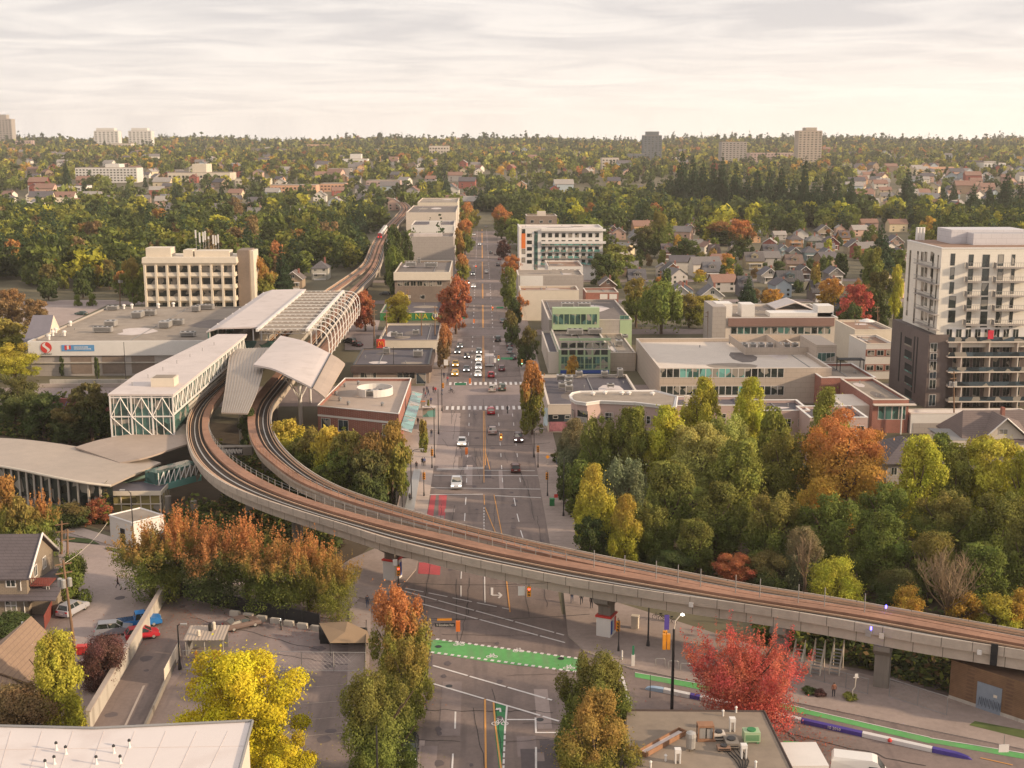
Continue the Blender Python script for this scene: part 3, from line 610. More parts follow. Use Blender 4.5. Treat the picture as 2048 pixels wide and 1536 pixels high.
# ================================================================== STATION
def plat():
    t=thing('station_platform_hall','station hall with flat white roof and open white rib canopy on its right','station',(-57,350,0))
    x0,x1,y0,y1,z=-69.6,-55.9,308,390,14.2;m=MB()
    m.grid([[(x0,y0,z-.9),(x0+3,y0,z),(x1,y0,z+.2)],[(x0,y1,z-.9),(x0+3,y1,z),(x1,y1,z+.2)]],0,.35);m.build('roof','white_roof',t)
    m=MB();m.box(-66,-58,y0,y1,7.0,8.2);m.box(-52.9,-48.5,y0,y1,7.0,8.2);m.build('platform','concrete',t)
    m=MB();m.box(x0+.2,x0+.5,y0+.5,y1,7,z-1.3);m.build('rear_wall','glass_green',t)
    m=MB()
    for y in np.arange(y0+1,y1,9.8):
        for x in(x0+.6,-58,-55.9,-43.4):m.box(x-.15,x+.15,y-.15,y+.15,8.2 if x>-69 else 7,z-.4)
    m.build('column','white_paint',t)
    # open lattice canopy: two long white beams, cross trusses
    m=MB()
    for x in(-55.7,-43.4):m.box(x-.35,x+.35,y0-6,y1-6,z-.1,z+.55)
    m.build('canopy_beam','white_paint',t)
    for k,y in enumerate(np.arange(y0-5,y1-6,6.6)):
        m=MB();
        for zz in(z+.45,z-.75):m.bar((-55.4,y,zz),(-43.7,y,zz),.09)
        for j in range(8):a=-55.4+j*1.46;m.bar((a,y,z-.75),(a+.73,y,z+.45),.06);m.bar((a+.73,y,z+.45),(a+1.46,y,z-.75),.06)
        m.build('truss','white_paint',t)
    m=MB();m.box(-55.3,-43.8,y0-5.8,y1-6.2,z-.02,z+.02);
    for y in np.arange(y0-5,y1-6,3.3):
        m.box(-55.3,-43.8,y-.05,y+.05,z+.022,z+.12)
    m.build('translucent_canopy','gravel',t)
    # curved ribs over the right track
    for y in np.arange(y0-4,y1-6,6.6):
        m=MB();pts=[(-43.2,y,z+.3)]+[(-41.8+3.4*math.sin(a),y,z-3+3.2*math.cos(a))for a in(0,.3,.6,.9,1.2,math.pi/2)]+[(-38.3,y,8.8),(-38.6,y,6.6)]
        m.tube(pts,.1,6);m.tube([(p[0]-.0,p[1]+.9,p[2]-.05)for p in pts],.07,4);m.bar(pts[0],(-42.6,y,z-1.2),.08);m.build('rib','white_paint',t)
    m=MB()
    for zz,xx in((z-1.2,-38.9),(10.6,-38.35),(8.8,-38.3),(7.2,-38.5)):m.bar((xx,y0-4,zz),(xx,y1-7,zz),.06)
    m.build('rib_rail','white_paint',t)
    m=MB();m.box(-42.2,-38.9,y0-4,y1-6,6.8,7.6);m.build('side_walkway','rust',t)
    m=MB();m.box(-66,-46,y0-1,y0-.6,8.3,11.0);m.build('end_screen','glass_green',t)
plat()
def walkway():
    z=14.0;t=thing('enclosed_walkway','long enclosed station walkway with pale roof, white zigzag trusses and glass end','walkway',(-62,250,0))
    pl=[P(219,792,z),P(273,751,z),P(435,671,z)];pr=[P(340,795,z),P(412,738,z),P(494,669,z)]
    Yf=pl[0].y;xl,xr=pl[0].x,pr[0].x;xl2=pl[2].x;yb=pl[2].y
    m=MB();m.prism([(xl-.3,Yf),(xr+.3,Yf-.3),(xr+.3,yb),(xl2,yb),(pl[1].x,pl[1].y)],z,z+.35);m.build('roof','white_roof',t)
    m=MB();m.box(xl2+.3,xr-.4,Yf+12,yb,8.9,9.4);m.box(xl2+.3,xl2+.5,Yf+25,yb,9.4,z-.05);m.build('floor_deck','concrete',t)
    # glass end hall (two storeys) with heavy diagonals
    gz=6.1;m=MB();m.box(xl+.2,xr-.2,Yf+.25,Yf+.3,gz,z-.01);m.box(xr-.3,xr-.25,Yf+.3,Yf+13,gz,z-.01);m.box(xl+.25,xl+.3,Yf+.3,Yf+22,gz,z-.01);m.build('glass_wall','glass_green',t)
    m=MB();w=(xr-xl)/3;hm=(gz+z)/2
    for k in range(4):x=xl+k*w;m.box(x-.14,x+.14,Yf-.02,Yf+.22,gz,z-.02)
    for zz in(gz+.15,hm,z-.3):m.box(xl,xr,Yf,Yf+.2,zz-.12,zz+.12)
    for k in range(9):x=xl+(k+.5)*w/3;m.box(x-.04,x+.04,Yf+.05,Yf+.2,gz,z)
    for k in range(3):
        x=xl+k*w;m.bar((x,Yf,hm),(x+w/2,Yf,z-.3),.1);m.bar((x+w/2,Yf,z-.3),(x+w,Yf,hm),.1);m.bar((x,Yf,hm),(x+w,Yf,gz+.2),.1)
    m.build('frame','white_paint',t)
    # side trusses
    m=MB();ys=np.arange(Yf,yb,2.05)
    for zz in(z-.25,10.4):m.box(xr-.12,xr+.12,Yf,yb,zz-.18,zz+.18)
    for k in range(len(ys)-1):
        a,b=ys[k],ys[k+1];m.box(xr-.08,xr+.08,a-.08,a+.08,10.4,z-.3)
        p,q=(10.5,z-.4)if k % 2 else(z-.4,10.5);m.bar((xr,a,p),(xr,b,q),.1)
    m.build('side_truss','white_paint',t)
    m=MB();m.box(xr-.45,xr-.4,Yf+13,yb,9.4,z-.01);m.build('side_glazing','glass_green',t)
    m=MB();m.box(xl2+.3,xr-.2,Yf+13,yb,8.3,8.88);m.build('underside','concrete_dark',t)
    q=P(330,770,z+.35);m=MB();m.box(q.x-2.2,q.x+2.2,q.y-1.8,q.y+1.8,z+.36,z+2.0);m.box(q.x-1.9,q.x+1.9,q.y-1.5,q.y+1.5,z+2.001,z+2.1,1)
    single(m,'roof_housing',['cream','gravel'],'cream roof housing on the walkway roof above the glass end','roof unit',(q.x,q.y,z+.36))
    m=MB()
    for k in range(7):x,y=xl+2+k*.9,Yf+8+k*8;m.lathe((x,y,z+.35),[(.07,0),(.07,.7)],6)
    m.build('vent_pipe','galv',t)
    for y in np.arange(Yf+18,yb,13):m=MB();m.box(-62.5,-61.5,y-.5,y+.5,0,8.3);m.build('support_column','concrete',t)
walkway()
def vault():
    t=thing('arched_roof','big curved white metal roof standing over the tracks on branching columns','roof',(-40,262,0))
    # arch from the upper left edge, over and down to the right
    near=[P(507,729,14.0),P(546,737,14.3),P(582,754,14.1),P(627,777,13.1),P(650,795,12.0)]
    far=[P(561,671,14.0),P(608,682,14.3),P(647,700,14.1),P(673,714,13.1),P(690,727,12.0)]
    n_=spline(near,14);f_=spline(far,14);rows=[[a.lerp(b,s/6)for s in range(7)]for a,b in zip(n_,f_)]
    m=MB();m.grid(rows[:12],0,.4);m.build('roof_sheet','white_roof',t);m=MB();m.grid([[p+Vector((0,0,.02))for p in r]for r in rows[11:]],0,.4);m.build('lower_eave','tan_roof',t)
    m=MB();m.tube([p.lerp(q,.0)+Vector((0,0,.08))for p,q in zip([rows[11][0]],[rows[11][6]])]+[rows[11][6]+Vector((0,0,.08))],.14,6);m.build('gutter','dark_metal',t)
    c=P(602,850);tp=9.0;m=MB();m.tube([(c.x,c.y,0),(c.x,c.y,tp)],[.45,.38],12)
    m.build('main_column','white_paint',t)
    for a in(rows[3][1],rows[5][3],rows[9][1],rows[10][4],rows[7][0]):m=MB();m.tube([(c.x,c.y,tp-3.4),tuple(a-Vector((0,0,.4)))],[.16,.1],6);m.build('branch','white_paint',t)
    c2=(rows[6][6].x,rows[6][6].y);m=MB();m.tube([(c2[0],c2[1],0),(c2[0],c2[1],13.6)],.3,10);m.build('main_column','white_paint',t)
    # small upper box behind
    # ribbed barrel canopy on the left
    t2=thing('ribbed_canopy','grey ribbed metal canopy curving down between the two guideways','canopy',(-48,250,0))
    L_=spline([P(478,697,12.6),P(462,706,12.6),P(455,740,12.2),P(450,782,10.9),P(443,825,8.8)],11);R_=spline([P(537,695,12.6),P(529,722,12.6),P(523,755,12.2),P(511,792,10.9),P(495,827,8.8)],11)
    rows=[[a.lerp(b,k/12)for k in range(13)]for a,b in zip(L_,R_)];m=MB();m.grid(rows,0,.25);m.build('roof_sheet','metal_roof',t2)
    m=MB()
    for k in range(0,13):m.tube([r[k]+Vector((0,0,.05))for r in rows],.06,4)
    m.build('rib','steel',t2)
    for r in(rows[1],rows[5],rows[9]):p=r[6];m=MB();m.box(p.x-.2,p.x+.2,p.y-.2,p.y+.2,0,p.z-.3);m.build('column','concrete',t2)
vault()
def lower_station():
    t=thing('lower_station_hall','low station hall with long wavy metal roof and dark glazed side at left edge','station',(-75,208,0))
    # wavy roof: rear edge, front edge as pixel rows (x, y, z)
    rear=[(-40,874,6.2),(40,878,6.3),(110,886,5.9),(155,893,5.4),(240,903,5.2),(322,925,5.2)];front=[(-40,924,6.3),(40,938,6.5),(90,949,6.5),(130,957,6.3),(175,965,6.0),(222,970,5.6)]
    a=spline([P(*q)for q in rear],16);b=spline([P(*q)for q in front],16);m=MB();m.grid([[p.lerp(q,s/8)+Vector((0,0,.05*math.sin(s/8*math.pi)))for s in range(9)]for p,q in zip(a,b)],0,.3);m.build('roof','metal_roof',t)
    m=MB();m.tube([q+Vector((0,0,-.15))for q in b],.22,6);m.build('gutter','cream',t)
    rear=[(150,894,6.0),(200,879,6.6),(290,863,6.6),(380,846,6.6)];front=[(240,925,5.6),(290,915,6.2),(345,897,6.4),(400,880,6.4)]
    a2=spline([P(*q)for q in rear],12);b2=spline([P(*q)for q in front],12);m=MB();m.grid([[p.lerp(q,s/6)for s in range(7)]for p,q in zip(a2,b2)],0,.3);m.build('link_roof','tan_roof',t)
    # side wall under the front edge, bays
    m=MB();m2=MB();m3=MB()
    for p,q in zip(b,b[1:]):
        for i in range(1):m2.poly([(p.x,p.y+.8,1.2),(q.x,q.y+.8,1.2),(q.x,q.y+.8,q.z-.25),(p.x,p.y+.8,p.z-.25)]);m.poly([(p.x,p.y+.7,0),(q.x,q.y+.7,0),(q.x,q.y+.7,1.6),(p.x,p.y+.7,1.6)])
        m3.box(p.x-.15,p.x+.15,p.y+.3,p.y+.7,0,p.z-.3)
    m2.build('glass_wall','glass_dark',t);m.build('side_wall','brick_dark',t);m3.build('column','concrete',t)
    # entrance pavilion with yellow-lit glass
    q0,q1=P(218,1020),P(320,1028);t2=thing('entrance_pavilion','small glazed entrance pavilion with flat dark roof beside the white hut','pavilion',(q0.x,q0.y,0));y0=q1.y-.3;x0,_=FW(180,1000,y0);x1,_=FW(322,1000,y0)
    m=MB();m.box(x0,x1,y0,y0+6,3.6,4.0);m.build('roof','tar',t2);m=MB();m.box(x0-.1,x1+.1,y0-.12,y0-.01,3.3,4.05);m.box(x1+.01,x1+.12,y0,y0+6,3.3,4.05);m.build('fascia','cream',t2)
    m=MB();m.box(x0+.2,x1-.2,y0+.3,y0+5.8,.02,3.28);m.build('glass_wall',glassmat('glass_warm','#8f8355'),t2);m=MB()
    for k in range(8):x=x0+.2+k*(x1-x0-.4)/7;m.box(x-.07,x+.07,y0+.15,y0+.28,0,3.29)
    for k in range(5):y=y0+.3+k*1.35;m.box(x1-.18,x1-.05,y-.06,y+.06,0,3.29)
    m.box(x0,x1,y0+.12,y0+.27,1.7,1.85);m.build('frame','cream',t2)
    # green glass bridge to the right
    a,b=P(318,972,4.0),P(402,945,4.4);t3=thing('glass_footbridge','green glazed footbridge with slanting white braces under the link roof','footbridge',(a.x,a.y,0));d=(b-a);d.z=0;n=Vector((-d.y,d.x,0)).normalized()
    m=MB();m.prism([a,b,b+n*4,a+n*4],3.0,4.1);m.build('deck','glass_teal',t3);m=MB();m.prism([a+n*.4,b+n*.4,b+n*3.6,a+n*3.6],4.102,6.1);m.build('glass_wall','glass_green',t3)
    m=MB()
    for k in range(9):
        p=a+d*k/8;m.bar((p.x,p.y,4.1),(p.x,p.y,6.2),.08)
        if k<8:r_=a+d*(k+1)/8;m.bar((p.x,p.y,4.1),(r_.x,r_.y,6.2),.09)
    m.build('brace','white_paint',t3)
    for k,q in enumerate(((335,1030),(387,1040))):p=P(*q);m=MB();m.lathe((p.x,p.y+.8,0),[(.55,0),(.55,3.0)],12);m.build('column','concrete_dark',t3)
    # covered stair behind
    m=MB();p=P(280,965,4.2);m.grid([[(p.x-3,p.y+.5,4.0),(p.x+2.6,p.y+1.8,5.2)],[(p.x-3,p.y+2.5,4.0),(p.x+2.6,p.y+3.8,5.2)]],0,.15);single(m,'stair_cover','green_panel','sloping green stair roof between the wavy roof and the pavilion','roof',(p.x,p.y,4))
lower_station()
# ================================================================== BUILDINGS
FOOT=[]  # footprints kept free of scattered trees
def foot(x0,x1,y0,y1):FOOT.append((x0-2,x1+2,y0-3,y1+3))
def box_building(name,label,cat,l,r,pt,pb,base,wall,roof,Y0=None,coping='pale_wall',par=.6,group=None,h=None):
    x0,x1,Y,Yb,hh=dims(l,r,pt,pb,base,Y0);hh=h or hh
    t=thing(name,label,cat,((x0+x1)/2,(Y+Yb)/2,0),group);shell(t,x0,x1,Y,Yb,0,hh,wall,roof,par,.35,coping);foot(x0,x1,Y,Yb)
    return t,x0,x1,Y,Yb,hh
def units(lst):
    for px,py,z,w,d,h,lb in lst:p=P(px,py,z);roof_unit(p.x,p.y,z,w,d,h,lb)
# ---- beige office block
Y=446.;x0,_=FW(289,520,Y);x1,h=FW(466,515,Y);t=thing('office_block','beige concrete office block with antennas on its roof behind the supermarket','office building',((x0+x1)/2,Y+9,0));foot(x0,x1+6,Y,Y+18)
m=MB();m.box(x0+.8,x1-.8,Y+.9,Y+17,0,h-.1);m.build('core_wall','cream',t)
fl=[FW(380,y,Y)[1]for y in(515,531.5,545,556,569,580.5,593,605,616)]  # top of parapet, win top, win bottom...
for k,(a,b)in enumerate(((fl[0],fl[1]),(fl[2],fl[3]),(fl[4],fl[5]),(fl[6],fl[7]))):
    m=MB();o=.6 if k == 0 else 0
    n0=len(m.v);x00,x11=x0-o,x1+o
    for zz,e in((b,0),(b+(a-b)*.35,.75),(a,.45)):m.v +=[(x00-e*.4,Y-e,zz),(x11+e,Y-e,zz),(x11+e,Y+17.5,zz),(x00-e*.4,Y+17.5,zz)]
    for rr in range(2):
        for q in range(4):m.f.append((rr*4+q,rr*4+(q+1)% 4,rr*4+4+(q+1)% 4,rr*4+4+q));m.m.append(0)
    m.f +=[(8,9,10,11),(3,2,1,0)];m.m +=[0,0];m.build('spandrel','cream',t)
bw=(x1-x0)/8
for k in range(9):m=MB();x=x0+k*bw;m.box(x-.35,x+.35,Y-.98,Y+.9,0,fl[1]+.3);m.build('pier','cream',t)
for k in range(8):
    for a,b in((fl[1],fl[2]),(fl[3],fl[4]),(fl[5],fl[6]),(fl[7],fl[8])):win(t,x0+(k+.5)*bw,Y+.88,(a+b)/2,round(bw-.9,1),round(a-b,1),mull=2,frame='dark_metal',glass='glass_dark')
for a,b in((fl[1],fl[2]),(fl[3],fl[4]),(fl[5],fl[6])):
    for q in range(3):win(t,x1-.78,Y+3.4+q*5,(a+b)/2,4,round(a-b,1),face='right',mull=2,frame='dark_metal')
m=MB();m.box(x1+.9,x1+5.2,Y+3,Y+14,0,FW(480,502,Y)[1]);m.build('stair_tower','brick_brown',t)
m=MB();m.box(x1+5.3,x1+6.6,Y+4,Y+14,0,FW(490,504,Y)[1]);m.build('tower_edge','cream',t)
for l,r,tp in((291,341,496),(366,385,500),(389,458,502)):a,zt=FW(l,tp,Y+3);b,_=FW(r,tp,Y+3);m=MB();m.box(a,b,Y+3,Y+10,h-.05,zt);m.build('penthouse','cream',t)
for i,(px,top,bt)in enumerate(((391,460,476),(399,465,485),(406,464,484),(410,462,480),(426,470,488),(431,471,490),(436,469,486),(417,473,478))):
    x,z1_=FW(px,top,Y+6);_,z0_=FW(px,bt,Y+6);zb=FW(px,503,Y+6)[1];m=MB();m.bar((x,Y+6,zb),(x,Y+6,z1_),.07,0);m.box(x-.28,x+.28,Y+5.75,Y+5.92,z0_,z1_,1)
    single(m,'antenna',['galv','white_paint'],f'{["first", "second", "third", "fourth", "sixth", "seventh", "eighth", "fifth"][i]} white antenna panel from the left on the office block roof','antenna',(x,Y+6,zb),'antennas on the office block')
# ---- supermarket
Y=P(240,752).y;x0,h=FW(55,683,Y);x1=-66.0;t=thing('supermarket','low supermarket with wide white fascia and round red logo on the left','supermarket',((x0+x1)/2,350,0));Yb=P(240,614,h).y;foot(x0,x1,Y,Yb)
shell(t,x0+.3,x1,Y+.5,Yb,0,h-.1,'grey_wall','gravel',.4,.3,'concrete')
m=MB();zf=FW(240,711,Y)[1];m.box(x0,x1,Y,Y+.495,zf,h);m.box(x0-.2,x0+.295,Y+.5,Y+5,zf,h);m.build('fascia','white_paint',t)
m=MB();m.box(x0+.6,x1,Y+.1,Y+.49,3.4,3.7);m.build('ledge','concrete',t)
for k,(a,b)in enumerate(((140,182),(203,248),(262,308))):
    u,_=FW(a,722,Y);v,_=FW(b,722,Y);m=MB();m.box(u,v,Y+.42,Y+.498,.6,5.2);m.build('blind_window','brick_brown',t)
# logo: red disc with white double curve
cxl,czl=FW(92.5,695,Y);rr=1.45;lg=thing('store_logo','round red supermarket logo with a white S on the white fascia','sign',(cxl,Y,czl))
m=MB();m.v=[];pts=[(cxl+rr*math.cos(a),Y-.12,czl+rr*math.sin(a))for a in np.linspace(0,2*math.pi,33)[:-1]];m.poly(pts);m.f[-1]=m.f[-1];m.build('disc',M('logo_red','#c93c36',.5,.03),lg)
m=MB();c_=[]
for i in range(21):
    s=i/20;zz=czl+rr*(1-2*s)*.97;c_.append((cxl-.42*rr*math.sin(s*2*math.pi)*1+0,zz,.30*rr*math.sin(math.pi*s)+.05))
for(xa,za,wa),(xb,zb_,wb)in zip(c_,c_[1:]):m.poly([(xa-wa,Y-.14,za),(xa+wa,Y-.14,za),(xb+wb,Y-.14,zb_),(xb-wb,Y-.14,zb_)])
m.build('curve','white_paint',lg);text_mesh('lettering','SAFEWAY',.62,'dark',lg,(cxl,Y-.1,czl-rr-.3),FRONT,w=2.8)
bx0,bz1=FW(123,690,Y);bx1,bz0=FW(189,702,Y);bn=thing('store_banner','pale blue shop banner with red and white emblem on the white fascia','banner',(bx0,Y,bz0));m=MB();m.box(bx0,bx1,Y-.1,Y-.01,bz0,bz1);m.build('cloth',M('banner_blue','#5d94c4',.6,.15,.8),bn)
m=MB();m.box(bx0+.8,bx0+1.4,Y-.14,Y-.102,bz0+.3,bz1-.1);m.box(bx0+1.9,bx0+2.4,Y-.14,Y-.102,bz0+.5,bz1-.1);m.build('emblem','logo_red',bn);m=MB();m.box(bx0+1.401,bx0+1.899,Y-.14,Y-.102,bz0+.5,bz1-.15);m.build('emblem_centre','white_paint',bn)
for z_,w_ in((bz0+.95,3.4),(bz0+.45,4.3)):  # faint illegible lines of writing
    m=MB();x=bx0+3.2
    while x<bx0+3.2+w_:l_=random.uniform(.14,.3);m.box(x,x+l_,Y-.13,Y-.102,z_,z_+.26);x += l_+random.uniform(.06,.16)
    m.build('writing','white_paint',bn)
# gabled sign structure at the roof's left end
a,b=P(52,672,9),P(102,662,9);t=thing('gabled_canopy','grey gabled roof structure at the left end of the supermarket','roof',(a.x,a.y,0));xa,_=FW(48,672,Y+14);xb,_=FW(112,672,Y+14);zt=FW(80,629,Y+20)[1];zb=6.0
m=MB();yy=Y+12;m.grid([[(xa,yy,zb),(xb-2,yy,zb)],[(xa+1,yy+7,zt),(xb-2,yy+7,zt)],[(xa,yy+14,zb),(xb-2,yy+14,zb)]],0,.2);m.build('roof',M('slate','#77737c',.8,.1),t);m=MB();m.prism([(xb-2.3,yy+.4),(xb-2.0,yy+.4),(xb-2.0,yy+13.6),(xb-2.3,yy+13.6)],0,zb);m.poly([(xb-1.98,yy,zb),(xb-1.98,yy+14,zb),(xb-1.98,yy+7,zt)]);m.build('gable','cream',t)
foot(xa,xb,yy,yy+14)
units([(206,664,9,5.2,1.7,1.5,'long grey air handler nearest the front of the supermarket roof'),(222,652,9,3,3.4,1.6,'grey air handler just behind the frontmost one on the supermarket roof'),(276,634,9,3,4.2,1.7,'grey air handler at the back of the supermarket roof, left of its twin'),(299,630,9,4,2,1.5,'grey air handler at the back of the supermarket roof, right of its twin'),(331,654,9,3,4,1.7,'grey air handler mid roof of the supermarket, left of its twin'),(352,649,9,4.5,2,1.5,'grey air handler mid roof of the supermarket, right of its twin'),(376,672,9,4,2.2,1.2,'low pale skylight box near the walkway on the supermarket roof'),(226,619,9,3.4,2,1.2,'white box at the far left corner of the supermarket roof'),(392,622,9,2.4,2.4,1.7,'teal grey cooling box at the far right of the supermarket roof'),(412,618,9,5,2,1.5,'row of grey cooling boxes at the far right of the supermarket roof')])
for i,(px,py)in enumerate(((248,618),(264,617),(317,616),(347,614),(106,672),(112,666),(129,672),(98,680),(141,652))):
    p=P(px,py,9);m=MB();m.lathe(p,[(.35,0),(.35,.9),(.6,1.0),(.5,1.4),(.1,1.55)],10);single(m,'roof_vent','white_paint',f'{["first", "second", "third", "fourth"][i]} white roof vent from the left along the rear edge of the supermarket' if i<4 else f'pale roof vent at the left corner of the supermarket roof, {["lower left", "upper", "right", "frontmost", "rearmost"][i - 4]} one','roof vent',p)
# low wall and lower terrace in front of supermarket
for q0,q1,hh,mt,lb in(((100,772),(260,775),1.6,'concrete','long concrete wall below the supermarket pavement'),((75,775),(225,790),.9,'kerb','pale kerb wall above the red painted wall')):
    a,b=P(*q0),P(*q1);m=MB();m.box(a.x,b.x,a.y,a.y+.5,0,hh);single(m,'retaining_wall',mt,lb,'wall',(a.x,a.y,0))
a,b=P(88,838),P(222,838);m=MB();m.box(a.x,b.x,a.y,a.y+.6,0,4.6);t=thing('mural_wall','reddish painted wall with blue scrawls behind the dark trees left of the glass hall','wall',(a.x,a.y,0));m.build('wall',M('mural_red','#8d5350',.9,.35,1.5),t)
m=MB()
for i in range(16):x=a.x+1+i*.8;pts=[(x+random.uniform(-.4,.4),a.y-.02,1+j*.7+random.uniform(-.2,.3))for j in range(5)];m.tube(pts,.09,4)
m.build('scrawl',M('mural_blue','#73839c',.9,.2),t)
# ---- white hut
p0,p1,p2=P(222,1082),P(268,1098),P(330,1082);t=thing('utility_hut','small white flat-roofed hut with dark door beside the orange tree row','hut',(p1.x,p1.y,0));A_,B_,C_=p0.xy,p1.xy,p2.xy;D_=A_+C_-B_;foot(A_.x,C_.x,B_.y,D_.y)
hz_=4.0;m=MB();m.prism([A_,B_,C_,D_],0,hz_);m.build('wall','white_paint',t);m=MB();cen=(A_+C_)/2;m.prism([cen+(q-cen)*.93 for q in(A_,B_,C_,D_)],hz_+.005,hz_+.12);m.build('roof','gravel',t)
m=MB();
for a,b in((A_,B_),(B_,C_),(C_,D_),(D_,A_)):m.tube([(a.x,a.y,hz_+.1),(b.x,b.y,hz_+.1)],.16,4)
m.build('coping','white_paint',t);d=(B_-A_).normalized();n=Vector((d.y,-d.x));c=A_.lerp(B_,.55)+n*.03;m=MB();m.rbox((c.x,c.y,1.4),(1.1,.08,2.5),math.atan2(d.y,d.x));m.build('door','dark',t)
# ---- brick building in the loop
hb=7.0;q=[P(635,812,hb),P(797,828,hb),P(822,757,hb),P(690,757,hb)];t=thing('brick_shop','red brick flat-roofed shop with round roof screen beside the arched roof','shop',(q[0].lerp(q[2],.5).x,q[0].lerp(q[2],.5).y,0));foot(-34,-16,240,282)
def ring_walls(t,q,z0,z1,mat,th=.35,name='wall',top=None):
    c=sum((Vector((p[0],p[1]))for p in q),Vector((0,0)))/len(q);m=MB()
    ins=[Vector((p[0],p[1]))+(c-Vector((p[0],p[1]))).normalized()*th*1.4 for p in q]
    for i in range(len(q)):j=(i+1)% len(q);m.prism([q[i],q[j],ins[j],ins[i]],z0,z1)
    return m.build(name,mat,t),ins
m=MB();m.prism(q,0,hb-.65);m.build('wall','brick',t);_,ins=ring_walls(t,q,hb-.645,hb,'brick',.3,'parapet');m=MB();m.prism(ins,hb-.64,hb-.5);m.build('roof','tan_roof',t)
for a,b in((0,1),(1,2),(2,3),(3,0)):m=MB();m.tube([tuple(q[a]+Vector((0,0,.06))),tuple(q[b]+Vector((0,0,.06)))],.14,4);m.build('coping','white_paint',t)
m=MB();e=.08;d=(q[1]-q[0]);n=Vector((d.y,-d.x,0)).normalized()*.1
m.prism([q[0]+n,q[1]+n,q[1]+n*.05,q[0]+n*.05],4.9,5.3);m.build('white_band','white_paint',t)
yw=math.atan2(d.y,d.x)
for s,w_ in((.1,2.2),(.32,2.4),(.86,2.2)):
    p=q[0]+d*s;o=win(t,p.x,p.y,3.4,w_,2.4,mull=1,glass='glass_blue');o.rotation_euler.z=yw
c=P(750,790,hb-.5);m=MB();n_=28
for k in range(n_):
    if k in(19,20):continue
    a,b=2*math.pi*k/n_,2*math.pi*(k+1)/n_;m.prism([(c.x+rr_*math.cos(s),c.y+rr_*math.sin(s))for rr_,s in((3.9,a),(3.9,b),(3.75,b),(3.75,a))],hb-.3,hb+1.3)
single(m,'round_roof_screen','white_paint','round white plant screen on the red brick shop roof','roof screen',(c.x,c.y,hb-.3))
roof_unit(c.x-1.2,c.y-.5,hb-.5,2,1.5,1.2,'pale cooling box inside the round roof screen, on the left');roof_unit(c.x+1.2,c.y+.4,hb-.5,1.8,1.5,1.1,'dark cooling box inside the round roof screen, on the right')
for i,(px,py)in enumerate(((717,769),(690,774),(672,790),(680,802),(697,810),(765,812))):p=P(px,py,hb-.5);m=MB();m.lathe(p,[(.3,0),(.3,.5),(.5,.6),(.1,.9)],8);single(m,'roof_vent','galv',f'{["rearmost", "second", "third", "fourth", "fifth", "rightmost"][i]} small vent on the red brick shop roof','roof vent',p)
m=MB();a,b=q[1]+Vector((.2,0,0)),q[2]+Vector((.2,0,0));m.grid([[(a.x,a.y,3.9),(a.x+2.4,a.y-1,3.4)],[(b.x,b.y,3.9),(b.x+2.4,b.y,3.4)]],0,.08);m.build('glass_canopy','glass_teal',t)
for s in(.0,.33,.66,1):p=a.lerp(b,s);m=MB();m.bar((p.x,p.y,3.95),(p.x+2.4,p.y-1+s,3.45),.07);m.build('canopy_rib','white_paint',t)
# ---- dark mansard restaurant
t,x0,x1,Y,Yb,h=box_building('mansard_restaurant','dark brown flat-roofed restaurant behind the red brick shop','restaurant',706,858,730,697,768,'brick_brown','tar',coping='dark_metal',par=.3)
m=MB();m.box(x0-.5,x1+.5,Y-.7,Y-.02,h-1.9,h-.2);m.box(x1+.02,x1+.7,Y,Yb,h-1.9,h-.2);m.build('mansard',M('brown_shingle','#4d403c',.95,.2,2),t)
for px in(735,812):wpx(t,Y,px-18,744,px+18,758,mull=2,frame='cream')
for w_ in(842,):wpx(t,Y,w_-10,746,w_+10,768,glass='glass_blue',mull=0,name='door')
units([(773,706,h,1.8,1.6,1.5,'cream cooling box on the dark restaurant roof'),(836,712,h,2.4,2.2,1.6,'pale cooling box on a frame at the right of the dark restaurant roof')])
# ---- burger restaurant
t,x0,x1,Y,Yb,h=box_building('burger_restaurant','low cream restaurant with grey roof and red square logo','restaurant',757,876,681,647,706,'cream','tar',coping='kerb')
sx,sz=FW(761,688,Y-1);sg=thing('restaurant_sign','red square sign with yellow arches letter on the burger restaurant corner','sign',(sx,Y-.1,sz));m=MB();m.box(sx-1.2,sx+1.2,Y-.35,Y-.05,sz-1.3,sz+1.3);m.build('panel','logo_red',sg)
m=MB()
for s in(-1,1):m.tube([(sx+s*.75,Y-.4,sz-.8),(sx+s*.62,Y-.4,sz+.4),(sx+s*.38,Y-.4,sz+.75),(sx+s*.12,Y-.4,sz+.3),(sx,Y-.4,sz-.4)],.11,5)
m.build('letter','signal_yellow',sg)
units([(788,672,h,1.8,1.6,1.3,'white cooling box at left on the burger restaurant roof'),(800,672,h,1.6,1.4,.9,'small low box mid roof on the burger restaurant'),(832,668,h,1.9,1.7,1.3,'white cooling box at right on the burger restaurant roof')])
# ---- long green mural shop
t,x0,x1,Y,Yb,h=box_building('mural_shop','low grey-roofed shop with green side wall lettered in yellow','shop',760,884,626,600,641,'paint_green_dark','tar',coping='kerb')
M('letter_yellow','#d8c535',.7,.05);p,z_=FW(848,633,Y);text_mesh('lettering','NIA',2.7,'letter_yellow',t,(p-.9,Y-.08,z_),FRONT,w=4.2)
rg=MB();px_,pz_=FW(871,633,Y)
for i in range(16):a,b=2*math.pi*i/16,2*math.pi*(i+1)/16;rg.bar((px_+1.2*math.cos(a),Y-.1,pz_+1.2*math.sin(a)),(px_+1.2*math.cos(b),Y-.1,pz_+1.2*math.sin(b)),.12)
for a in(.5,1.57,2.6):rg.bar((px_,Y-.1,pz_-1.2),(px_+.9*math.cos(a),Y-.1,pz_+.9*math.sin(a)),.09)
rg.build('emblem','letter_yellow',t)
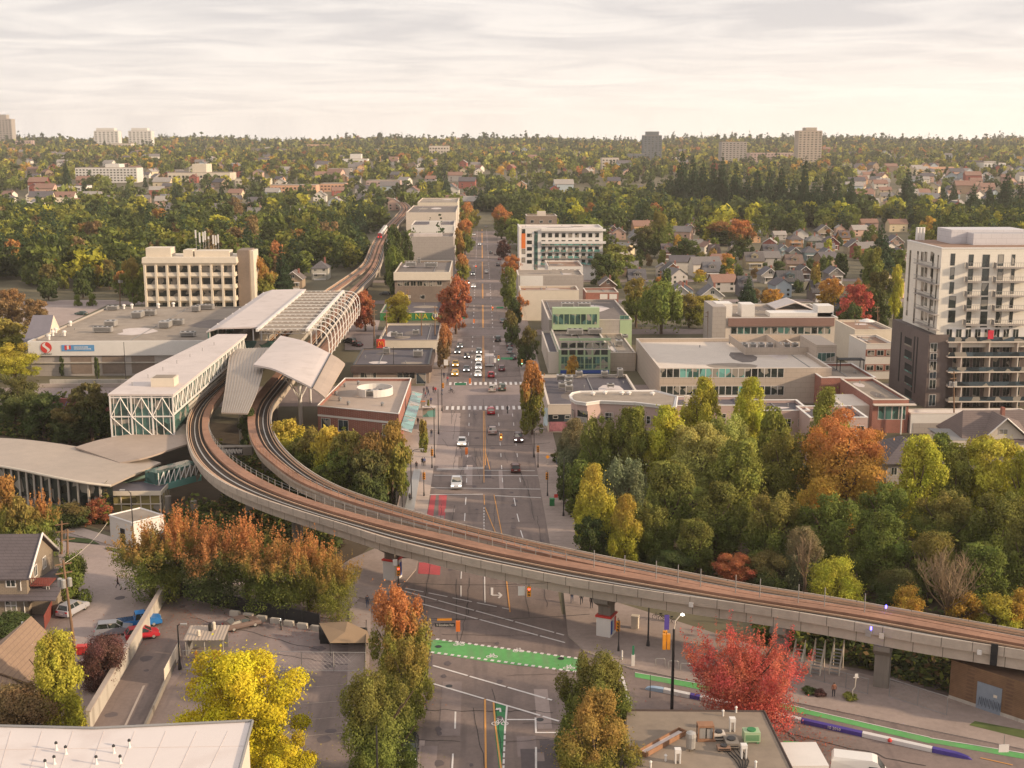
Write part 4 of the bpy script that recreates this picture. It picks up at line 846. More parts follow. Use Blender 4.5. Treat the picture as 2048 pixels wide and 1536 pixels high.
# ---- brown terrace building, big pale hall and shops beyond on the left of the avenue
t,x0,x1,Y,Yb,h=box_building('terrace_building','brown building with cream arched top storey left of the avenue','building',789,900,545,522,601,'brick_brown','gravel_dark',Y0=452,coping='cream')
m=MB();zt=FW(845,560,Y)[1];m.box(x0-.3,x1+.3,Y-.9,Y-.02,zt,h+.2);m.build('cream_band','cream',t)
for k in range(7):wpx(t,Y,795+k*13,562,806+k*13,572,mull=1,frame='cream')
wpx(t,Y,840,590,850,598,mull=0);units([(822,532,h,4,3,1.6,'pale unit at left on the terrace building roof'),(862,533,h,5,3,1.6,'grey unit at right on the terrace building roof'),(838,527,h,1.2,1.2,2.2,'tall narrow vent on the terrace building roof')])
t,x0,x1,Y,Yb,h=box_building('blank_hall','large windowless pale grey hall left of the avenue','hall',813,907,474,466,517,'grey_wall','gravel_dark',Y0=560,coping='pale_wall')
m=MB();m.box(x0+3,x0+16,Y+3,Y+6,h,h+1.2);m.build('roof_box','white_roof',t)
t,x0,x1,Y,Yb,h=box_building('stepped_shop','white stepped-front shop row beyond the blank hall','shop',822,908,450,441,480,'white_paint','tar',Y0=668)
m=MB();m.box(x0+10,x0+16,Y-.1,Y+2,h,h+2);m.build('stepped_front','white_paint',t)
t,x0,x1,Y,Yb,h=box_building('far_shop','pale low shop row under yellow trees farther up the avenue on the left','shop',812,912,425,411,445,'pale_wall','gravel_dark',Y0=800)
t,x0,x1,Y,Yb,h=box_building('far_shop','pale low block at the far end of the left avenue side','shop',835,915,405,396,420,'cream','gravel',Y0=930)
# ================================================================== RIGHT SIDE
# ---- white five storey block with orange panel
Y=545.;t=thing('white_flats','white five-storey block of flats with orange corner panel right of the avenue','apartment building',(35,556,0));x0,h=FW(1040,456,Y);x1,_=FW(1206,462,Y);shell(t,x0,x1,Y,Y+22,0,h,'white_paint','white_roof',.6,.4,'white_paint');foot(x0,x1,Y,Y+22)
ys,_=SW(1030,450,x0);m=MB();m.box(x0-.5,x0-.02,Y-.6,Y+21,3.5,h+.5);m.build('white_fin','white_paint',t)
zz=[FW(1100,y,Y)[1]for y in(466,480,493,506,519)]
for z_ in zz:
    for k in range(9):xx=FW(1087+k*13.4,470,Y)[0];win(t,xx,Y,z_-1.0,1.7,1.9,mull=1,frame='dark_metal')
for k,z_ in enumerate(zz):xx=FW(1059,470,Y)[0];win(t,xx,Y,z_-1.0,2.2,1.6,mull=1,frame='dark_metal')
m=MB();xx=FW(1072,470,Y)[0];m.box(xx-.8,xx+.8,Y-.08,Y-.01,4,FW(1072,462,Y)[1]);m.build('stair_glazing','glass_green',t)
for z_,e_ in((FW(1100,485,Y)[1],0.15),(FW(1100,460,Y)[1],0.05)):
    m=MB();m.box(FW(1082,470,Y)[0],x1+1.2,Y-1.3,Y-.1,z_-.5,z_+.4+e_);m.build('white_band','white_paint',t)
for z_ in zz[1:]:
    m=MB();m.box(FW(1083,470,Y)[0],x1,Y-1.1,Y-.09,z_-2.5,z_-2.3);m.build('balcony_slab','grey_wall',t)
    m=MB()
    for k in range(9):xx=FW(1087+k*13.4,470,Y)[0];m.box(xx-1.3,xx+1.1,Y-1.12,Y-1.08,z_-2.3,z_-1.3)
    m.build('balcony_railing','glass_teal',t)
m=MB();ax,az=FW(1043,467,Y);bx,bz=FW(1051,497,Y);m.box(ax,bx,Y-.1,Y-.02,bz,az);m.build('orange_panel','orange_paint',t)
for y_ in(463,503,520):a_,z_=FW(1047,y_,Y);win(t,a_,Y,z_,1.6,2.2,mull=0,frame='dark_metal')
m=MB();m.box(x0+.3,x1-12,Y-.15,Y-.02,0.02,3.2);m.build('shopfront','glass_dark',t)
for l,r,tp,y_,mt,lb,nm in((1053,1114,432,575,'brick_brown','brown brick block rising behind the white flats','brick_block'),):
    bb_,X0,X1,YY,YB,H_=box_building(nm,lb,'building',l,r,tp,None,470,mt,'gravel',Y0=y_);
    for k in range(3):wpx(bb_,YY,l+8+k*18,tp+8,l+15+k*18,tp+14,mull=0)
    m=MB();m.box((X0+X1)/2-2,(X0+X1)/2+2,YY+2,YY+5,H_,H_+2);m.build('roof_box','pale_wall',bb_)
# ---- small shops in front of the white flats
t,x0,x1,Y,Yb,h=box_building('red_roof_shop','small white two-storey shop with reddish flat roof before the white flats','shop',1096,1166,533,521,560,'white_paint','gravel_brown',Y0=500)
for k in range(5):wpx(t,Y,1104+k*12,538,1112+k*12,545,mull=1)
t,x0,x1,Y,Yb,h=box_building('long_shop','long shop with white and grey painted side wall right of the avenue','shop',1036,1167,551,540,592,'grey_wall','gravel',Y0=455)
m=MB();a_,b_=FW(1040,560,Y)[0],FW(1086,560,Y)[0];m.box(a_,b_,Y-.06,Y-.01,.5,h-.1);m.build('white_patch','white_paint',t)
t,x0,x1,Y,Yb,h=box_building('low_shop','low cream shop with dark brown roof between the long shop and the green glass building','shop',1040,1158,581,572,604,'cream','gravel_brown',Y0=418)
t,x0,x1,Y,Yb,h=box_building('small_brick_shop','small brick shop with two white garage doors behind the green glass building','shop',1172,1237,585,576,602,'brick','gravel',Y0=430)
for k in(0,1):wpx(t,Y,1200+k*19,588,1215+k*19,598,glass='white_paint',mull=1)
# ---- green glass building
Y=P(1160,748).y;Y2=Y+38;t=thing('green_glass_building','pale building with two green glazed bays and stepped flat roofs right of the avenue','office building',(25,350,0))
# rear block
rx0,rh=FW(1098,640,Y2);rx1,_=FW(1264,640,Y2);YB=P(1160,600,rh).y;shell(t,rx0,rx1,Y2,YB,0,rh,'grey_wall','gravel_dark',.5,.35,'pale_wall');foot(rx0,rx1,Y,YB)
# front block, mid block
fx0,fh=FW(1118,700,Y);fx1,_=FW(1221,700,Y);shell(t,fx0,fx1,Y,Y2-.01,0,fh,'green_panel','gravel_dark',.5,.35,'pale_wall')
gx1,gh=FW(1271,706,Y+4);shell(t,fx1+.01,gx1,Y+4,Y2-.01,0,gh,'beige_wall','gravel',.4,.3,'pale_wall')
kx0,kh=FW(1097,705,Y+1);shell(t,kx0,fx0-.01,Y+1,Y2-.01,0,kh,'pale_wall','tar',.5,.3,'pale_wall')
for r_,(ya,yb_)in enumerate(((685,696),(699,710),(713,728),(728,738))):
    for k in range(6):l_=1122+[0,16,32,48,64,80][k];wpx(t,Y,l_,ya,l_+14,yb_,mull=0 if r_<2 else 1,glass='glass_dark' if r_<2 else 'glass_green',frame='green_panel')
m=MB();m.box(fx0+.4,fx1-.3,Y-.12,Y-.02,FW(1170,747,Y)[1],FW(1170,740,Y)[1]);m.build('blue_band','blue_panel',t)
m=MB();m.box(fx0,fx1,Y-.5,Y-.02,FW(1170,681,Y)[1],FW(1170,676,Y)[1]);m.build('cornice','green_panel',t)
bx0,bh=FW(1104,622,Y2-.2);bx1,_=FW(1197,622,Y2);m=MB();m.box(bx0,bx1,Y2-3,Y2-.01,fh+.1,bh+1.2);m.build('upper_bay','green_panel',t)
for k in range(8):wpx(t,Y2-3,1106+k*11.2,628,1116+k*11.2,649,mull=0,glass='glass_green',frame='green_panel')
for k in(0,):wpx(t,Y2,1240,631,1258,647,mull=1,glass='glass_green',frame='green_panel')
m=MB();a_,b_=FW(1240,640,Y2)[0],FW(1264,640,Y2)[0];m.box(a_,b_,Y2-.08,Y2-.01,0,rh-.1);m.build('green_corner','green_panel',t)
units([(1135,616,rh,4,3,1.7,'white box at left on the rear roof of the green glass building'),(1168,616,rh,4,3,1.7,'white box at right on the rear roof of the green glass building'),(1150,668,fh,4.5,2.6,1.5,'cream machine at left on the front roof of the green glass building'),(1190,667,fh,4,2.6,1.5,'cream machine at right on the front roof of the green glass building'),(1145,655,fh,1.6,1.6,1.6,'small cream machine at the rear of the front roof'),(1238,690,gh,2,2,1.4,'dark machine between the green glass building and the long beige building'),(1250,676,gh,1.6,1.6,1.0,'small grey machine near the gap beside the long beige building')])
# ---- dark flat roof building
t,x0,x1,Y,Yb,h=box_building('dark_roof_shop','two-storey shop with wide dark flat roof below the green glass building','shop',1096,1290,810,750,864,'pale_wall','tar',coping='pale_wall')
m=MB();a_,z_=FW(1098,829,Y);b_,zb_=FW(1150,843,Y);m.box(x0+.1,b_,Y-.08,Y-.01,zb_,z_);m.build('grey_band','glass_blue',t)
for k in(0,1):wpx(t,Y-.08,1106+k*24,831,1116+k*24,837,mull=0)
m=MB();m.box(x0+.3,b_,Y-.05,Y-.01,.2,2.4);m.build('mural',M('mural_pink','#a06a72',.9,.5,2.5),t)
units([(1121,760,h,1.8,1.6,1.3,'rear left cooling box on the dark flat roof'),(1138,763,h,1.8,1.6,1.3,'rear middle cooling box on the dark flat roof'),(1136,771,h,1.8,1.4,1.2,'second box of the cluster on the dark flat roof'),(1125,776,h,1.8,1.4,1.2,'front left box of the cluster on the dark flat roof'),(1138,782,h,1.7,1.6,1.4,'frontmost box of the cluster on the dark flat roof'),(1158,752,h,1.6,1.4,1.2,'cooling box near the rear edge, left of the pair on the dark flat roof'),(1209,752,h,1.6,1.4,1.2,'cooling box near the rear edge, right of the pair on the dark flat roof'),(1240,752,h,1.2,2.4,1.8,'metal duct at the rear right of the dark flat roof'),(1221,774,h,1.6,1.2,.8,'low white box mid right on the dark flat roof')])
bs=thing('bus_sign','tall pale blue banner sign on the pavement beside the dark roof shop','sign',(P(1091,870).x,P(1091,870).y,0));p=P(1091,866);m=MB();m.box(p.x-.45,p.x+.45,p.y,p.y+.1,1.6,5.4);m.build('panel',M('sign_blue','#9fb4c9',.6,.1),bs);m=MB();m.bar((p.x,p.y+.16,0),(p.x,p.y+.16,5.5),.06);m.build('post','galv',bs)
# ---- pink curved apartment
Yp=P(1250,905).y;hp=FW(1250,800,Yp)[1]
arc=[P(1140,792,hp),P(1143,787,hp),P(1170,783,hp)];t=thing('pink_flats','pink three-storey flats with rounded white-rimmed corner by the green trees','apartment building',(30,246,0));foot(17,42,236,258)
out_=[P(1150,803,hp),P(1141,797,hp),P(1139,791,hp),P(1144,786,hp),P(1160,783,hp),P(1311,781,hp),P(1355,793,hp),P(1352,815,hp),P(1270,805,hp),P(1200,802,hp),P(1172,806,hp)]
cen=P(1250,795,hp);m=MB();m.prism([(cen.x+(p.x-cen.x)*.97,cen.y+(p.y-cen.y)*.93)for p in out_],0,hp-.55);m.build('wall','pink_wall',t);m=MB();m.prism([(p.x,p.y)for p in out_],hp-.54,hp-.12);m.build('cornice','white_paint',t)
m=MB();m.prism([(cen.x+(p.x-cen.x)*.95,cen.y+(p.y-cen.y)*.88)for p in out_],hp-.119,hp-.05);m.build('roof','gravel',t)
m=MB()
for a,b in zip(out_,out_[1:]+out_[:1]):m.tube([(a.x,a.y,hp),(b.x,b.y,hp)],.17,5)
m.build('coping','white_paint',t)
fa,fb=Vector((cen.x+(out_[9].x-cen.x)*.97,cen.y+(out_[9].y-cen.y)*.93)),Vector((cen.x+(out_[7].x-cen.x)*.97,cen.y+(out_[7].y-cen.y)*.93));dd=(fb-fa);yw=math.atan2(dd.y,dd.x)
for fz in(hp-3.0,hp-5.9,hp-8.7):
    for s,w_,mu in((.12,1.7,1),(.33,.8,0),(.4,.8,0),(.58,.8,0),(.66,.8,0),(.84,1.7,1)):
        p=fa+dd*s;o=win(t,p.x,p.y,fz,w_,1.6,mull=mu,bars=1);o.rotation_euler.z=yw
ga,gb=Vector((cen.x+(out_[0].x-cen.x)*.97,cen.y+(out_[0].y-cen.y)*.93)),Vector((cen.x+(out_[10].x-cen.x)*.97,cen.y+(out_[10].y-cen.y)*.93));d2=gb-ga;yw2=math.atan2(d2.y,d2.x)
for fz in(hp-2.7,hp-5.6,hp-8.6):
    p=(ga+gb)/2+d2*.1;n=Vector((d2.y,-d2.x)).normalized();m=MB();m.rbox((p.x+n.x*.02,p.y+n.y*.02,fz),(2.3,.1,2.0),yw2);m.build('balcony_recess','glass_dark',t);m=MB();m.rbox((p.x+n.x*.5,p.y+n.y*.5,fz-.6),(2.4,.08,.9),yw2);m.rbox((p.x+n.x*.27,p.y+n.y*.27,fz-1.1),(2.4,.55,.12),yw2);m.build('balcony','steel',t)
    p=ga-d2*.18;m=MB();m.rbox((p.x-.3,p.y+.6,fz),(.9,.1,1.8),yw2-.7);m.build('corner_window','glass_blue',t)
for i,(px,py)in enumerate(((1210,788),(1244,789),(1258,789),(1186,790),(1305,790))):p=P(px,py,hp);m=MB();m.lathe(p,[(.35,0),(.35,.35),(.6,.4),(.1,.7)],8);single(m,'roof_vent','white_paint',f'{["second", "third", "fourth", "first", "fifth"][i]} white vent from the left on the pink flats roof','roof vent',p)
# pink flats continued behind the trees
for i,(l,r,tp,bk,base,lb)in enumerate(((1352,1500,812,793,905,'pink rear wing with flat roof directly right of the rounded flats'),(1500,1620,822,800,905,'pink wing with flat grey roof between the yellow treetops'),(1620,1736,836,812,925,'pink wing with white window nearest the orange tree'))):
    b_,X0,X1,YY,YB,H_=box_building('pink_wing',lb,'apartment building',l,r,tp,bk,base,'pink_wall','tar',coping='white_paint')
    for k in range(4):
        for z_ in(H_-2.4,H_-5.3):win(b_,X0+(k+.5)*(X1-X0)/4,YY,z_,1.6,1.7,mull=1,bars=1)
    m=MB();m.box(X0+2,X0+3,YY+2,YY+3,H_,H_+1.6);m.build('chimney','pale_wall',b_)
# ---- long beige building
Y=P(1480,806).y;t=thing('long_beige_building','long beige building with two ribbons of green windows','office building',(62,300,0));x0,h=FW(1320,738,Y);x1,_=FW(1664,738,Y)
xL=x0;Yb=SW(1272,682,xL)[0];shell(t,x0,x1,Y,Yb,0,h,'beige_wall','pale_wall',.9,.4,'pale_wall');foot(x0,x1,Y,Yb)
for(ya,yb_)in((736,755),(772,790)):
    for k in range(19):l_=1320.5+k*13.05;wpx(t,Y,l_,ya,l_+12.8,yb_,mull=0,glass='glass_teal' if(ya == 736 and 3 <= k <= 12)else('glass_teal' if k == 12 else 'glass_dark'),frame='white_paint')
a_,z_=FW(1490,706,Y+8);b_,_=FW(1640,706,Y+8);q=P(1485,705,h-.8);X0=P(1490,712,h-.8).x;X1=P(1640,706,h-.8).x;pu=thing('plant_enclosure','grey louvred plant enclosure on the long beige building roof','roof enclosure',((X0+X1)/2,q.y+4,h-.8));
y0_,y1_=P(1560,712,h-.8).y,P(1560,690,h-.8).y+4
m=MB();
for a in((X0,X1,y0_,y0_+.2),(X0,X1,y1_-.2,y1_),(X0,X0+.2,y0_+.2,y1_-.2),(X1-.2,X1,y0_+.2,y1_-.2),((X0+X1)/2,(X0+X1)/2+.2,y0_+.2,y1_-.2)):m.box(*a,h-.5,h+1.4)
m.build('screen','beige_wall',pu)
for k in range(7):
    xx=X0+2+k*2.2;roof_unit(xx,(y0_+y1_)/2,h-.8,1.5,1.6,1.6,f'{["first", "second", "third", "fourth", "fifth", "sixth", "seventh"][k]} cooling unit from the left inside the grey plant enclosure')
m=MB();a_,z_=FW(1650,690,Y+14);b_,_=FW(1686,690,Y+14);m.box(x1+.02,x1+5,Y+14,Y+30,0,z_);m.build('side_wing','beige_wall',t);win(t,x1+2.5,Y+14,z_-3,4.4,2.2,mull=3,glass='glass_green');foot(x1,x1+5,Y+14,Y+30)
# ---- brick wings to the right
t,x0,x1,Y,Yb,h=box_building('brick_wing','red brick wing with roof terrace right of the long beige building','building',1643,1752,756,727,815,'brick','gravel',coping='white_paint')
for k in range(4):wpx(t,Y,1696+k*13,771,1708+k*13,789,mull=0,glass='glass_green')
m=MB();a_,z_=FW(1685,763,Y);m.box(a_,x1+.4,Y-1.2,Y-.02,z_-.3,z_);m.build('ledge','pale_wall',t)
ax=P(1700,738,h);pg=thing('pergola','dark pergola on the brick wing terrace','pergola',ax);m=MB();m.box(ax.x-3,ax.x+3,ax.y-1.5,ax.y+1.5,h+2.3,h+2.5);m.build('canopy','dark',pg)
for sx_,sy_ in((-1,-1),(1,-1),(-1,1),(1,1)):m=MB();m.box(ax.x+sx_*2.8-.08,ax.x+sx_*2.8+.08,ax.y+sy_*1.4-.08,ax.y+sy_*1.4+.08,h-.4,h+2.29);m.build('post','dark',pg)
t,x0,x1,Y,Yb,h=box_building('brick_corner_building','red brick corner block with big window and white post','building',1746,1818,800,757,866,'brick','gravel',coping='pale_wall')
for k in range(4):wpx(t,Y,1757+k*14,812,1770+k*14,839,mull=0,glass='glass_green')
m=MB();m.box(x0,x1+1.2,Y-1.3,Y-.02,FW(1780,807,Y)[1]-.25,FW(1780,807,Y)[1]);m.build('ledge','pale_wall',t);m=MB();px_=FW(1801,810,Y)[0];m.lathe((px_,Y-1.1,0),[(.16,0),(.16,FW(1780,808,Y)[1]-.3)],8);m.build('post','white_paint',t)
m=MB();m.box(x0-6,x0-.01,Y+2,Y+14,0,h-1.6);m.build('linking_wall','pale_wall',t)
# ---- white garage row behind the house at right
t,x0,x1,Y,Yb,h=box_building('garage_row','long low white garage row at the foot of the dark brick tower','garage',1822,2060,828,818,866,'white_paint','white_roof')
m=MB();m.box(x0+.5,FW(1890,850,Y)[0],Y-.06,Y-.01,.1,2.2);m.build('garage_door','grey_wall',t)
m=MB();a_=FW(1893,850,Y)[0];m.box(a_,a_+.8,Y-.08,Y-.01,.1,2.1);m.build('door','dark',t)
# ---- sawtooth pale building
t,x0,x1,Y,Yb,h=box_building('terraced_white_building','white and brown two-storey building with roof terraces behind the long beige building','building',1452,1676,636,608,690,'pale_wall','gravel',coping='white_paint',Y0=358)
m=MB();zt,zb_=FW(1560,636,Y)[1],FW(1560,652,Y)[1];m.box(FW(1456,640,Y)[0],FW(1668,640,Y)[0],Y-.6,Y-.02,zb_,zt);m.build('brown_band',M('brown_clad','#85685f',.8,.1),t)
for k in range(15):wpx(t,Y,1462+k*13.4,654,1474+k*13.4,668,mull=0,glass='glass_green' if k % 3 else 'glass_dark')
m=MB();a_,b_=FW(1425,620,Y)[0],FW(1452,620,Y)[0];m.box(a_,b_-.02,Y-.4,Y+14,0,FW(1440,613,Y)[1]);m.build('end_wall','grey_wall',t)
for l,r,tp,bt in((1433,1465,607,625),(1484,1510,609,624),(1540,1665,626,637),(1636,1668,612,636)):a_,z_=FW(l,tp,Y+6);b_,_=FW(r,tp,Y+6);m=MB();m.box(a_,b_,Y+6,Y+12,h-.6,z_);m.build('penthouse','white_paint',t)
m=MB();a_,z_=FW(1545,601,Y+24);b_,_=FW(1625,601,Y+24);m.grid([[(a_,Y+20,z_-2),((a_+b_)/2,Y+20,z_),(b_,Y+20,z_-2.5)],[(a_,Y+32,z_-2),((a_+b_)/2,Y+32,z_),(b_,Y+32,z_-2.5)]],0,.3);m.box(a_+.3,b_-.3,Y+20.3,Y+31.7,h-.6,z_-2.5);m.build('rear_roof','white_roof',t)
for i,px in enumerate((1418,1440)):
    pass
# ---- church-like house and low roofs right of the green glass building
# ---- balcony apartment block with terrace
t,x0,x1,Y,Yb,h=box_building('striped_flats','white and brick striped four-storey flats left of the dark brick tower','apartment building',1733,1790,688,None,762,'white_paint','gravel_brown',coping='cream',Y0=309)
for k in range(3):
    zc=h-2.3-k*3.9;m=MB();m.box(x0-.1,x1+.1,Y-.12,Y-.02,zc-.9,zc+.9);m.build('brick_band','brick',t)
    for q in range(3):win(t,x0+(q+.5)*(x1-x0)/3,Y-.13,zc,1.8,1.4,mull=1)
t2,x0,x1,Y,Yb,h=box_building('cream_flats','cream flats with rooftop terrace and white parasol behind the striped flats','apartment building',1710,1788,660,640,740,'cream','gravel_brown',Y0=328,coping='cream')
p=P(1757,668,h+.2);um=thing('parasol','white parasol on the cream flats terrace','parasol',(p.x,Y-1,h));m=MB();m.bar((p.x,Y+2,h),(p.x,Y+2,h+2.6),.04);m.build('pole','galv',um);m=MB();m.lathe((p.x,Y+2,h+2.1),[(2.2,0),(1.1,.5),(.02,.8)],12);m.build('canopy','white_paint',um)
for k in range(5):wpx(t2,Y,1716+k*4,680+0,1719+k*4,688,mull=0)
# ---- the tower
Y=274.;t=thing('apartment_tower','eleven-storey cream apartment tower on dark brick podium at the right edge','apartment tower',(112,286,0));tx0,th_=FW(1884,498,Y);tx1=127.;pz=FW(1856,669,Y)[1];px0=FW(1856,700,Y)[0];foot(px0,tx1,Y,Y+26)
Ytb=SW(1815,482,tx0)[0];Ypb=SW(1785,640,px0)[0]
m=MB();m.box(tx0,tx1,Y,Ytb,pz-3,th_);m.build('upper_wall',M('tower_white','#e0d8cc',.8,.06,.5,kind='panel',col2='#cfc6ba'),t);m=MB();m.box(px0,FW(1896,700,Y)[0],Y-.3,Ypb,0,pz);m.box(FW(1896,700,Y)[0]+.01,tx1,Y+1.2,Ytb,0,pz-3.01);m.build('podium_wall','brick_dark',t)
m=MB();m.box(tx0-.1,tx1,Y-.1,Ytb+.1,th_+.002,th_+.3);m.build('coping','white_paint',t);m=MB();m.box(tx0+.6,tx1,Y+.6,Ytb-.6,th_+.301,th_+.36);m.build('roof','gravel_brown',t)
a_,z_=FW(1903,468,Y+10);m=MB();m.box(a_,tx1,Y+10,Y+19,th_+.37,z_+1);m.build('penthouse',M('white_louvre','#c7c3c6',.7,.06,.6,kind='panel'),t);m=MB();a2_=FW(1948,465,Y+6)[0];m.box(a2_,tx1,Y+6,Y+9.99,th_+.37,FW(1948,467,Y+6)[1]);m.build('penthouse','white_louvre',t)
for k,px_ in enumerate((1825,1831,1837)):
    x_,z_=FW(px_,462,Ytb-2);m=MB();m.lathe((x_+1.2,Ytb-2,th_+.37),[(.4,0),(.4,3.0),(.3,3.1)],10);single(m,'roof_flue','white_paint',f'{["left", "middle", "right"][k]} of three white flues at the left corner of the tower roof','flue',(x_+1.2,Ytb-2,th_+.37))
rows=[509,537,566,594,623,652];
def rect_part(l,tp,r,bt,mat,name,dy=-.05,th2=.045,plane=Y):
    x0_,z1_=FW(l,tp,plane);x1_,_=FW(r,tp,plane);_,z0_=FW((l+r)/2,bt,plane);m=MB();m.box(x0_,x1_,plane+dy-th2,plane+dy+.001 if False else plane+dy+th2-.001,z0_,z1_);return m.build(name,mat,t)
for i,ry in enumerate(rows[:6]):
    k=i*-1.2
    wpx(t,Y,1938+k,ry,1948+k,ry+23,mull=0,frame='dark_metal');wpx(t,Y,1966+k,ry,1980+k,ry+25,mull=0,frame='dark_metal');wpx(t,Y,1997+k,ry,2008+k,ry+23,mull=0,frame='dark_metal');wpx(t,Y,2024+k,ry,2031+k,ry+22,mull=0,frame='dark_metal')
    if i<5:
        wpx(t,Y,1902+k,ry-2,(1911 if i<3 else 1916)+k,ry+22,mull=0,frame='dark_metal')
        for l,r in((1934+k,1963+k),(1990+k,2052)):
            x0_,z_=FW(l,ry+26,Y-1);x1_,_=FW(r,ry+26,Y-1);m=MB();m.box(x0_,x1_,Y-1.7,Y-.06,z_-.2,z_);m.build('balcony_slab','grey_wall',t)
            m=MB();
            for xx in np.arange(x0_+.05,x1_,.5):m.box(xx-.025,xx+.025,Y-1.68,Y-1.63,z_,z_+1.05)
            m.box(x0_,x1_,Y-1.69,Y-1.62,z_+1.051,z_+1.12);m.box(x0_,x0_+.05,Y-1.61,Y-.06,z_+.001,z_+1.1);m.build('balcony_railing','galv',t)
# white row above the podium, flag
wx=FW(1896,660,Y)[0];m=MB();zt,zb_=FW(1950,655,Y)[1],FW(1950,680,Y)[1];m.box(wx,tx1,Y-.1,Y+1.15,zb_,zt);m.build('white_storey','white_paint',t)
for k in range(8):wpx(t,Y-.1,1893+k*19,658,1905+k*19,676,mull=1,frame='white_paint',glass='glass_dark')
x_,z_=FW(1981,669,Y-2);m=MB();m.box(x_-.65,x_+.65,Y-2.2,Y-2.15,z_-1,z_+1);single(m,'balcony_flag',M('flag_red','#c32f42',.8,.25,2),'red and white flag hanging on a tower balcony','flag',(x_,Y-2.2,z_))
for i,ry in enumerate((682,712,742,771,801)):
    x0_,z_=FW(1894,ry,Y-1);m=MB();m.box(x0_,tx1,Y-1.8,Y+1.19,z_-.3,z_);m.build('balcony_slab','pale_wall',t)
    m=MB();m.box(x0_,tx1,Y-1.78,Y-1.72,z_+.001,z_+1.0);m.build('balcony_railing','glass_blue',t)
    for k in range(7):xx,_=FW(1912+k*20,ry+16,Y+1.2);win(t,xx,Y+1.2,z_-1.9,1.7,2.3,mull=1,frame='grey_wall',glass='glass_dark')
    for k in range(3):xx=x0_+3+k*6.5;m=MB();m.box(xx,xx+.25,Y-1.7,Y+1.19,z_-3.0,z_-.301);m.build('partition','pale_wall',t)
# podium front strip windows, left face
for k,(ya,yb_)in enumerate(((686,704),(706,720),(722,741),(743,757),(759,778),(789,812))):wpx(t,Y-.3,1861-k*.6,ya,1875-k*.6,yb_,mull=1,bars=0,frame='white_paint',glass='glass_blue' if k % 2 else 'glass_dark')
def side_win(X0_,l,tp,r,bt,mat='glass_dark',name='window',plane=None):
    ya,z1_=SW(l,tp,X0_);yb_,_=SW(r,tp,X0_);_,z0_=SW((l+r)/2,bt,X0_);m=MB();m.box(X0_-.06,X0_-.005,min(ya,yb_),max(ya,yb_),z0_,z1_);return m.build(name,mat,t)
for l,r,tp,bt in((1820,1823,500,634),(1835,1838,502,650),(1866,1869,506,665),(1876,1878,510,662)):side_win(tx0,l,tp,r,bt)
for i,ry in enumerate((503,534,563,592,621)):
    for l in(1843,1850,1862):side_win(tx0,l,ry,l+5,ry+20)
    ya,z_=SW(1829,ry+22,tx0-1);yb_,_=SW(1872,ry+22,tx0-1);m=MB();m.box(tx0-1.3,tx0-.07,min(ya,yb_),max(ya,yb_),z_-.15,z_);m.build('balcony_slab','grey_wall',t);m=MB();m.box(tx0-1.3,tx0-1.25,min(ya,yb_),max(ya,yb_),z_+.9,z_+1.0)
    for yy_ in np.arange(min(ya,yb_),max(ya,yb_),.6):m.box(tx0-1.29,tx0-1.26,yy_,yy_+.05,z_+.001,z_+.899)
    m.build('balcony_railing','galv',t)
for l,r,tp,bt in((1802,1804,664,765),(1829,1831,672,785),(1835,1837,674,790)):side_win(px0,l,tp,r,bt,'dark')
for ry in(672,698,724,750,776):side_win(px0,1810,ry,1824,ry+17,'dark','balcony_recess');side_win(px0-.08,1809,ry+14,1824,ry+20,'glass_teal','balcony_railing')
# ================================================================== GABLED HOUSES
def gable_mesh(w,d,he,hr,wallm='wall_tint',roofm='roof_tint',over=.5,ridge='y',chim=True,wins=True,combined=False,dormer=False):
    """ridge along y: the gable faces the camera; origin centre of footprint"""
    out=[]
    m=MB();w2,d2=w/2,d/2
    if ridge == 'x':m.v=[];
    def T(x,y,z):return(x,y,z)if ridge == 'y' else(-y,x,z)
    a,b=(w2,d2)if ridge == 'y' else(d2,w2)  # a half span, b half ridge length
    n=0;m.v=[T(-a,-b,0),T(a,-b,0),T(a,b,0),T(-a,b,0),T(-a,-b,he),T(a,-b,he),T(a,b,he),T(-a,b,he),T(0,-b,he+hr),T(0,b,he+hr)]
    m.f=[(0,1,5,8,4),(2,3,7,9,6),(1,2,6,5),(3,0,4,7)];m.m=[0]*4;out.append(('wall',m,[wallm]))
    r=MB();th_r=.18;s=hr/a;e=over
    def rp_(sx,y,u):x=sx*u;return T(x,y,he+hr-abs(u)*s+.02)
    for sx in(-1,1):
        n0=len(r.v);r.v +=[rp_(sx,-b-e,0),rp_(sx,-b-e,a+e),rp_(sx,b+e,a+e),rp_(sx,b+e,0)];r.v +=[(v[0],v[1],v[2]+th_r)for v in r.v[n0:n0+4]]
        for f in((0,3,2,1),(4,5,6,7),(0,1,5,4),(1,2,6,5),(2,3,7,6),(3,0,4,7)):r.f.append(tuple(n0+i for i in f));r.m.append(0)
    out.append(('roof',r,[roofm]))
    return out
def hip(r,x0,x1,y0,y1,z,hr,e=.5):
    x0 -= e;x1 += e;y0 -= e;y1 += e;w,d=x1-x0,y1-y0;k=min(w,d)/2;n0=len(r.v)
    if w >= d:a,b=((x0+k,(y0+y1)/2),(x1-k,(y0+y1)/2))
    else:a,b=(((x0+x1)/2,y0+k),((x0+x1)/2,y1-k))
    r.v +=[(x0,y0,z),(x1,y0,z),(x1,y1,z),(x0,y1,z),(*a,z+hr),(*b,z+hr)]
    fs=[(0,1,5,4),(1,2,5),(2,3,4,5),(3,0,4)]if w >= d else[(0,1,4),(1,2,5,4),(2,3,5),(3,0,4,5)]
    for f in fs+[(3,2,1,0)]:r.f.append(tuple(n0+i for i in f));r.m.append(0)
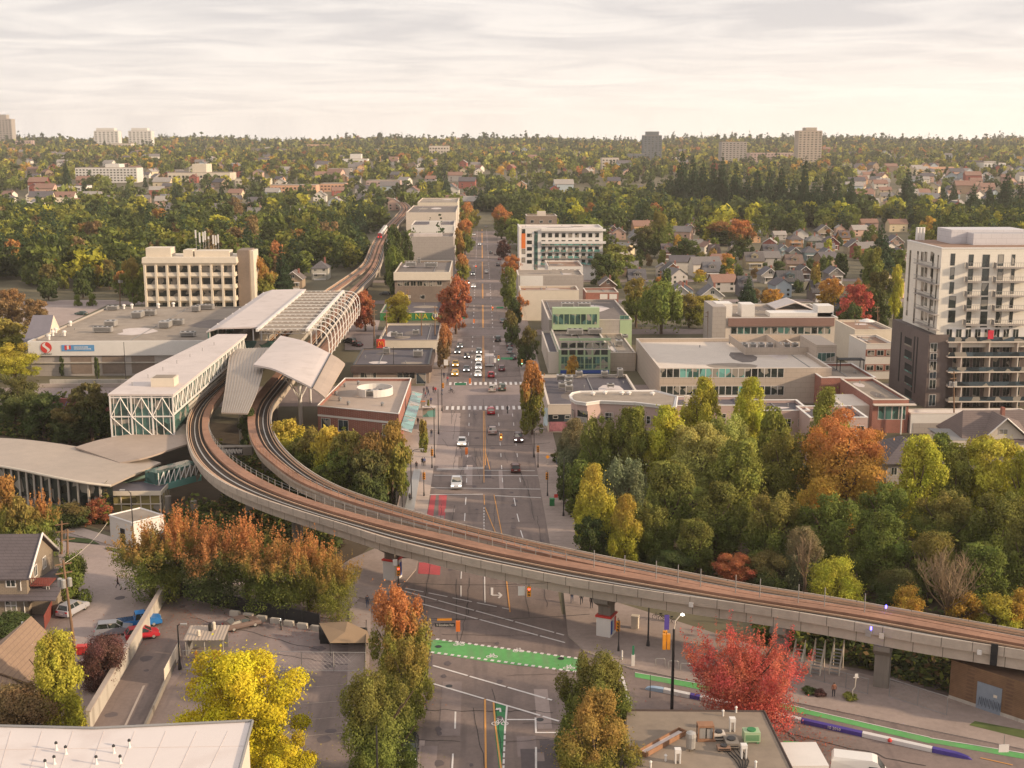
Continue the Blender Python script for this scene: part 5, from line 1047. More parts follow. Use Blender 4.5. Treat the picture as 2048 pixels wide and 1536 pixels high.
def house(px,py,wpxl,label,wall='#b5a79a',roof='#6d625f',hgt=1.0,style='front',rot=0.,d=None,name='gabled_house',dorm=False,he=None,trim='white_paint'):
    """px, py = foot of the front wall; wpxl its width in photo pixels"""
    b=PT(px,py);sc=F_PX/math.hypot(b.y,CAM_H-b.z);w=wpxl/sc*.74;wall='#%02x%02x%02x' % tuple(int(int(wall[i:i+2],16)*.82)for i in(1,3,5));d=d or 9.5;he=he or 4.6*hgt;roof='#%02x%02x%02x' % tuple(int(int(roof[i:i+2],16)*.8)for i in(1,3,5))
    c=Vector((b.x,b.y+d/2,b.z));t=thing(name,label,'house',c,None,0);t.rotation_euler.z=rot;foot(c.x-w/2,c.x+w/2,b.y,b.y+d);wl,rf=lin(wall),lin(roof)
    hr=(w/2 if style == 'front' else d/2)*.78;s=thing_loc=None;ORG[t.name]=Vector((0,0,0))
    if style == 'hip':
        m=MB();m.box(-w/2,w/2,-d/2,d/2,0,he);m.build('wall','wall_tint',t,wl);r=MB();hip(r,-w/2,w/2,-d/2,d/2,he+.01,hr*.8);r.build('roof','roof_tint',t,rf)
    else:
        for nm,mm,mt in gable_mesh(w,d,he,hr,ridge='y' if style == 'front' else 'x'):mm.build(nm,mt,t,wl if nm == 'wall' else rf)
    y=-d/2
    for s in(-.25,.25):win(t,s*w,y,he*.5-.2,min(1.6,w*.2),1.5,mull=1,frame=trim,name='window')
    if he>4.5:
        for s in(-.25,.25):win(t,s*w,y,he*.86,min(1.4,w*.18),1.2,mull=1,frame=trim)
    if style == 'front':
        win(t,0,y,he+hr*.35,min(1.5,w*.2),1.2,mull=1,frame=trim)
        for sx in(-1,1):m=MB();k=w/2+.5;m.bar((0,y-.52,he+hr+.05),(sx*k,y-.52,he+hr-k*hr/(w/2)+.05),.13);m.build('bargeboard',trim,t)
    else:
        m=MB()
        if dorm or style == 'side':
            dx=0;dz=he+hr*.25;dw=1.6;m.box(dx-dw,dx+dw,y+1.2,y+4,dz,dz+1.5);m.v +=[(dx-dw-.3,y+.8,dz+1.5),(dx+dw+.3,y+.8,dz+1.5),(dx,y+.8,dz+2.6),(dx-dw-.3,y+5,dz+1.5),(dx+dw+.3,y+5,dz+1.5),(dx,y+5,dz+2.6)]
            k=len(m.v)-6
            for f in((0,1,2),(0,2,5,3),(1,4,5,2),(0,3,4,1)):m.f.append(tuple(k+i for i in f));m.m.append(1)
            m.build('dormer',['wall_tint','roof_tint'],t,wl);win(t,dx,y+1.2,dz+.75,1.6,1.0,mull=1,frame=trim)
    m=MB();cxx=w*.22;m.box(cxx-.35,cxx+.35,1,1.8,he,he+hr*1.08+.5);m.build('chimney','brick',t)
    m=MB();m.box(-w*.35,w*.35,y-1.7,y-.03,.0,.5);m.box(-w*.38,w*.38,y-1.9,y-.06,2.6,2.8);
    for s in(-.34,.34):m.box(s*w-.08,s*w+.08,y-1.8,y-1.64,.5,2.6)
    m.build('porch',trim,t)
    return t
# houses right of the avenue (hand placed from the photograph), front foot x, y, width px
HS=[(1360,612,62,'white twin-gabled house on the left, beyond the weeping tree','#d9d2c8','#77727a',.9,'front'),(1424,614,60,'white twin-gabled house on the right, beyond the weeping tree','#d9d2c8','#77727a',.9,'front'),
(1345,562,52,'house with orange gable and dark roof behind the white twin gables','#c58a62','#4f4c4f',.9,'front'),(1425,560,44,'grey house with small porch right of the orange-gabled house','#a8a2a0','#77737a',.8,'side'),
(1510,540,48,'pale yellow house with white dormer below the tall dark tree','#c9b995','#6f6463',.9,'side'),(1590,545,44,'pinkish brown house with wide brown roof in the middle of the house rows','#b39b86','#8b6d60',.9,'side'),
(1582,582,66,'dark slate-blue house with big dark roof among the lower house rows','#5f7378','#504c50',.9,'side'),(1668,590,40,'brown shingled house with arched gable window near the red tree','#a88a76','#6a5753',.85,'front'),
(1592,496,36,'bright peach house with brown hip roof near the top of the house rows','#dba87c','#6d5f60',1.,'hip'),(1628,500,34,'pale green house with porch posts at the top of the house rows','#8f9a83','#8f8d86',1.05,'hip'),
(1664,500,38,'dark red house with pointed gable at the top of the house rows','#8c3f3c','#5d4b4e',.9,'front'),(1650,476,40,'cream gabled house just above the dark red one','#c3b4a0','#756c6c',.9,'front'),
(1622,522,36,'light blue house with grey roof in the middle rows','#8fa3aa','#67626a',.9,'hip'),(1656,528,40,'pale blue house with wide gable and white porch','#a9b9b6','#6b676d',.95,'front'),
(1712,508,44,'cream house with yellow trim gable left of the big spruce','#c2b398','#6f6264',.85,'front'),(1690,490,26,'small orange-walled house right of the dark red house','#c48c4c','#6d5a5a',.9,'side'),
(1722,470,26,'small pink and white house under the forest edge','#c4a6a0','#6e6066',.8,'front'),(1792,500,40,'pale house with red gable left of the tower','#b59a8c','#665b63',1.,'front'),
(1802,526,30,'reddish house partly hidden behind the tower','#a5857e','#5d5358',1.,'front'),(1568,512,22,'narrow light blue house left of the peach house','#a5bac4','#69656b',.9,'front'),
(1542,520,36,'grey house with reddish shrub in front, mid left rows','#8f8888','#625c62',.9,'side'),(1590,520,30,'grey house with round gable window behind the pinkish brown house','#9a9a94','#6b666b',.9,'front'),
(1540,568,46,'house with white eaves and grey gable left of the slate-blue house','#b9b3ad','#6f6a72',.8,'front'),(1610,560,30,'dark brown house with steep roof in the middle rows','#6f5a54','#4d4447',.9,'front'),
(1672,566,38,'grey house hidden behind yellow foliage near the red tree','#9c938c','#66606a',.85,'front'),(1640,604,40,'dark-roofed cottage with a lit skylight left of the orange tree','#7f726c','#4b4448',.8,'side'),
(1475,506,36,'pale house with arched gable behind the small orange tree','#b8aca0','#756b6c',.8,'front'),(1430,520,26,'pale house with pink roof right of the round dark tree','#c0b2a4','#8b6a64',.8,'side'),
(1380,470,34,'tan gabled house near the forest edge, left one','#b59c80','#7a6a68',.8,'front'),(1448,470,38,'pale gabled house near the forest edge, right one','#b9b0a6','#7d797e',.8,'front'),
(1270,490,30,'small white house right of the white flats','#d0cac4','#8f8b8c',.9,'front'),(1226,476,30,'dark red barn-like house behind the white flats','#7e3236','#4c4448',1.1,'front'),
(1222,497,24,'grey cottage with white dormer beside the white flats','#8d8886','#615b62',.8,'side'),(1216,590,42,'brown shingled house with steep gable behind the small brick shop','#85695c','#6b5c5a',.9,'front'),
(1275,576,44,'low grey house behind the weeping tree','#8f8a88','#67626a',.8,'side'),(1335,520,28,'house with pink trimmed steep roof between dark trees','#a9857c','#6d5c60',.9,'side'),
(1492,595,34,'dark house right of the white twin gables','#6f6a70','#544f56',.9,'side'),(1185,455,40,'house with wide brown gable above the white flats','#a49484','#7b6c62',.9,'front'),
(1250,455,30,'dark-roofed house at the forest edge above the white flats','#8b8580','#5e575c',.9,'front'),(1690,636,50,'dark-roofed house behind the terraced white building','#77706c','#555057',.7,'side')]
for px,py,w,lb,wl,rf,hg,st in HS:house(px,py,w,lb,wl,rf,hg,st)
# left of the railway
for px,py,w,lb,wl,rf,hg,st in[(135,528,50,'blue-grey house with white trimmed gable among the left trees','#8b93a0','#8a8382',.9,'front'),(190,526,34,'cream house with grey roof right of the blue-grey one','#cdbda8','#8a8588',.9,'front'),
(196,508,26,'small green-walled house among the left trees','#8a988a','#7b7672',.8,'side'),(640,560,44,'white two-storey flat-fronted house left of the railway','#d6d0c4','#6d666a',1.1,'hip'),(586,578,50,'tan gabled house left of the railway behind the platform roof','#c0a98f','#7b6a66',.9,'front'),
(545,508,26,'white house with blue gable among trees above the office block','#b4bcc6','#77737c',.9,'front'),(560,512,20,'pale cottage beside the white and blue house','#c9bfb4','#6b666c',.8,'side'),(612,510,26,'brown-roofed house above the railway at left','#9c8a80','#7d5f55',.9,'side'),
(500,498,22,'small pale house right of the office block aerials','#b8a99c','#7c706e',.8,'front'),(318,430,30,'tan house with steep gable above the left tree belt','#c2a890','#7b706f',.9,'front'),(345,425,30,'grey-roofed house right of the steep tan house','#c3b5a8','#7f787c',.9,'side'),(450,420,40,'white long house on the slope above the tree belt','#cfc6bf','#76707a',.8,'side'),(330,406,26,'light blue house higher on the left slope','#b3bcc8','#8b8791',.9,'side'),(470,408,30,'grey house near the left slope terraces','#a9a2a0','#6f6a72',.9,'side')]:house(px,py,w,lb,wl,rf,hg,st)
# ---- near houses
def near_house_right():
    b=P(1985,905);Y=b.y;x0,_=FW(1924,870,Y);x1,_=FW(2080,870,Y);he=FW(1960,879,Y)[1];xr,zr=FW(2011,838,Y)
    t=thing('gabled_house','cream house with wide grey-brown roof and front gable at the right edge','house',((x0+x1)/2,Y+6,0));foot(x0,x1,Y,Y+12);M('roof_brownish','#726460',.92,.14,1.5,kind='shingle')
    m=MB();m.box(x0+.5,x1,Y,Y+12,0,he);gx0,_=FW(1965,875,Y);gx1,_=FW(2056,875,Y);n0=len(m.v);m.v +=[(gx0,Y-.02,he),(gx1,Y-.02,he),(xr,Y-.02,zr)];m.f.append((n0,n0+1,n0+2));m.m.append(0);m.build('wall','pale_wall',t)
    m=MB();zt=FW(1965,819,Y+7)[1];k=(zt-he)
    m.grid([[(x0-.2,Y-.6,he-.3),(x1,Y-.6,he-.3)],[(x0+2.5,Y+6.5,zt),(x1,Y+6.5,zt)],[(x0-.2,Y+13.4,he-.3),(x1,Y+13.4,he-.3)]],0,.2);m.poly([(x0-.2,Y-.6,he-.3),(x0-.2,Y+13.4,he-.3),(x0+2.5,Y+6.5,zt)]);m.poly([(x0-.2,Y-.6,he-.45),(x0-.2,Y+13.4,he-.45),(x1,Y+13.4,he-.45),(x1,Y-.6,he-.45)])
    m.grid([[(gx0-.6,Y-.7,he-.2),(gx0-.6,Y+5,he+2.5)],[(xr,Y-.7,zr+.25),(xr,Y+7,zr+.25)],[(gx1+.6,Y-.7,he-.2),(gx1+.6,Y+5,he+2.5)]],0,.18);m.build('roof','roof_brownish',t)
    for sx,gx in((0,gx0-.6),(1,gx1+.6)):m=MB();m.bar((xr,Y-.85,zr+.3),(gx,Y-.85,he-.15),.14);m.build('bargeboard','white_paint',t)
    wpx(t,Y-.03,1998,858,2016,869,mull=1);wpx(t,Y,1968,891,1982,901,mull=1);wpx(t,Y,2017,891,2031,901,mull=1);m=MB();m.box(FW(2000,825,Y+5)[0],FW(2006,825,Y+5)[0],Y+4,Y+5,he+1,zt+1);m.build('chimney','brick',t)
    q=[P(1855,856,3.2),P(1925,858,3.2),P(1940,880,2.8),P(1895,880,2.8)];t2=thing('garden_shed','low shed with pale grey metal roof left of the cream house','shed',(q[0].x,q[2].y,0));m=MB();m.prism([(p.x,p.y)for p in q],0,2.7);m.build('wall','pale_wall',t2);m=MB();m.grid([[q[3],q[2]],[q[0],q[1]]],0,.12);m.build('roof','galv',t2)
    Y=P(1830,985).y;x0,he=FW(1770,927,Y);x1,_=FW(1885,927,Y);t3=thing('hipped_house','house with large dark hipped roof half hidden by the orange tree','house',((x0+x1)/2,Y+6,0));foot(x0,x1,Y,Y+12);m=MB();m.box(x0+.5,x1-.5,Y+.4,Y+12,0,he);m.build('wall','grey_wall',t3);m=MB();hip(m,x0,x1,Y,Y+12.5,he,3.2);m.build('roof',M('roof_dark','#5e5659',.92,.15,1.2,kind='shingle'),t3)
    for k in range(3):wpx(t3,Y+.4,1782+k*30,935,1795+k*30,950,mull=1)
near_house_right()
def left_houses():
    # detailed two storey house at the left edge
    Y=P(40,1235).y;x0,_=FW(-60,1100,Y);xm,he=FW(52,1150,Y);x1,hl=FW(108,1180,Y);zr=FW(-10,1086,Y+4)[1]
    t=thing('shingled_house','two-storey brown shingled house with white trim and balcony at the left edge','house',(xm,Y+5,0));M('shingle_wall','#8f8171',.9,.12,1.2,kind='brick',col2='#7b6e60');foot(x0,x1,Y,Y+12)
    m=MB();m.box(x0,xm,Y,Y+10,0,he);n0=len(m.v);m.v +=[(xm,Y,he),(xm,Y+10,he),(xm,Y+5,zr+.6)];m.f.append((n0,n0+1,n0+2));m.m.append(0);m.box(xm+.01,x1,Y+1,Y+9,0,hl-.6);m.build('wall','shingle_wall',t)
    m=MB();m.grid([[(x0,Y-.6,he-.3),(xm+.6,Y-.6,he-.3)],[(x0,Y+5,zr+.9),(xm+.6,Y+5,zr+.9)],[(x0,Y+10.6,he-.3),(xm+.6,Y+10.6,he-.3)]],0,.2);m.grid([[(x0,Y-1.2,hl-.9),(x1+.5,Y-1.2,hl-.9)],[(x0,Y-.03,hl-.1),(x1+.5,Y+2.5,hl+.2)]],0,.15);m.grid([[(xm+.05,Y+2.5,hl+.2),(x1+.5,Y+2.5,hl+.2)],[(xm+.05,Y+9.5,hl-.5),(x1+.5,Y+9.5,hl-.5)]],0,.15);m.build('roof','roof_dark',t)
    for a,b in(((xm+.65,Y-.6,he-.2),(xm+.65,Y+5,zr+.98)),((xm+.65,Y+5,zr+.98),(xm+.65,Y+10.6,he-.2))):m=MB();m.bar(a,b,.14);m.build('bargeboard','white_paint',t)
    wpx(t,Y,10,1154,31,1174,mull=1,fr=.12);wpx(t,Y,9,1199,33,1223,mull=1,bars=1,fr=.12);wpx(t,Y+1,92,1172,99,1192,mull=0);o=win(t,xm,Y+3.2,he-.6,1.3,1.6,face='right',mull=1,fr=.12);win(t,xm,Y+6.5,he-.6,1.3,1.6,face='right',mull=1,fr=.12)
    for px_ in(41,45):x_,z_=FW(px_,1160,Y);m=MB();m.bar((x_,Y-.1,0 if px_ == 45 else hl),(x_,Y-.1,hl-.9 if px_ == 45 else he),.07);m.build('downpipe','white_paint',t)
    m=MB();m.box(xm+.2,xm+2.6,Y+.6,Y+3.4,hl+.3,hl+.45)
    for k in range(9):m.box(xm+.2+k*.29,xm+.26+k*.29,Y+.6,Y+.66,hl+.451,hl+1.35)
    m.box(xm+.2,xm+2.6,Y+.58,Y+.68,hl+1.351,hl+1.43);m.build('balcony',M('wood_red','#7b3c33',.85,.15,2),t)
    # brown roof house below
    t2=thing('brown_roofed_house','house with steep tan shingle roof and skylight in the lower left','house',(P(60,1400).x,P(60,1400).y,0));M('roof_tan','#8f7763',.92,.14,1.6,kind='shingle',col2='#80695a')
    r1,r2=P(62,1232,7.6),P(-40,1330,7.6);e1,e2=P(122,1290,4.6),P(62,1368,4.6);f1,f2=P(-10,1290,4.6),P(-90,1390,4.6)
    m=MB();m.grid([[f1,f2],[r1,r2],[e1,e2]],0,.2);m.build('roof','roof_tan',t2);m=MB();cc=(r1+r2)/2;m.prism([(cc.x+(p.x-cc.x)*.9,cc.y+(p.y-cc.y)*.9)for p in(f1,r1,e1,e2,r2,f2)],0,4.5);m.build('wall','shingle_wall',t2)
    g0,g1,g2=P(10,1300,6.4),P(62,1380,4.2),P(-60,1400,4.2);m=MB();m.grid([[P(-60,1330,4.3),P(-90,1400,4.3)],[P(0,1300,6.6),P(-30,1375,6.6)],[P(60,1345,4.3),P(50,1425,4.3)]],0,.2);m.build('front_gable_roof','roof_tan',t2)
    m=MB();p=P(50,1294,5.9);m.rbox((p.x,p.y,p.z+.25),(1.6,.8,.15),-.6);m.build('skylight','white_paint',t2)
    for k,q in enumerate(((45,1252),(25,1287))):p=P(*q,6.6);m=MB();m.lathe(p,[(.12,-.4),(.12,.5)],6);m.build('vent_pipe','white_paint',t2)
    foot(-75,-40,118,150)
left_houses()
# ---- foreground white roof (bottom left)
def white_foreground_roof():
    z=12.5;q=[P(-60,1452,z),P(190,1458,z),P(505,1443,z),P(478,1545,z),P(430,1700,z),P(-60,1700,z)];t=thing('white_roofed_building','building with broad white membrane roof and small vents at the bottom left','building',(q[1].x,q[1].y,0));ins=[p for p in q]
    c=P(200,1560,z);m=MB();m.prism([(c.x+(p.x-c.x)*.97,c.y+(p.y-c.y)*.97)for p in q],0,z-.35);m.build('wall','pale_wall',t);M('membrane','#d6ccc8',.55,.05,.25,kind='streak',col2='#b5a39b',k=(.25,.4));m=MB();m.prism([(p.x,p.y)for p in q],z-.348,z);m.build('roof','membrane',t)
    m=MB()
    for k in range(9):a,b=P(-40+k*62,1462,z+.012),P(-75+k*58,1600,z+.012);m.bar(a,b,.018)
    a,b=P(-60,1500,z+.012),P(488,1492,z+.012);m.bar(a,b,.018);m.build('seam','white_roof',t)
    for a,b in zip(q[:4],q[1:4]):m=MB();m.tube([(a.x,a.y,z+.08),(b.x,b.y,z+.08)],.13,4);m.build('roof_edge','galv',t)
    for i,(px,py)in enumerate(((113,1500),(132,1508),(228,1506),(259,1495),(91,1536),(109,1528),(193,1528),(241,1527))):
        p=P(px,py,z);m=MB();m.lathe(p,[(.16,0),(.1,.12),(.07,.2),(.07,.55)],8,0);m.lathe(p+Vector((0,0,.551)),[(.13,0),(.13,.1),(.05,.2)],8,1)
        single(m,'roof_vent',['white_paint','dark_metal'],f'{["upper left pair, left", "upper left pair, right", "upper middle", "upper right", "bottom far left", "bottom second from left", "bottom middle", "bottom right"][i]} small dark-capped vent on the white roof','roof vent',p)
white_foreground_roof()
# ---- bottom right flat roof building
def lower_right_roof():
    z=5.5;q=[P(1252,1420,z),P(1528,1422,z),P(1600,1570,z),P(1620,1640,z),P(1240,1640,z)];t=thing('flat_roof_shop','flat gravel-roofed building with cluttered machinery at the bottom right','building',(P(1400,1500,z).x,P(1400,1500,z).y,0));m=MB();m.prism([(p.x,p.y)for p in q],0,z-.3);m.build('wall','brick_brown',t)
    c=P(1410,1520,z);m=MB();m.prism([(c.x+(p.x-c.x)*.985,c.y+(p.y-c.y)*.985)for p in q],z-.299,z-.05);m.build('roof',M('felt_roof','#8a7c6e',.95,.22,.7),t)
    for a,b in zip(q[:3],q[1:3]):m=MB();m.tube([(a.x,a.y,z-.05),(b.x,b.y,z-.05)],.14,4);m.build('roof_edge','brown_shingle',t)
    zr=z-.05
    a,b=P(1284,1512,zr),P(1365,1467,zr);d=(b-a);yw=math.atan2(d.y,d.x);m=MB();cc=(a+b)/2;n=Vector((-d.y,d.x,0)).normalized()*.42;M('rusty','#8d684f',.9,.25,2)
    for s in(-1,1):m.rbox((cc.x+n.x*s,cc.y+n.y*s,zr+.25),(d.length,.1,.45),yw)
    m.rbox((a.x,a.y,zr+.25),(.1,.75,.45),yw);m.rbox((b.x,b.y,zr+.25),(.1,.75,.45),yw);m.rbox((cc.x,cc.y,zr+.15),(d.length-.3,.7,.2),yw,1);single(m,'rusty_trough',['rusty','white_roof'],'long rusty trough lying diagonally on the flat roof','trough',(cc.x,cc.y,zr))
    p=P(1381,1500,zr);m=MB();m.lathe((p.x,p.y,zr),[(.42,.25),(.45,1.0),(.5,1.35),(.45,1.7),(.2,1.85)],12,0)
    for k in range(3):a_=k*2.1;m.bar((p.x+.35*math.cos(a_),p.y+.35*math.sin(a_),zr),(p.x+.35*math.cos(a_),p.y+.35*math.sin(a_),zr+.3),.03,1)
    single(m,'exhaust_fan',['steel','dark_metal'],'rounded silver exhaust fan in the middle of the flat roof','fan',(p.x,p.y,zr))
    p=P(1410,1478,zr);t2=thing('rooftop_cooler','rust-orange framed cooler cabinet on the flat roof','roof unit',(p.x,p.y,zr));m=MB();m.box(p.x-.8,p.x+.9,p.y-.6,p.y+.6,zr+.02,zr+.22);m.box(p.x-.75,p.x+.75,p.y-.5,p.y+.5,zr+1.35,zr+1.55)
    for sx in(-.7,.7):
        for sy in(-.45,.45):m.box(p.x+sx-.05,p.x+sx+.05,p.y+sy-.05,p.y+sy+.05,zr+.22,zr+1.35)
    m.build('frame','rusty',t2);m=MB();m.box(p.x-.6,p.x-.05,p.y-.4,p.y+.4,zr+.25,zr+1.3);m.box(p.x+.08,p.x+.6,p.y-.4,p.y+.4,zr+.25,zr+1.2);m.build('casing','steel',t2)
    for i,(px,py,w,d_,h_,lb,mt)in enumerate(((1437,1478,1.1,.9,.7,'pale condenser right of the rust-framed cooler',('pale_wall','dark_metal')),(1462,1490,1.2,1.8,.6,'dark grey flat unit amid the cables',('concrete_dark','dark_metal')),(1502,1482,1.5,1.1,1.1,'green boxed unit with white lettering at the right of the flat roof',('green_panel','paint_green_dark')),(1447,1500,1.2,.8,.4,'low rusty grey box in front of the cooler',('gravel_brown','dark_metal')))):
        p=P(px,py,zr);roof_unit(p.x,p.y,zr,w,d_,h_,lb,mt)
    for i,(px,py)in enumerate(((1464,1462),(1487,1516),(1355,1525))):  # bent white ducts
        p=P(px,py,zr);m=MB();m.box(p.x-.28,p.x+.28,p.y-.28,p.y+.28,zr+1.0,zr+1.35,0)
        for s in(-.2,.2):m.box(p.x+s-.06,p.x+s+.06,p.y-.25,p.y+.2,zr,zr+1.0,0)
        single(m,'duct_stand','white_paint',['white duct stand at the rear of the flat roof','white duct stand at the front right of the flat roof','white duct stand at the bottom edge of the flat roof'][i],'duct',(p.x,p.y,zr))
    for i,(px,py)in enumerate(((1446,1432),(1472,1425),(1331,1522),(1511,1535),(1301,1535))):p=P(px,py,zr);m=MB();m.lathe(p,[(.1,0),(.1,.5),(.16,.55),(.02,.7)],8);single(m,'vent_pipe','white_paint',f'{["rear left", "rear right", "front middle", "front right", "front left"][i]} small white vent pipe on the bottom right flat roof','vent pipe',p)
    m=MB()
    for k in range(5):pts=[P(1440+k*9,1488,zr+.06),P(1455+k*10,1505+k*3,zr+.06),P(1470+k*7,1520,zr+.06),P(1480+k*3,1536,zr+.06)];m.tube(spline(pts,8),.05,5)
    single(m,'cables','dark','tangle of dark cables and hoses on the flat roof','cables',P(1460,1505,zr))
lower_right_roof()
# ---- brown substation wall under the guideway
a,b=P(1897,1398),P(2110,1470);d=b-a;n=Vector((d.y,-d.x,0)).normalized();t=thing('brick_enclosure','brown brick wall with grey graffitied door under the guideway at right','building',(a.x,a.y,0));m=MB();m.prism([a,b,b-n*6,a-n*6],0,4.6);m.build('wall',M('brown_brick','#7d6047',.92,.25,1.5,kind='brick',col2='#6d5340'),t)
m=MB();m.prism([a+n*.06,a+d*.27+n*.06,a+d*.27,a],.02,.5);m.prism([a+d*.5+n*.06,b+n*.06,b,a+d*.5],.02,.5);m.build('base_course','concrete',t)
yw=math.atan2(d.y,d.x);c=a+d*.385+n*.05;m=MB();m.rbox((c.x,c.y,1.6),(2.7,.1,3.1),yw);m.build('door',M('door_grey','#7f8894',.8,.15,2,kind='plain'),t)
m=MB()
for k in range(6):
    p=c-d.normalized()*(1.1-k*.42)+n*.07;pts=[p+Vector((0,0,.5)),p+d.normalized()*.12+Vector((0,0,1.5)),p+d.normalized()*.3+Vector((0,0,.7)),p+d.normalized()*.36+Vector((0,0,1.6))];m.tube(pts,.05,4)
m.build('graffiti',M('spray_blue','#5d6675',.9,.1),t);p=c+d.normalized()*.7+n*.08;m=MB();m.rbox((p.x,p.y,2.1),(.4,.03,.3),yw);m.build('notice','cream',t)
foot(50,64,112,128)
# ---- far buildings on the hills
def far_block(name,label,l,r,tp,base,D,wall='pale_wall',roof='gravel',rows=0,cols=0,glass='glass_dark',cat='building',extra=None,band=True):
    b=PT((l+r)/2,base);x0,zt=FW(l,tp,b.y);x1,_=FW(r,tp,b.y);t=thing(name,label,cat,((x0+x1)/2,b.y+D/2,b.z));m=MB();m.box(x0,x1,b.y,b.y+D,b.z-5,zt);m.build('wall',wall,t);foot(x0,x1,b.y,b.y+D)
    m=MB();m.box(x0+.5,x1-.5,b.y+.5,b.y+D-.5,zt+.002,zt+.6);m.build('roof',roof,t);H=zt-b.z
    n=0
    if rows:
        fh_=H/(rows+.6);cw=(x1-x0)/cols
        for i in range(rows):
            for j in range(cols):
                if n<98:win(t,x0+(j+.5)*cw,b.y,zt-fh_*(i+.75),round(cw*.5,1),round(fh_*.42,1),mull=0,glass=glass,frame='dark_metal',fr=.15,deep=.25);n += 1
            if cols>20:break
    if extra:
        for(el,er,et)in extra:ex0,ez=FW(el,et,b.y+3);ex1,_=FW(er,et,b.y+3);m=MB();m.box(ex0,ex1,b.y+3,b.y+D-3,zt+.601,ez);m.build('penthouse',wall,t)
    return t,x0,x1,b,zt
far_block('residential_tower','tall grey slab tower at the far left edge of the skyline',-4,22,238,292,30,'grey_wall',rows=12,cols=4,cat='tower',extra=[(-2,12,229)])
far_block('residential_tower','left of the twin white towers on the left skyline',187,236,262,298,30,'white_paint',rows=9,cols=6,cat='tower',extra=[(192,228,256)])
far_block('residential_tower','right of the twin white towers on the left skyline',256,302,262,296,30,'white_paint',rows=9,cols=6,cat='tower',extra=[(262,294,256)])
far_block('office_building','low pale building between the twin white towers',212,262,287,300,30,'pale_wall',rows=2,cols=8)
far_block('apartment_building','pale block with small tower near the left skyline',30,62,281,298,25,'pink_wall',rows=3,cols=6)
far_block('hospital_building','long white building with dotted windows on the left slope',150,273,336,366,30,'white_paint',rows=5,cols=18,extra=[(210,238,328)])
far_block('warehouse','low white commercial block with tower part above the left slope',335,460,346,362,40,'cream',rows=1,cols=14,extra=[(384,412,328)])
far_block('apartment_building','long peach apartment row catching the sun on the left slope',540,632,371,390,30,M('peach','#d0a386',.9,.08),rows=2,cols=12)
far_block('apartment_building','peach apartment row right of the long one, partly behind trees',640,690,368,384,30,'peach',rows=2,cols=7)
far_block('warehouse','cream low building left of the peach apartments',470,536,358,372,30,'cream',rows=1,cols=9)
far_block('terraced_houses','row of pale blue-roofed terraces on the far left slope',56,170,372,386,25,'white_paint','tar',rows=1,cols=14)
far_block('hall','white curved-roof hall at the left edge mid distance',28,86,408,432,30,'white_paint','white_roof',rows=1,cols=5)
far_block('apartment_building','white block on the skyline right of the left wood',608,662,289,300,30,'peach',rows=2,cols=7)
far_block('apartment_building','white stepped block right of the railway on the slope',685,735,318,330,30,'white_paint',rows=1,cols=6,extra=[(700,722,308)])
far_block('school_building','pale stone building with many windows above the avenue end',858,898,292,316,30,'pale_wall',rows=3,cols=7)
far_block('apartment_building','grey flats left of the avenue end with pink corner',732,800,362,384,30,'pink_wall',rows=3,cols=9)
far_block('warehouse','long grey shed roof above the railway',655,700,338,352,30,'grey_wall')
far_block('residential_tower','dark glass and white tower with round top on the right skyline',1288,1324,271,326,30,M('tower_dark','#646a70',.6,.1),rows=12,cols=5,cat='tower',extra=[(1294,1318,263)],glass='glass_blue')
far_block('tower_podium','dark podium block left of the round-topped tower',1258,1290,308,326,25,'tower_dark',rows=2,cols=6)
far_block('residential_tower','broad grey tower in haze between the two right towers',1444,1494,284,330,30,'grey_wall',rows=11,cols=7,cat='tower')
far_block('residential_tower','tall beige tower with dark stripes on the right skyline',1598,1645,262,330,30,'beige_wall',rows=14,cols=6,cat='tower',extra=[(1612,1634,255)])
far_block('apartment_building','low pinkish blocks between the beige and grey towers',1500,1596,306,324,30,'pink_wall',rows=3,cols=14)
far_block('apartment_building','pale block left of the round-topped tower',1204,1238,316,338,25,'pale_wall',rows=3,cols=5)
far_block('school_building','white and dark building with flat roof on the far right slope',1968,2012,326,342,30,'white_paint',rows=2,cols=6)
far_block('school_building','dark flat block left of the white building on the far right slope',1944,1967,322,340,30,'tar','tar')
far_block('terraced_houses','long row of small white gabled terraces on the far right slope',1874,1966,349,360,20,'white_paint','tar',rows=1,cols=16)
far_block('low_house_row','peach lit low building under the dark trees on the far right slope',1820,1920,335,345,20,'peach','peach',rows=1,cols=10)
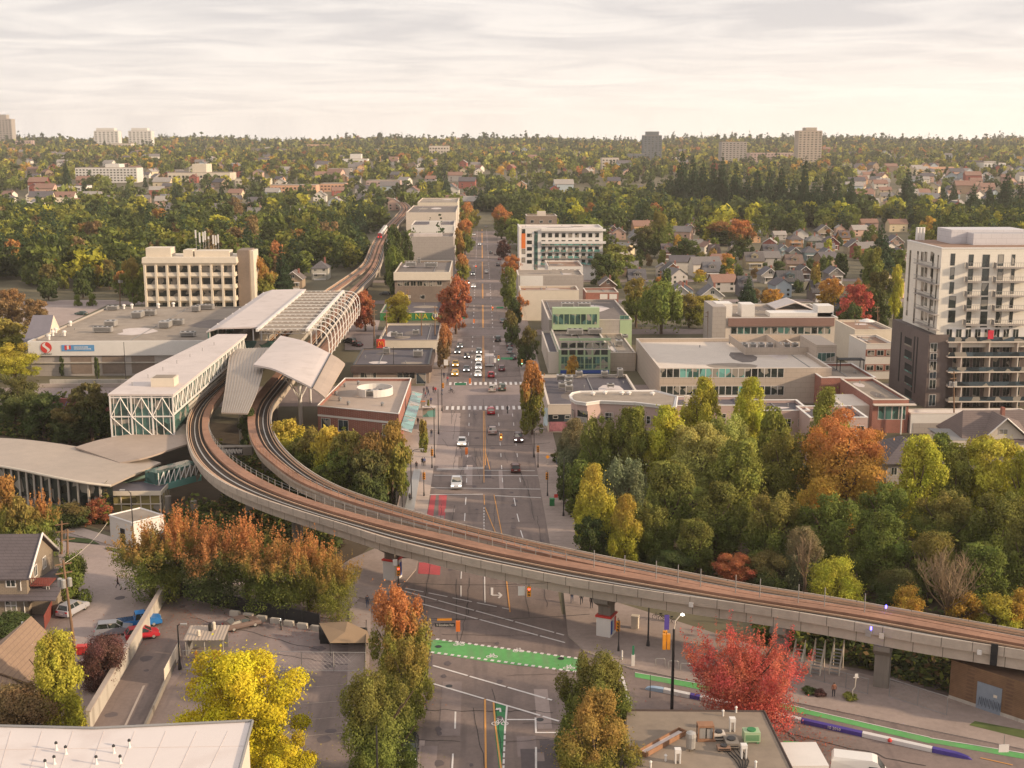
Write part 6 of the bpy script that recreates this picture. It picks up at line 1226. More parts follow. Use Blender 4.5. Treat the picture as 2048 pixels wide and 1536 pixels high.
# ================================================================== TREES
ORD=['first','second','third','fourth','fifth','sixth','seventh','eighth','ninth','tenth','eleventh','twelfth','thirteenth','fourteenth','fifteenth','sixteenth','seventeenth','eighteenth','nineteenth','twentieth']
ORD +=['twenty-'+o for o in ORD[:9]]+['thirtieth']+['thirty-'+o for o in ORD[:9]]+['fortieth']+['forty-'+o for o in ORD[:9]]
def leaf_mesh(name,pts,nrm,size,mat='foliage',seed=0,col=None,elong=1.35):
    g=np.random.default_rng(seed);n=len(pts);nr=nrm+g.normal(0,.55,(n,3));nr /= np.linalg.norm(nr,axis=1)[:,None]+1e-9
    u=np.cross(nr,g.normal(0,1,(n,3)));u /= np.linalg.norm(u,axis=1)[:,None]+1e-9;v=np.cross(nr,u)
    s=(size if np.ndim(size)else np.full(n,size))*g.uniform(.4,1.55,n);s=s[:,None]/2
    q=np.stack([pts-u*s*elong,pts-v*s*.8,pts+u*s*elong,pts+v*s*.8],1).reshape(-1,3)
    me=bpy.data.meshes.new(name);me.vertices.add(4*n);me.vertices.foreach_set('co',q.ravel().astype(np.float32));me.loops.add(4*n);me.loops.foreach_set('vertex_index',np.arange(4*n,dtype=np.int32))
    me.polygons.add(n);me.polygons.foreach_set('loop_start',np.arange(0,4*n,4,dtype=np.int32));me.polygons.foreach_set('loop_total',np.full(n,4,dtype=np.int32))
    if col is None:a=me.attributes.new('rnd','FLOAT','FACE');a.data.foreach_set('value',(LR if len(LR)== n else g.random(n)).astype(np.float32))
    else:a=me.attributes.new('Col','FLOAT_COLOR','FACE');a.data.foreach_set('color',np.c_[col,np.ones(n)].astype(np.float32).ravel())
    me.materials.append(MATS[mat]);me.update();me.validate();return me
def crown_pts(shape,n,seed):
    """unit tree: crown width 1, height 1 -> points and outward normals"""
    g=np.random.default_rng(seed);lobes=[]
    if shape == 'round':
        k=54
        for i in range(k):
            th=g.uniform(0,2*math.pi);z=g.uniform(.13,.95);rr=.4*math.sqrt(max(.02,1-((z-.48)/.52)** 2))*g.uniform(.35,1.08);r=g.uniform(.045,.125);lobes.append((rr*math.cos(th),rr*math.sin(th),z,r,r,r*.7))
        lobes.append((0,0,.5,.25,.25,.24))
    elif shape == 'tall':
        for i in range(52):z=g.uniform(.08,.97);th=g.uniform(0,6.28);rr=.34*math.sqrt(max(.02,1-((z-.42)/.58)** 2))*g.uniform(.4,1);r=g.uniform(.035,.1);lobes.append((rr*math.cos(th),rr*math.sin(th),z,r,r,r*g.uniform(.9,1.9)))
        lobes.append((0,0,.45,.2,.2,.32))
    elif shape == 'spiky':
        for i in range(30):z=g.uniform(.1,.66);th=g.uniform(0,6.28);rr=g.uniform(.1,.36);r=g.uniform(.12,.19);lobes.append((rr*math.cos(th),rr*math.sin(th),z,r,r,r*.6))
        for i in range(44):
            th=g.uniform(0,6.28);rr=g.uniform(.02,.42)
            for j in range(5):f=j/4;lobes.append((rr*(1+.35*f)*math.cos(th),rr*(1+.35*f)*math.sin(th),.6+f*g.uniform(.25,.4)*(1.1-rr),.045*(1.2-f),.045*(1.2-f),.06))
    elif shape == 'conifer':
        for i in range(15):
            f=i/14;z=.1+.88*f;R_=.46*(1-f)** .85+.02;kk=max(3,int(9*(1-f))+2);o=g.uniform(0,6)
            for j in range(kk):a=o+6.283*j/kk;rr=R_*g.uniform(.4,.85);lobes.append((rr*math.cos(a),rr*math.sin(a),z-.02,R_*.33+.012,R_*.33+.012,.028))
    elif shape == 'weep':
        for i in range(30):th=g.uniform(0,6.28);rr=g.uniform(.1,.42);z=.85-rr*.5;lobes.append((rr*math.cos(th),rr*math.sin(th),z-.2,.09,.09,.26))
        lobes.append((0,0,.6,.3,.3,.3))
    elif shape == 'mound':
        for i in range(22):th=g.uniform(0,6.28);z=g.uniform(.1,.85);rr=.42*math.sqrt(max(.02,1-(z/1.02)** 2))*g.uniform(.3,1);r=g.uniform(.12,.18);lobes.append((rr*math.cos(th),rr*math.sin(th),z,r,r,r))
    L_=np.array(lobes);w=L_[:,3]*L_[:,4]+L_[:,3]*L_[:,5];idx=g.choice(len(L_),n,p=w/w.sum())
    d=g.normal(0,1,(n,3));d /= np.linalg.norm(d,axis=1)[:,None];rad=(1-.45*g.random(n)** 2.2)*(1+(0 if shape == 'conifer' else .35)*np.abs(g.normal(0,1,n))*(g.random(n)<.3));p=L_[idx,:3]+d*L_[idx,3:6]*rad[:,None]
    p[:,2]=np.clip(p[:,2],.02,1.05);global LR;LR=g.random(len(L_))[idx]*.55+g.random(n)*.45;nn_=d*.7+(p-np.array([0,0,.5]))*.8;return p,nn_
def trunk_mesh(shape,seed,thin=1.):
    g=random.Random(seed);m=MB();r0=.032*thin
    if shape == 'conifer':m.tube([(0,0,-.02),(0,0,.5),(0,0,.97)],[r0,r0*.6,.004],6)
    else:
        m.tube([(0,0,-.02),(.01,0,.2),(0,.01,.42),(.02,0,.7)],[r0*1.2,r0,r0*.75,r0*.25],7)
        for i in range(7):a=i*1.1+g.random();z=.2+.05*i;rr=.3*g.uniform(.6,1.1);m.tube([(0,0,z),(rr*.5*math.cos(a),rr*.5*math.sin(a),z+.14),(rr*math.cos(a),rr*math.sin(a),z+.33)],[r0*.55,r0*.35,r0*.12],5)
    return m.mesh('trunk','trunk_bark')
TPL={};LR=[]
def tpl(shape,lod,v):
    k=(shape,lod,v)
    if k not in TPL:
        n,s={-1:(70000,.0125),0:(34000,.0185),1:(9000,.036),2:(2200,.07)}[lod]
        if shape == 'spiky':s *= .85;n=int(n*.8)
        if shape == 'conifer':s *= .85
        p,nr=crown_pts(shape,n,100+v*7+(lod+1)*3+len(shape));TPL[k]=(leaf_mesh('crown',p,nr,s,seed=v+3,elong=1.8 if shape in('conifer','weep')else 1.35),trunk_mesh(shape,v))
    return TPL[k]
TREES=[]
PAL=dict(dk='#58623b',green='#757e40',olive='#8a8a44',yg='#b2ad46',yellow='#cbbc33',gold='#c29c4c',orange='#bf8052',rust='#a3624a',red='#bd6257',plum='#6a4c48',brown='#8a7352',con='#43523a',grey='#7d8362',pale='#b4b566')
NAME=dict(dk='dark green',green='mid green',olive='olive green',yg='yellow-green',yellow='bright yellow',gold='golden',orange='orange',rust='rusty orange',red='crimson',plum='plum brown',brown='brown',con='blackish green',grey='grey-green',pale='pale yellow-green')
def tree_at(x,y,z,w,h,col,shape='round',label=None,mixa=0.,parts=True,lod=None,name=None,group=None):
    d=math.hypot(x,y);q=w/d;lod=lod if lod is not None else(-1 if q>.08 else 0 if q>.042 else 1 if q>.016 else 2);v=random.randrange(3)
    cm,tm=tpl(shape,lod,v);c=Vector(lin(PAL[col]))*random.uniform(.85,1.12);c=(c.x,c.y,c.z,1-mixa);nm=name or('conifer' if shape == 'conifer' else 'shrub' if shape == 'mound' else 'weeping_tree' if shape == 'weep' else 'tree')
    rz=random.uniform(0,6.28);sc=Vector((w,w,h))
    if parts:
        t=bpy.data.objects.new(nm,None);COL.objects.link(t);t.location=(x,y,z);t.rotation_euler.z=rz
        a=bpy.data.objects.new('crown',cm);COL.objects.link(a);a.parent=t;a.scale=sc;a.color=c
        b=bpy.data.objects.new('trunk',tm);COL.objects.link(b);b.parent=t;b.scale=sc
    else:
        t=bpy.data.objects.new(nm,cm);COL.objects.link(t);t.location=(x,y,z);t.rotation_euler.z=rz;t.scale=sc;t.color=c
    t['category']='shrub' if shape == 'mound' else 'conifer' if shape == 'conifer' else 'tree';
    if label:t['label']=label
    if group:t['group']=group
    TREES.append((t,x,y,w,h,col,shape,bool(label)));return t
def tree(px,top,base,wpx,col,shape='round',label=None,mixa=0.,**k):
    b=P(px,base)if base>440 else PT(px,base);_,z=FW(px,top,b.y);h=z-b.z;sc=F_PX/math.hypot(b.y,CAM_H-b.z);wpx *= 1.1 if shape in('round','tall')else 1;h *= 1.05;return tree_at(b.x,b.y,b.z,wpx/sc,h,col,shape,label,mixa,**k)
T=tree
# foreground
T(500,1322,1590,250,'yellow','round','large bright yellow tree in the bottom left foreground',.08);T(585,1480,1640,130,'yellow','round','lower yellow tree hugging the right foot of the big yellow one',.1)
T(122,1286,1475,140,'yg','tall','green and yellow tree beside the tan-roofed house',.12);T(50,1365,1490,170,'brown','mound','dark brownish shrub mass above the white roof at bottom left');T(205,1275,1370,110,'plum','mound','dark reddish shrub left of the long parking wall')
T(800,1182,1392,135,'olive','tall','street tree with bright orange top left of the green crossing',.95);T(815,1290,1450,120,'olive','tall','green street tree with reddish tips behind the pair at left of the road',.25);T(765,1345,1585,196,'green','tall','broad olive street tree nearest the camera left of the road',.15)
T(1182,1302,1520,180,'green','tall','green street tree at the right of the road, rear one of two',.12);T(1192,1412,1640,195,'olive','tall','green and gold street tree at the right of the road, front one of two',.4)
T(1495,1262,1462,250,'red','spiky','vivid crimson spreading tree in front of the guideway');
T(1130,930,1010,40,'dk','round','small dark street tree beside the tall dark lamp post right of the avenue')
for i,(px,tp,bs,w,c,mx_)in enumerate(((305,1050,1194,160,'green',.55),(362,1018,1192,140,'olive',.9),(428,1050,1208,165,'dk',.75),(497,1036,1204,140,'green',.9),(556,1084,1224,160,'green',.65),(620,1066,1224,125,'olive',.8),(676,1110,1240,100,'olive',.45))):T(px,tp,bs,w,c,'spiky',f'{ORD[i]} of seven dense trees with upright orange shoots below the guideway, from the left',mx_)
T(20,958,1105,70,'olive','tall','golden-green tree at the left edge below the wavy roof',.6);T(92,985,1112,75,'green','spiky','orange-tipped tree in front of the lower station hall',.8);T(52,1000,1130,80,'green','round','green tree behind the shingled house at the left',.3)
T(145,1110,1205,75,'green','mound','round green shrub beside the shingled house fence');T(150,1005,1050,90,'dk','mound','dark shrub bank left of the white hut',.2);T(195,1000,1045,60,'rust','mound','rusty shrub directly behind the white hut');T(100,1010,1050,80,'dk','mound','dark shrub bank below the station side wall');T(20,1230,1260,100,'dk','mound','dark hedge below the shingled house')
for i,(px,tp,bs,w,c,mx_)in enumerate(((575,842,945,80,'yg',.3),(625,862,968,85,'green',.25),(655,858,985,80,'yg',.35),(700,868,1000,85,'green',.2),(740,872,1015,80,'dk',.3),(785,850,1005,75,'olive',.35),(795,870,990,60,'green',.1),(600,880,960,80,'green',.1),(680,905,1005,90,'green',.0),(740,905,1025,85,'dk',.1),(500,822,905,45,'dk',.0))):T(px,tp,bs,w,c,'round',['pale green tree at the left end of the grove inside the curve','mid green tree second in the grove inside the curve','yellowish tree with orange tips in the middle of the grove','green tree below the brick shop front','dark tree in the grove right of centre','reddish-green tree at the right end of the grove by the pavement','small green tree at the grove corner by the pavement','lower green tree at the left of the grove near the track','lower green tree in the middle of the grove near the track','lower dark tree at the right of the grove near the track','small dark tree growing between the two guideways'][i],mx_)
# right of the road
T(1188,948,1118,105,'yg','tall','tall yellow-green poplar right of the avenue, left of its pair',.25);T(1250,1005,1140,90,'yg','tall','yellow-green poplar just above the guideway, right of its pair',.35);T(1180,1040,1135,70,'dk','round','dark green tree at the foot of the yellow poplars')
FG=[(1150,850,960,95,'grey','round'),(1200,848,985,110,'green','round'),(1265,840,990,110,'olive','round'),(1330,838,990,130,'yg','round'),(1400,782,940,110,'yg','tall'),(1395,860,1010,130,'pale','round'),(1495,785,950,105,'yg','tall'),(1450,845,990,120,'pale','round'),(1540,830,985,90,'olive','tall'),(1650,806,985,110,'olive','round'),(1560,880,1030,130,'olive','round'),(1480,905,1060,150,'olive','round'),
      (1830,905,1075,140,'yg','round'),(1905,915,1070,120,'olive','round'),(1975,895,1070,150,'yg','round'),(2040,930,1090,110,'yg','round'),(1880,870,935,70,'green','round'),(1760,985,1110,130,'green','round'),(1880,1000,1130,150,'green','round'),(1990,1000,1150,160,'green','round'),(1250,930,1060,120,'grey','round'),(1340,950,1100,150,'green','round'),(1430,990,1120,150,'green','round'),(1540,1000,1140,150,'green','round'),(1650,1010,1150,160,'green','round'),(1760,1050,1180,150,'green','round'),(1300,1020,1130,110,'green','round'),(1390,1060,1150,110,'green','round'),(1860,1090,1200,130,'green','round'),(1960,1110,1215,140,'green','round'),(2040,1060,1200,130,'green','round'),(1600,1080,1180,110,'grey','round'),(1225,1060,1125,80,'dk','mound'),(1345,1100,1150,100,'dk','mound'),(1530,1120,1180,110,'dk','mound'),(1790,1150,1215,110,'dk','mound'),(2000,1190,1250,90,'yg','mound'),(2035,1180,1250,70,'gold','mound'),(1160,930,1030,80,'green','round'),(1110,905,925,22,'dk','mound')]
for px,tp,bs,w,c,s in FG:T(px,tp-(10 if w>100 else 0),bs,w,c,'tall' if s == 'round' and px % 20<11 else s,None,random.choice((0,0,.1,.2)))
T(1682,832,1052,215,'gold','round','big round orange-gold maple in the middle of the green wood',.9);T(1668,1120,1222,118,'yg','mound','round lime-green tree just above the guideway');T(1470,1115,1180,95,'rust','round','small rusty red tree just above the guideway',.4);T(1810,1175,1240,70,'gold','mound','golden bush just above the guideway under the bare tree');T(1930,1185,1245,70,'gold','mound','golden bush just above the guideway right of the bare tree')
def bare(px,top,base,wpx,label,n=22,col='trunk_bark'):
    b=P(px,base);h=FW(px,top,b.y)[1];w=wpx/(F_PX/b.y);t=thing('bare_tree',label,'tree',b);g=random.Random(px);m=MB();m.tube([b,b+Vector((.1,0,h*.25)),b+Vector((0,0,h*.4))],[.28,.22,.15],7);m.build('trunk','trunk_bark',t);m=MB()
    for i in range(n):
        a=g.uniform(0,6.28);r=g.uniform(.1,.55)*w;z0=h*g.uniform(.12,.4);e=b+Vector((r*math.cos(a),r*math.sin(a),h*(1.02-.55*(r/w)** 1.5*g.uniform(.6,1.6))));s=b+Vector((0,0,z0));mid=s.lerp(e,.5)+Vector((r*.12*math.cos(a),r*.12*math.sin(a),-h*.03));m.tube([s,mid,e],[.08,.045,.02],4)
        for j in range(9):q=s.lerp(e,g.uniform(.3,.95));m.tube([q,q+Vector((g.uniform(-1,1),g.uniform(-1,1),g.uniform(.6,1.6)))],[.035,.015],3)
    m.build('branches',M('twig','#8f7a5f',.95,.2),t)
bare(1892,1108,1240,150,'wide leafless tree with pale twigs above the guideway',60);bare(1607,1075,1195,60,'sparse leafless tree left of the lime-green tree',12)
# avenue sides
for i,(px,tp,bs,w,c,s,mx_,lb)in enumerate(((912,558,668,70,'rust','round',.4,'large rusty red street tree left of the avenue behind the green mural shop'),(889,655,737,40,'brown','tall',.7,'slim orange street tree left of the avenue before the queue of cars'),(927,510,562,30,'olive','round',.8,'orange street tree beside the terrace building'),(922,480,545,26,'olive','tall',.5,'green and orange street tree between the blank hall and the avenue'),(930,440,510,38,'green','round',.9,'tall green street tree with orange side left of the avenue'),(918,460,520,24,'olive','round',.5,'olive and rust street tree beside the white stepped shops'),(935,405,462,30,'olive','round',.8,'orange street tree far up the left side of the avenue'),(948,420,455,26,'olive','round',.2,'olive street tree far up the left side of the avenue'),
    (1003,414,478,46,'green','round',.9,'round street tree with bright orange top far up the right side of the avenue'),(1007,482,518,30,'plum','round',0,'small dark red street tree beside the white flats'),(1024,512,560,42,'orange','round',.5,'bright orange street tree before the white flats'),(1018,540,618,46,'green','tall',.1,'tall dark street tree right of the avenue in mid distance'),(1044,582,640,30,'orange','round',.5,'orange street tree beside the low cream shop'),(1030,600,655,36,'dk','tall',0,'dark street tree left of the green glass building'),(1024,625,690,34,'dk','round',.2,'shaded street tree near the parked cars'),(1056,658,738,46,'dk','round',.15,'dense round dark tree left of the green glass building front'),(1064,736,870,66,'olive','tall',.75,'tall green and orange street tree beside the dark roof shop'),(1143,713,756,26,'gold','round',.3,'small golden tree in front of the blue band of the green glass building'),
    (731,585,662,50,'rust','round',.3,'round rusty tree right of the rib canopy'),(797,588,660,60,'yg','round',.3,'round yellow-green tree beside the green mural shop'),(790,462,575,58,'dk','tall',0,'very tall dark tree between the guideway and the brown terrace building'),(812,470,560,40,'dk','tall',0,'dark tree against the blank hall wall'),(790,500,590,50,'green','tall',0,'dark green tree at the foot of the very tall one'),(1112,577,605,50,'yg','mound',.3,'golden-green hedge tree behind the green glass building'),(1150,585,606,50,'olive','mound',.2,'low olive hedge behind the green glass building'),(1131,572,596,20,'plum','mound',0,'small dark shrub beside the long shop wall'),
    (1322,556,668,90,'green','weep',0,'large weeping tree behind the long beige building'),(1272,560,655,60,'green','round',.3,'green tree with orange tip left of the weeping tree'),(1378,590,655,60,'olive','round',.2,'yellow-green trees right of the weeping tree'),(1408,592,640,60,'yg','round',.2,'yellow-green tree below the white twin-gabled houses'),(1495,550,628,56,'con','conifer',0,'dark spruce right of the white twin-gabled houses'),(1545,580,622,50,'gold','round',.4,'golden tree right of the dark spruce'),(1660,560,632,60,'gold','round',.5,'golden-orange tree left of the crimson tree by the tower'),(1710,572,665,68,'red','round',0,'round crimson tree left of the tower'),(1700,610,690,50,'dk','round',0,'dark tree in front of the round crimson tree'),(1755,545,660,60,'dk','round',.1,'dark tree left of the tower wall'),(1745,500,600,60,'green','tall',.1,'green tree behind the crimson tree'),(1788,540,640,40,'yg','tall',.1,'yellowish slim tree touching the tower wall'),
    (1758,452,560,76,'con','conifer',0,'big dark spruce left of the tower top'),(1370,480,535,60,'dk','round',0,'large round dark tree among the house rows'),(1480,442,520,64,'dk','round',.9,'large tree with golden top at the forest edge'),(1445,445,490,80,'dk','round',.5,'wide dark hedge of trees below the forest edge'),(1230,492,560,76,'green','round',.1,'broad green tree right of the white flats'),(1205,510,575,60,'dk','round',0,'dark tree right of the white flats, left of the broad one'),(1315,425,500,46,'green','tall',.2,'tall green tree with yellow edge at the forest edge'),(1398,540,566,30,'yg','round',.5,'small lime and orange tree among the houses'),(1290,455,515,60,'dk','round',.1,'dark tree cluster right of the small white house'),(1455,508,540,30,'gold','round',.6,'small orange tree between the pale gables'),(1630,535,600,30,'olive','tall',.3,'slim olive tree between the brown houses'),
    (30,690,765,100,'yg','round',.2,'yellow-green tree at the left edge below the gabled canopy'),(20,640,720,90,'olive','round',.2,'olive tree at the left edge beside the gabled canopy'),(35,755,860,110,'dk','round',.1,'dark tree at the left edge above the wavy roof'),(90,790,880,90,'dk','round',0,'dark tree before the reddish painted wall, left'),(185,772,885,95,'dk','round',.15,'dark tree directly left of the glass hall'),(140,815,890,80,'dk','round',.2,'dark tree between the painted wall and the wavy roof'),(125,712,752,14,'dk','tall',0,'thin dark street tree left of the supermarket wall'),(195,718,756,14,'dk','tall',0,'thin dark street tree before the supermarket wall, middle'),(343,590,616,30,'plum','mound',0,'dark red shrub at the foot of the office block'),(521,520,612,60,'olive','round',.6,'golden-green tree right of the office block'),(510,560,606,40,'yg','round',.3,'yellowish tree between the office block and the platform roof'),(565,490,585,50,'con','conifer',0,'dark cypress above the station platform roof'),(268,520,612,50,'green','round',.3,'green tree touching the left side of the office block'),
    (70,600,655,60,'brown','round',.1,'brownish tree above the gabled canopy'),(25,580,650,60,'brown','round',.2,'brownish tree at the left edge behind the car park'),(155,588,612,18,'green','mound',0,'left small round shrub behind the car park'),(185,586,612,22,'green','mound',0,'right small round shrub behind the car park'),(847,845,905,26,'olive','tall',.3,'small potted-looking street tree on the plaza'),(857,800,822,8,'olive','tall',0,'tiny slim sapling among the people at the corner'))):
    T(px,tp,bs,w,c,s,lb,mx_)
# conifers of the right ridge
CON=[(1362,312,424,34),(1384,302,426,40),(1404,320,424,34),(1424,308,430,38),(1442,318,430,34),(1470,333,428,38),(1492,345,432,34),(1512,326,430,38),(1536,334,434,40),(1560,330,436,36),(1584,345,438,36),(1606,320,440,34),(1626,362,450,44),(1650,338,444,36),(1700,350,452,42),(1672,372,455,38),(1812,334,424,34),(1884,378,420,24),(1943,358,446,44),(1975,372,440,34),(2008,350,440,42),(2038,360,444,36),(1905,366,416,22),(1340,342,420,32),(1300,345,410,30),(962,385,422,34),(948,372,412,30),(975,380,420,30),(990,388,424,26),(893,352,398,24),(880,340,386,20),(720,400,470,34),(700,420,500,30),(420,350,410,26),(445,362,430,26),(352,372,420,24),(135,330,385,20)]
for i,(px,tp,bs,w)in enumerate(CON):T(px,tp+random.randint(-8,14),bs,w*random.uniform(1.1,1.6),'con','conifer')
# ---------------- scattered mid-distance trees
def blocked(x,y,r,m=0):
    if-17<x<19 and 165<y<1060:return True
    for a,b,c,d in FOOT:
        if a-r-m<x<b+r+m and c-r-m<y<d+r*.6+m:return True
    if 395<y<1100:
        if any(abs(x-np.interp(y*q,GY,GX)/q)<4.5+r for q in(1,1.05,1.1,1.16,1.22)if y*q<1060):return True
    for a,b in CROSS:
        if a-r*.1<y<b+r*.1 and random.random()<.45:return True
    return False
GY=[p.y for p in cl];GX=[p.x+2.5 for p in cl]
placed=[(t[1],t[2],t[3]/2)for t in TREES]
def scatter(n,x0,x1,y0,y1,cols,hmin=9,hmax=16,shapes=('round','round','tall'),mixp=.3,den=.8):
    k=tries=0
    while k<n and tries<n*60:
        tries += 1;px,py=random.uniform(x0,x1),random.uniform(y0,y1);b=PT(px,py);h=random.uniform(hmin,hmax);w=h*random.uniform(.65,.95);r=w/2
        if blocked(b.x,b.y,r*.8):continue
        if any((b.x-q[0])** 2+(b.y-q[1])** 2<(r+q[2])** 2*den for q in placed):continue
        s=random.choice(shapes);c=random.choice(cols)
        if s == 'conifer':c='con';w *= .6;h *= 1.3
        tree_at(b.x,b.y,b.z,w,h,c,s,None,random.choice((.2,.4,.7))if random.random()<mixp*.5 else 0.,parts=b.y<520,lod=2 if b.y>450 else 1);placed.append((b.x,b.y,r));k += 1
DKS=['dk','dk','green','green','olive','dk','brown'];MIX=['dk','green','olive','yg','gold','green','dk','brown']
scatter(58,0,680,465,560,DKS,14,20,den=.3);scatter(16,0,740,440,478,DKS,13,21,den=.32);scatter(14,60,285,560,602,DKS,8,13,den=.5);scatter(12,500,700,500,575,DKS,9,14,den=.5)
scatter(30,1040,2048,440,466,['dk','green','green','olive','dk','yg'],13,21,mixp=.15,den=.4);scatter(24,1200,1830,470,600,MIX,6,11,mixp=.4);scatter(80,1200,1830,470,625,['dk','green','olive','green','dk','brown'],4,7.5,('mound',),den=.6);scatter(10,1650,1850,480,680,['dk','green'],9,14);scatter(12,1850,2048,430,500,['dk','green','olive','gold'],12,18,den=.5)

# labels for trees that have none: look + nearest landmark + order from the left
LM={'the office block':(380,560),'the gabled canopy':(80,655),'the supermarket roof':(240,640),'the blue-grey house':(135,505),'the left railway bend':(800,430),'the station platform roof':(560,600),'the train':(785,455),'the white hospital building':(210,350),'the blank hall':(860,490),'the stepped shops':(860,455),'the avenue end':(970,425),'the white flats':(1120,480),'the brown brick block':(1085,438),'the weeping tree':(1320,600),'the twin-gabled white houses':(1390,590),'the orange-gabled house':(1345,540),'the forest edge gables':(1420,455),'the house rows':(1600,530),'the dark red house':(1664,485),'the tall spruce by the tower':(1758,500),'the tower roof':(1950,480),'the beige skyline tower':(1620,290),'the round-topped skyline tower':(1306,295),'the far right terraces':(1915,355),'the sunlit peach apartments':(590,380),'the curved-roof hall':(58,420),'the dark ridge conifers':(1500,400),'the big orange-gold maple':(1682,930),'the long beige building':(1480,760),'the pink flats':(1240,830),'the yellow poplars':(1220,1030),'the lime-green tree':(1668,1170),'the wide bare tree':(1892,1170),'the cream gabled house':(1990,870),'the dark hipped roof':(1825,920),'the crimson tree by the tower':(1710,610),'the office block aerials':(415,470),'the far left warehouse':(400,350)}
def auto_labels(items,kindword):
    G={}
    for t,pt,col,size in items:
        px,py=proj(pt);lm=min(LM,key=lambda k:(LM[k][0]-px)** 2+((LM[k][1]-py)*1.6)** 2);dx,dy=px-LM[lm][0],py-LM[lm][1]
        rel=('above' if dy<0 else 'below')if abs(dy)*2.2>abs(dx)else('left of' if dx<0 else 'right of');G.setdefault((size,col,kindword(t),rel,lm),[]).append((px,t))
    for(size,col,kw,rel,lm),l in G.items():
        l.sort(key=lambda a:a[0]);base=f'{size} {col} {kw} {rel} {lm}'.strip()
        for i,(px,t)in enumerate(l):t['label']=base if len(l)== 1 else(f'{["left", "right"][i]} one of two: {base}' if len(l)== 2 else f'{ORD[min(i, 48)]} from left of {size} {col} {kw}s {rel} {lm}')
its=[]
for t,x,y,w,h,col,shape,lab in TREES:
    if not lab:its.append((t,(x,y,terr(x,y)+h*.6),NAME[col],'tall' if h>16 else 'medium' if h>11 else 'small'));t['group']='trees of the wood and gardens' if shape != 'conifer' else 'dark conifers'
auto_labels(its,lambda t:'conifer' if t.name.startswith('conifer')else 'shrub' if t.name.startswith('shrub')else 'tree')
# ---------------- far houses: small, single meshes
def far_houses():
    tm=[]
    for v,(w,d,he,hr,rg)in enumerate(((10,11,5,3.4,'y'),(12,9,5,3.2,'x'),(9,12,6.5,3,'y'),(16,10,7,3.6,'x'))):
        a=gable_mesh(w,d,he,hr,ridge=rg);m=MB()
        for k,(nm,mm,_)in enumerate(a):n0=len(m.v);m.v += mm.v;m.f +=[tuple(n0+i for i in f)for f in mm.f];m.m +=[k]*len(mm.f)
        for sx in(-.28,.28):
            for z in(1.6,4):
                if z<he:m.box(sx*w-.7,sx*w+.7,-d/2-.05,-d/2-.005,z-.6,z+.6,2)
        m.box(w*.2,w*.2+.8,.5,1.4,he,he+hr+.8,3)
        for rfm in('#75706f','#8a6b5e','#5c585d','#9a938e'):tm.append(m.mesh('house',['wall_tint',M('far_roof'+rfm[1:],rfm,.9,.1),'glass_dark','brick']))
    cols=[('white','#dcd4ca'),('white','#d6cdc2'),('cream','#d3c2a4'),('pinkish','#c9a797'),('grey','#a8a3a1'),('pale blue','#aab5bd'),('peach','#d6ab86'),('brown','#94806f'),('reddish','#9c5b50')]
    spots=[]
    def add(n,x0,x1,y0,y1,cl_=cols,sm=1.):
        k=tr=0
        while k<n and tr<n*40:
            tr += 1;px,py=random.uniform(x0,x1),random.uniform(y0,y1);b=PT(px,py)
            if blocked(b.x,b.y,6)or any((b.x-q[0])** 2+(b.y-q[1])** 2<(13*sm+b.y*.004)** 2 for q in spots+placed[:0]):continue
            if any((b.x-q[0])** 2+(b.y-q[1])** 2<(7+q[2])** 2 for q in placed):continue
            spots.append((b.x,b.y));nm,c=random.choice(cl_);o=bpy.data.objects.new('house',random.choice(tm));COL.objects.link(o);o.location=b;o.rotation_euler.z=random.uniform(-.15,.15)if random.random()<.7 else random.uniform(-.8,.8);o.color=(*lin(c),1);s=random.uniform(.9,1.3)*sm;o.scale=(s,s,s);o['category']='house';o['group']='small houses on the far slopes';H_.append((o,b,nm,'small'));FOOT.append((b.x-8,b.x+8,b.y-48,b.y+4));k += 1
    H_=[]
    add(44,1235,1800,452,606,sm=.68);add(90,1700,2048,335,428);add(28,1000,1700,300,345);add(90,250,960,298,400);add(40,0,330,302,425);add(10,1040,1330,345,400);add(14,1700,2048,300,335);add(12,640,950,385,430);add(12,180,640,412,470)
    auto_labels(H_,lambda t:'gabled house')
    return len(H_)
far_houses()
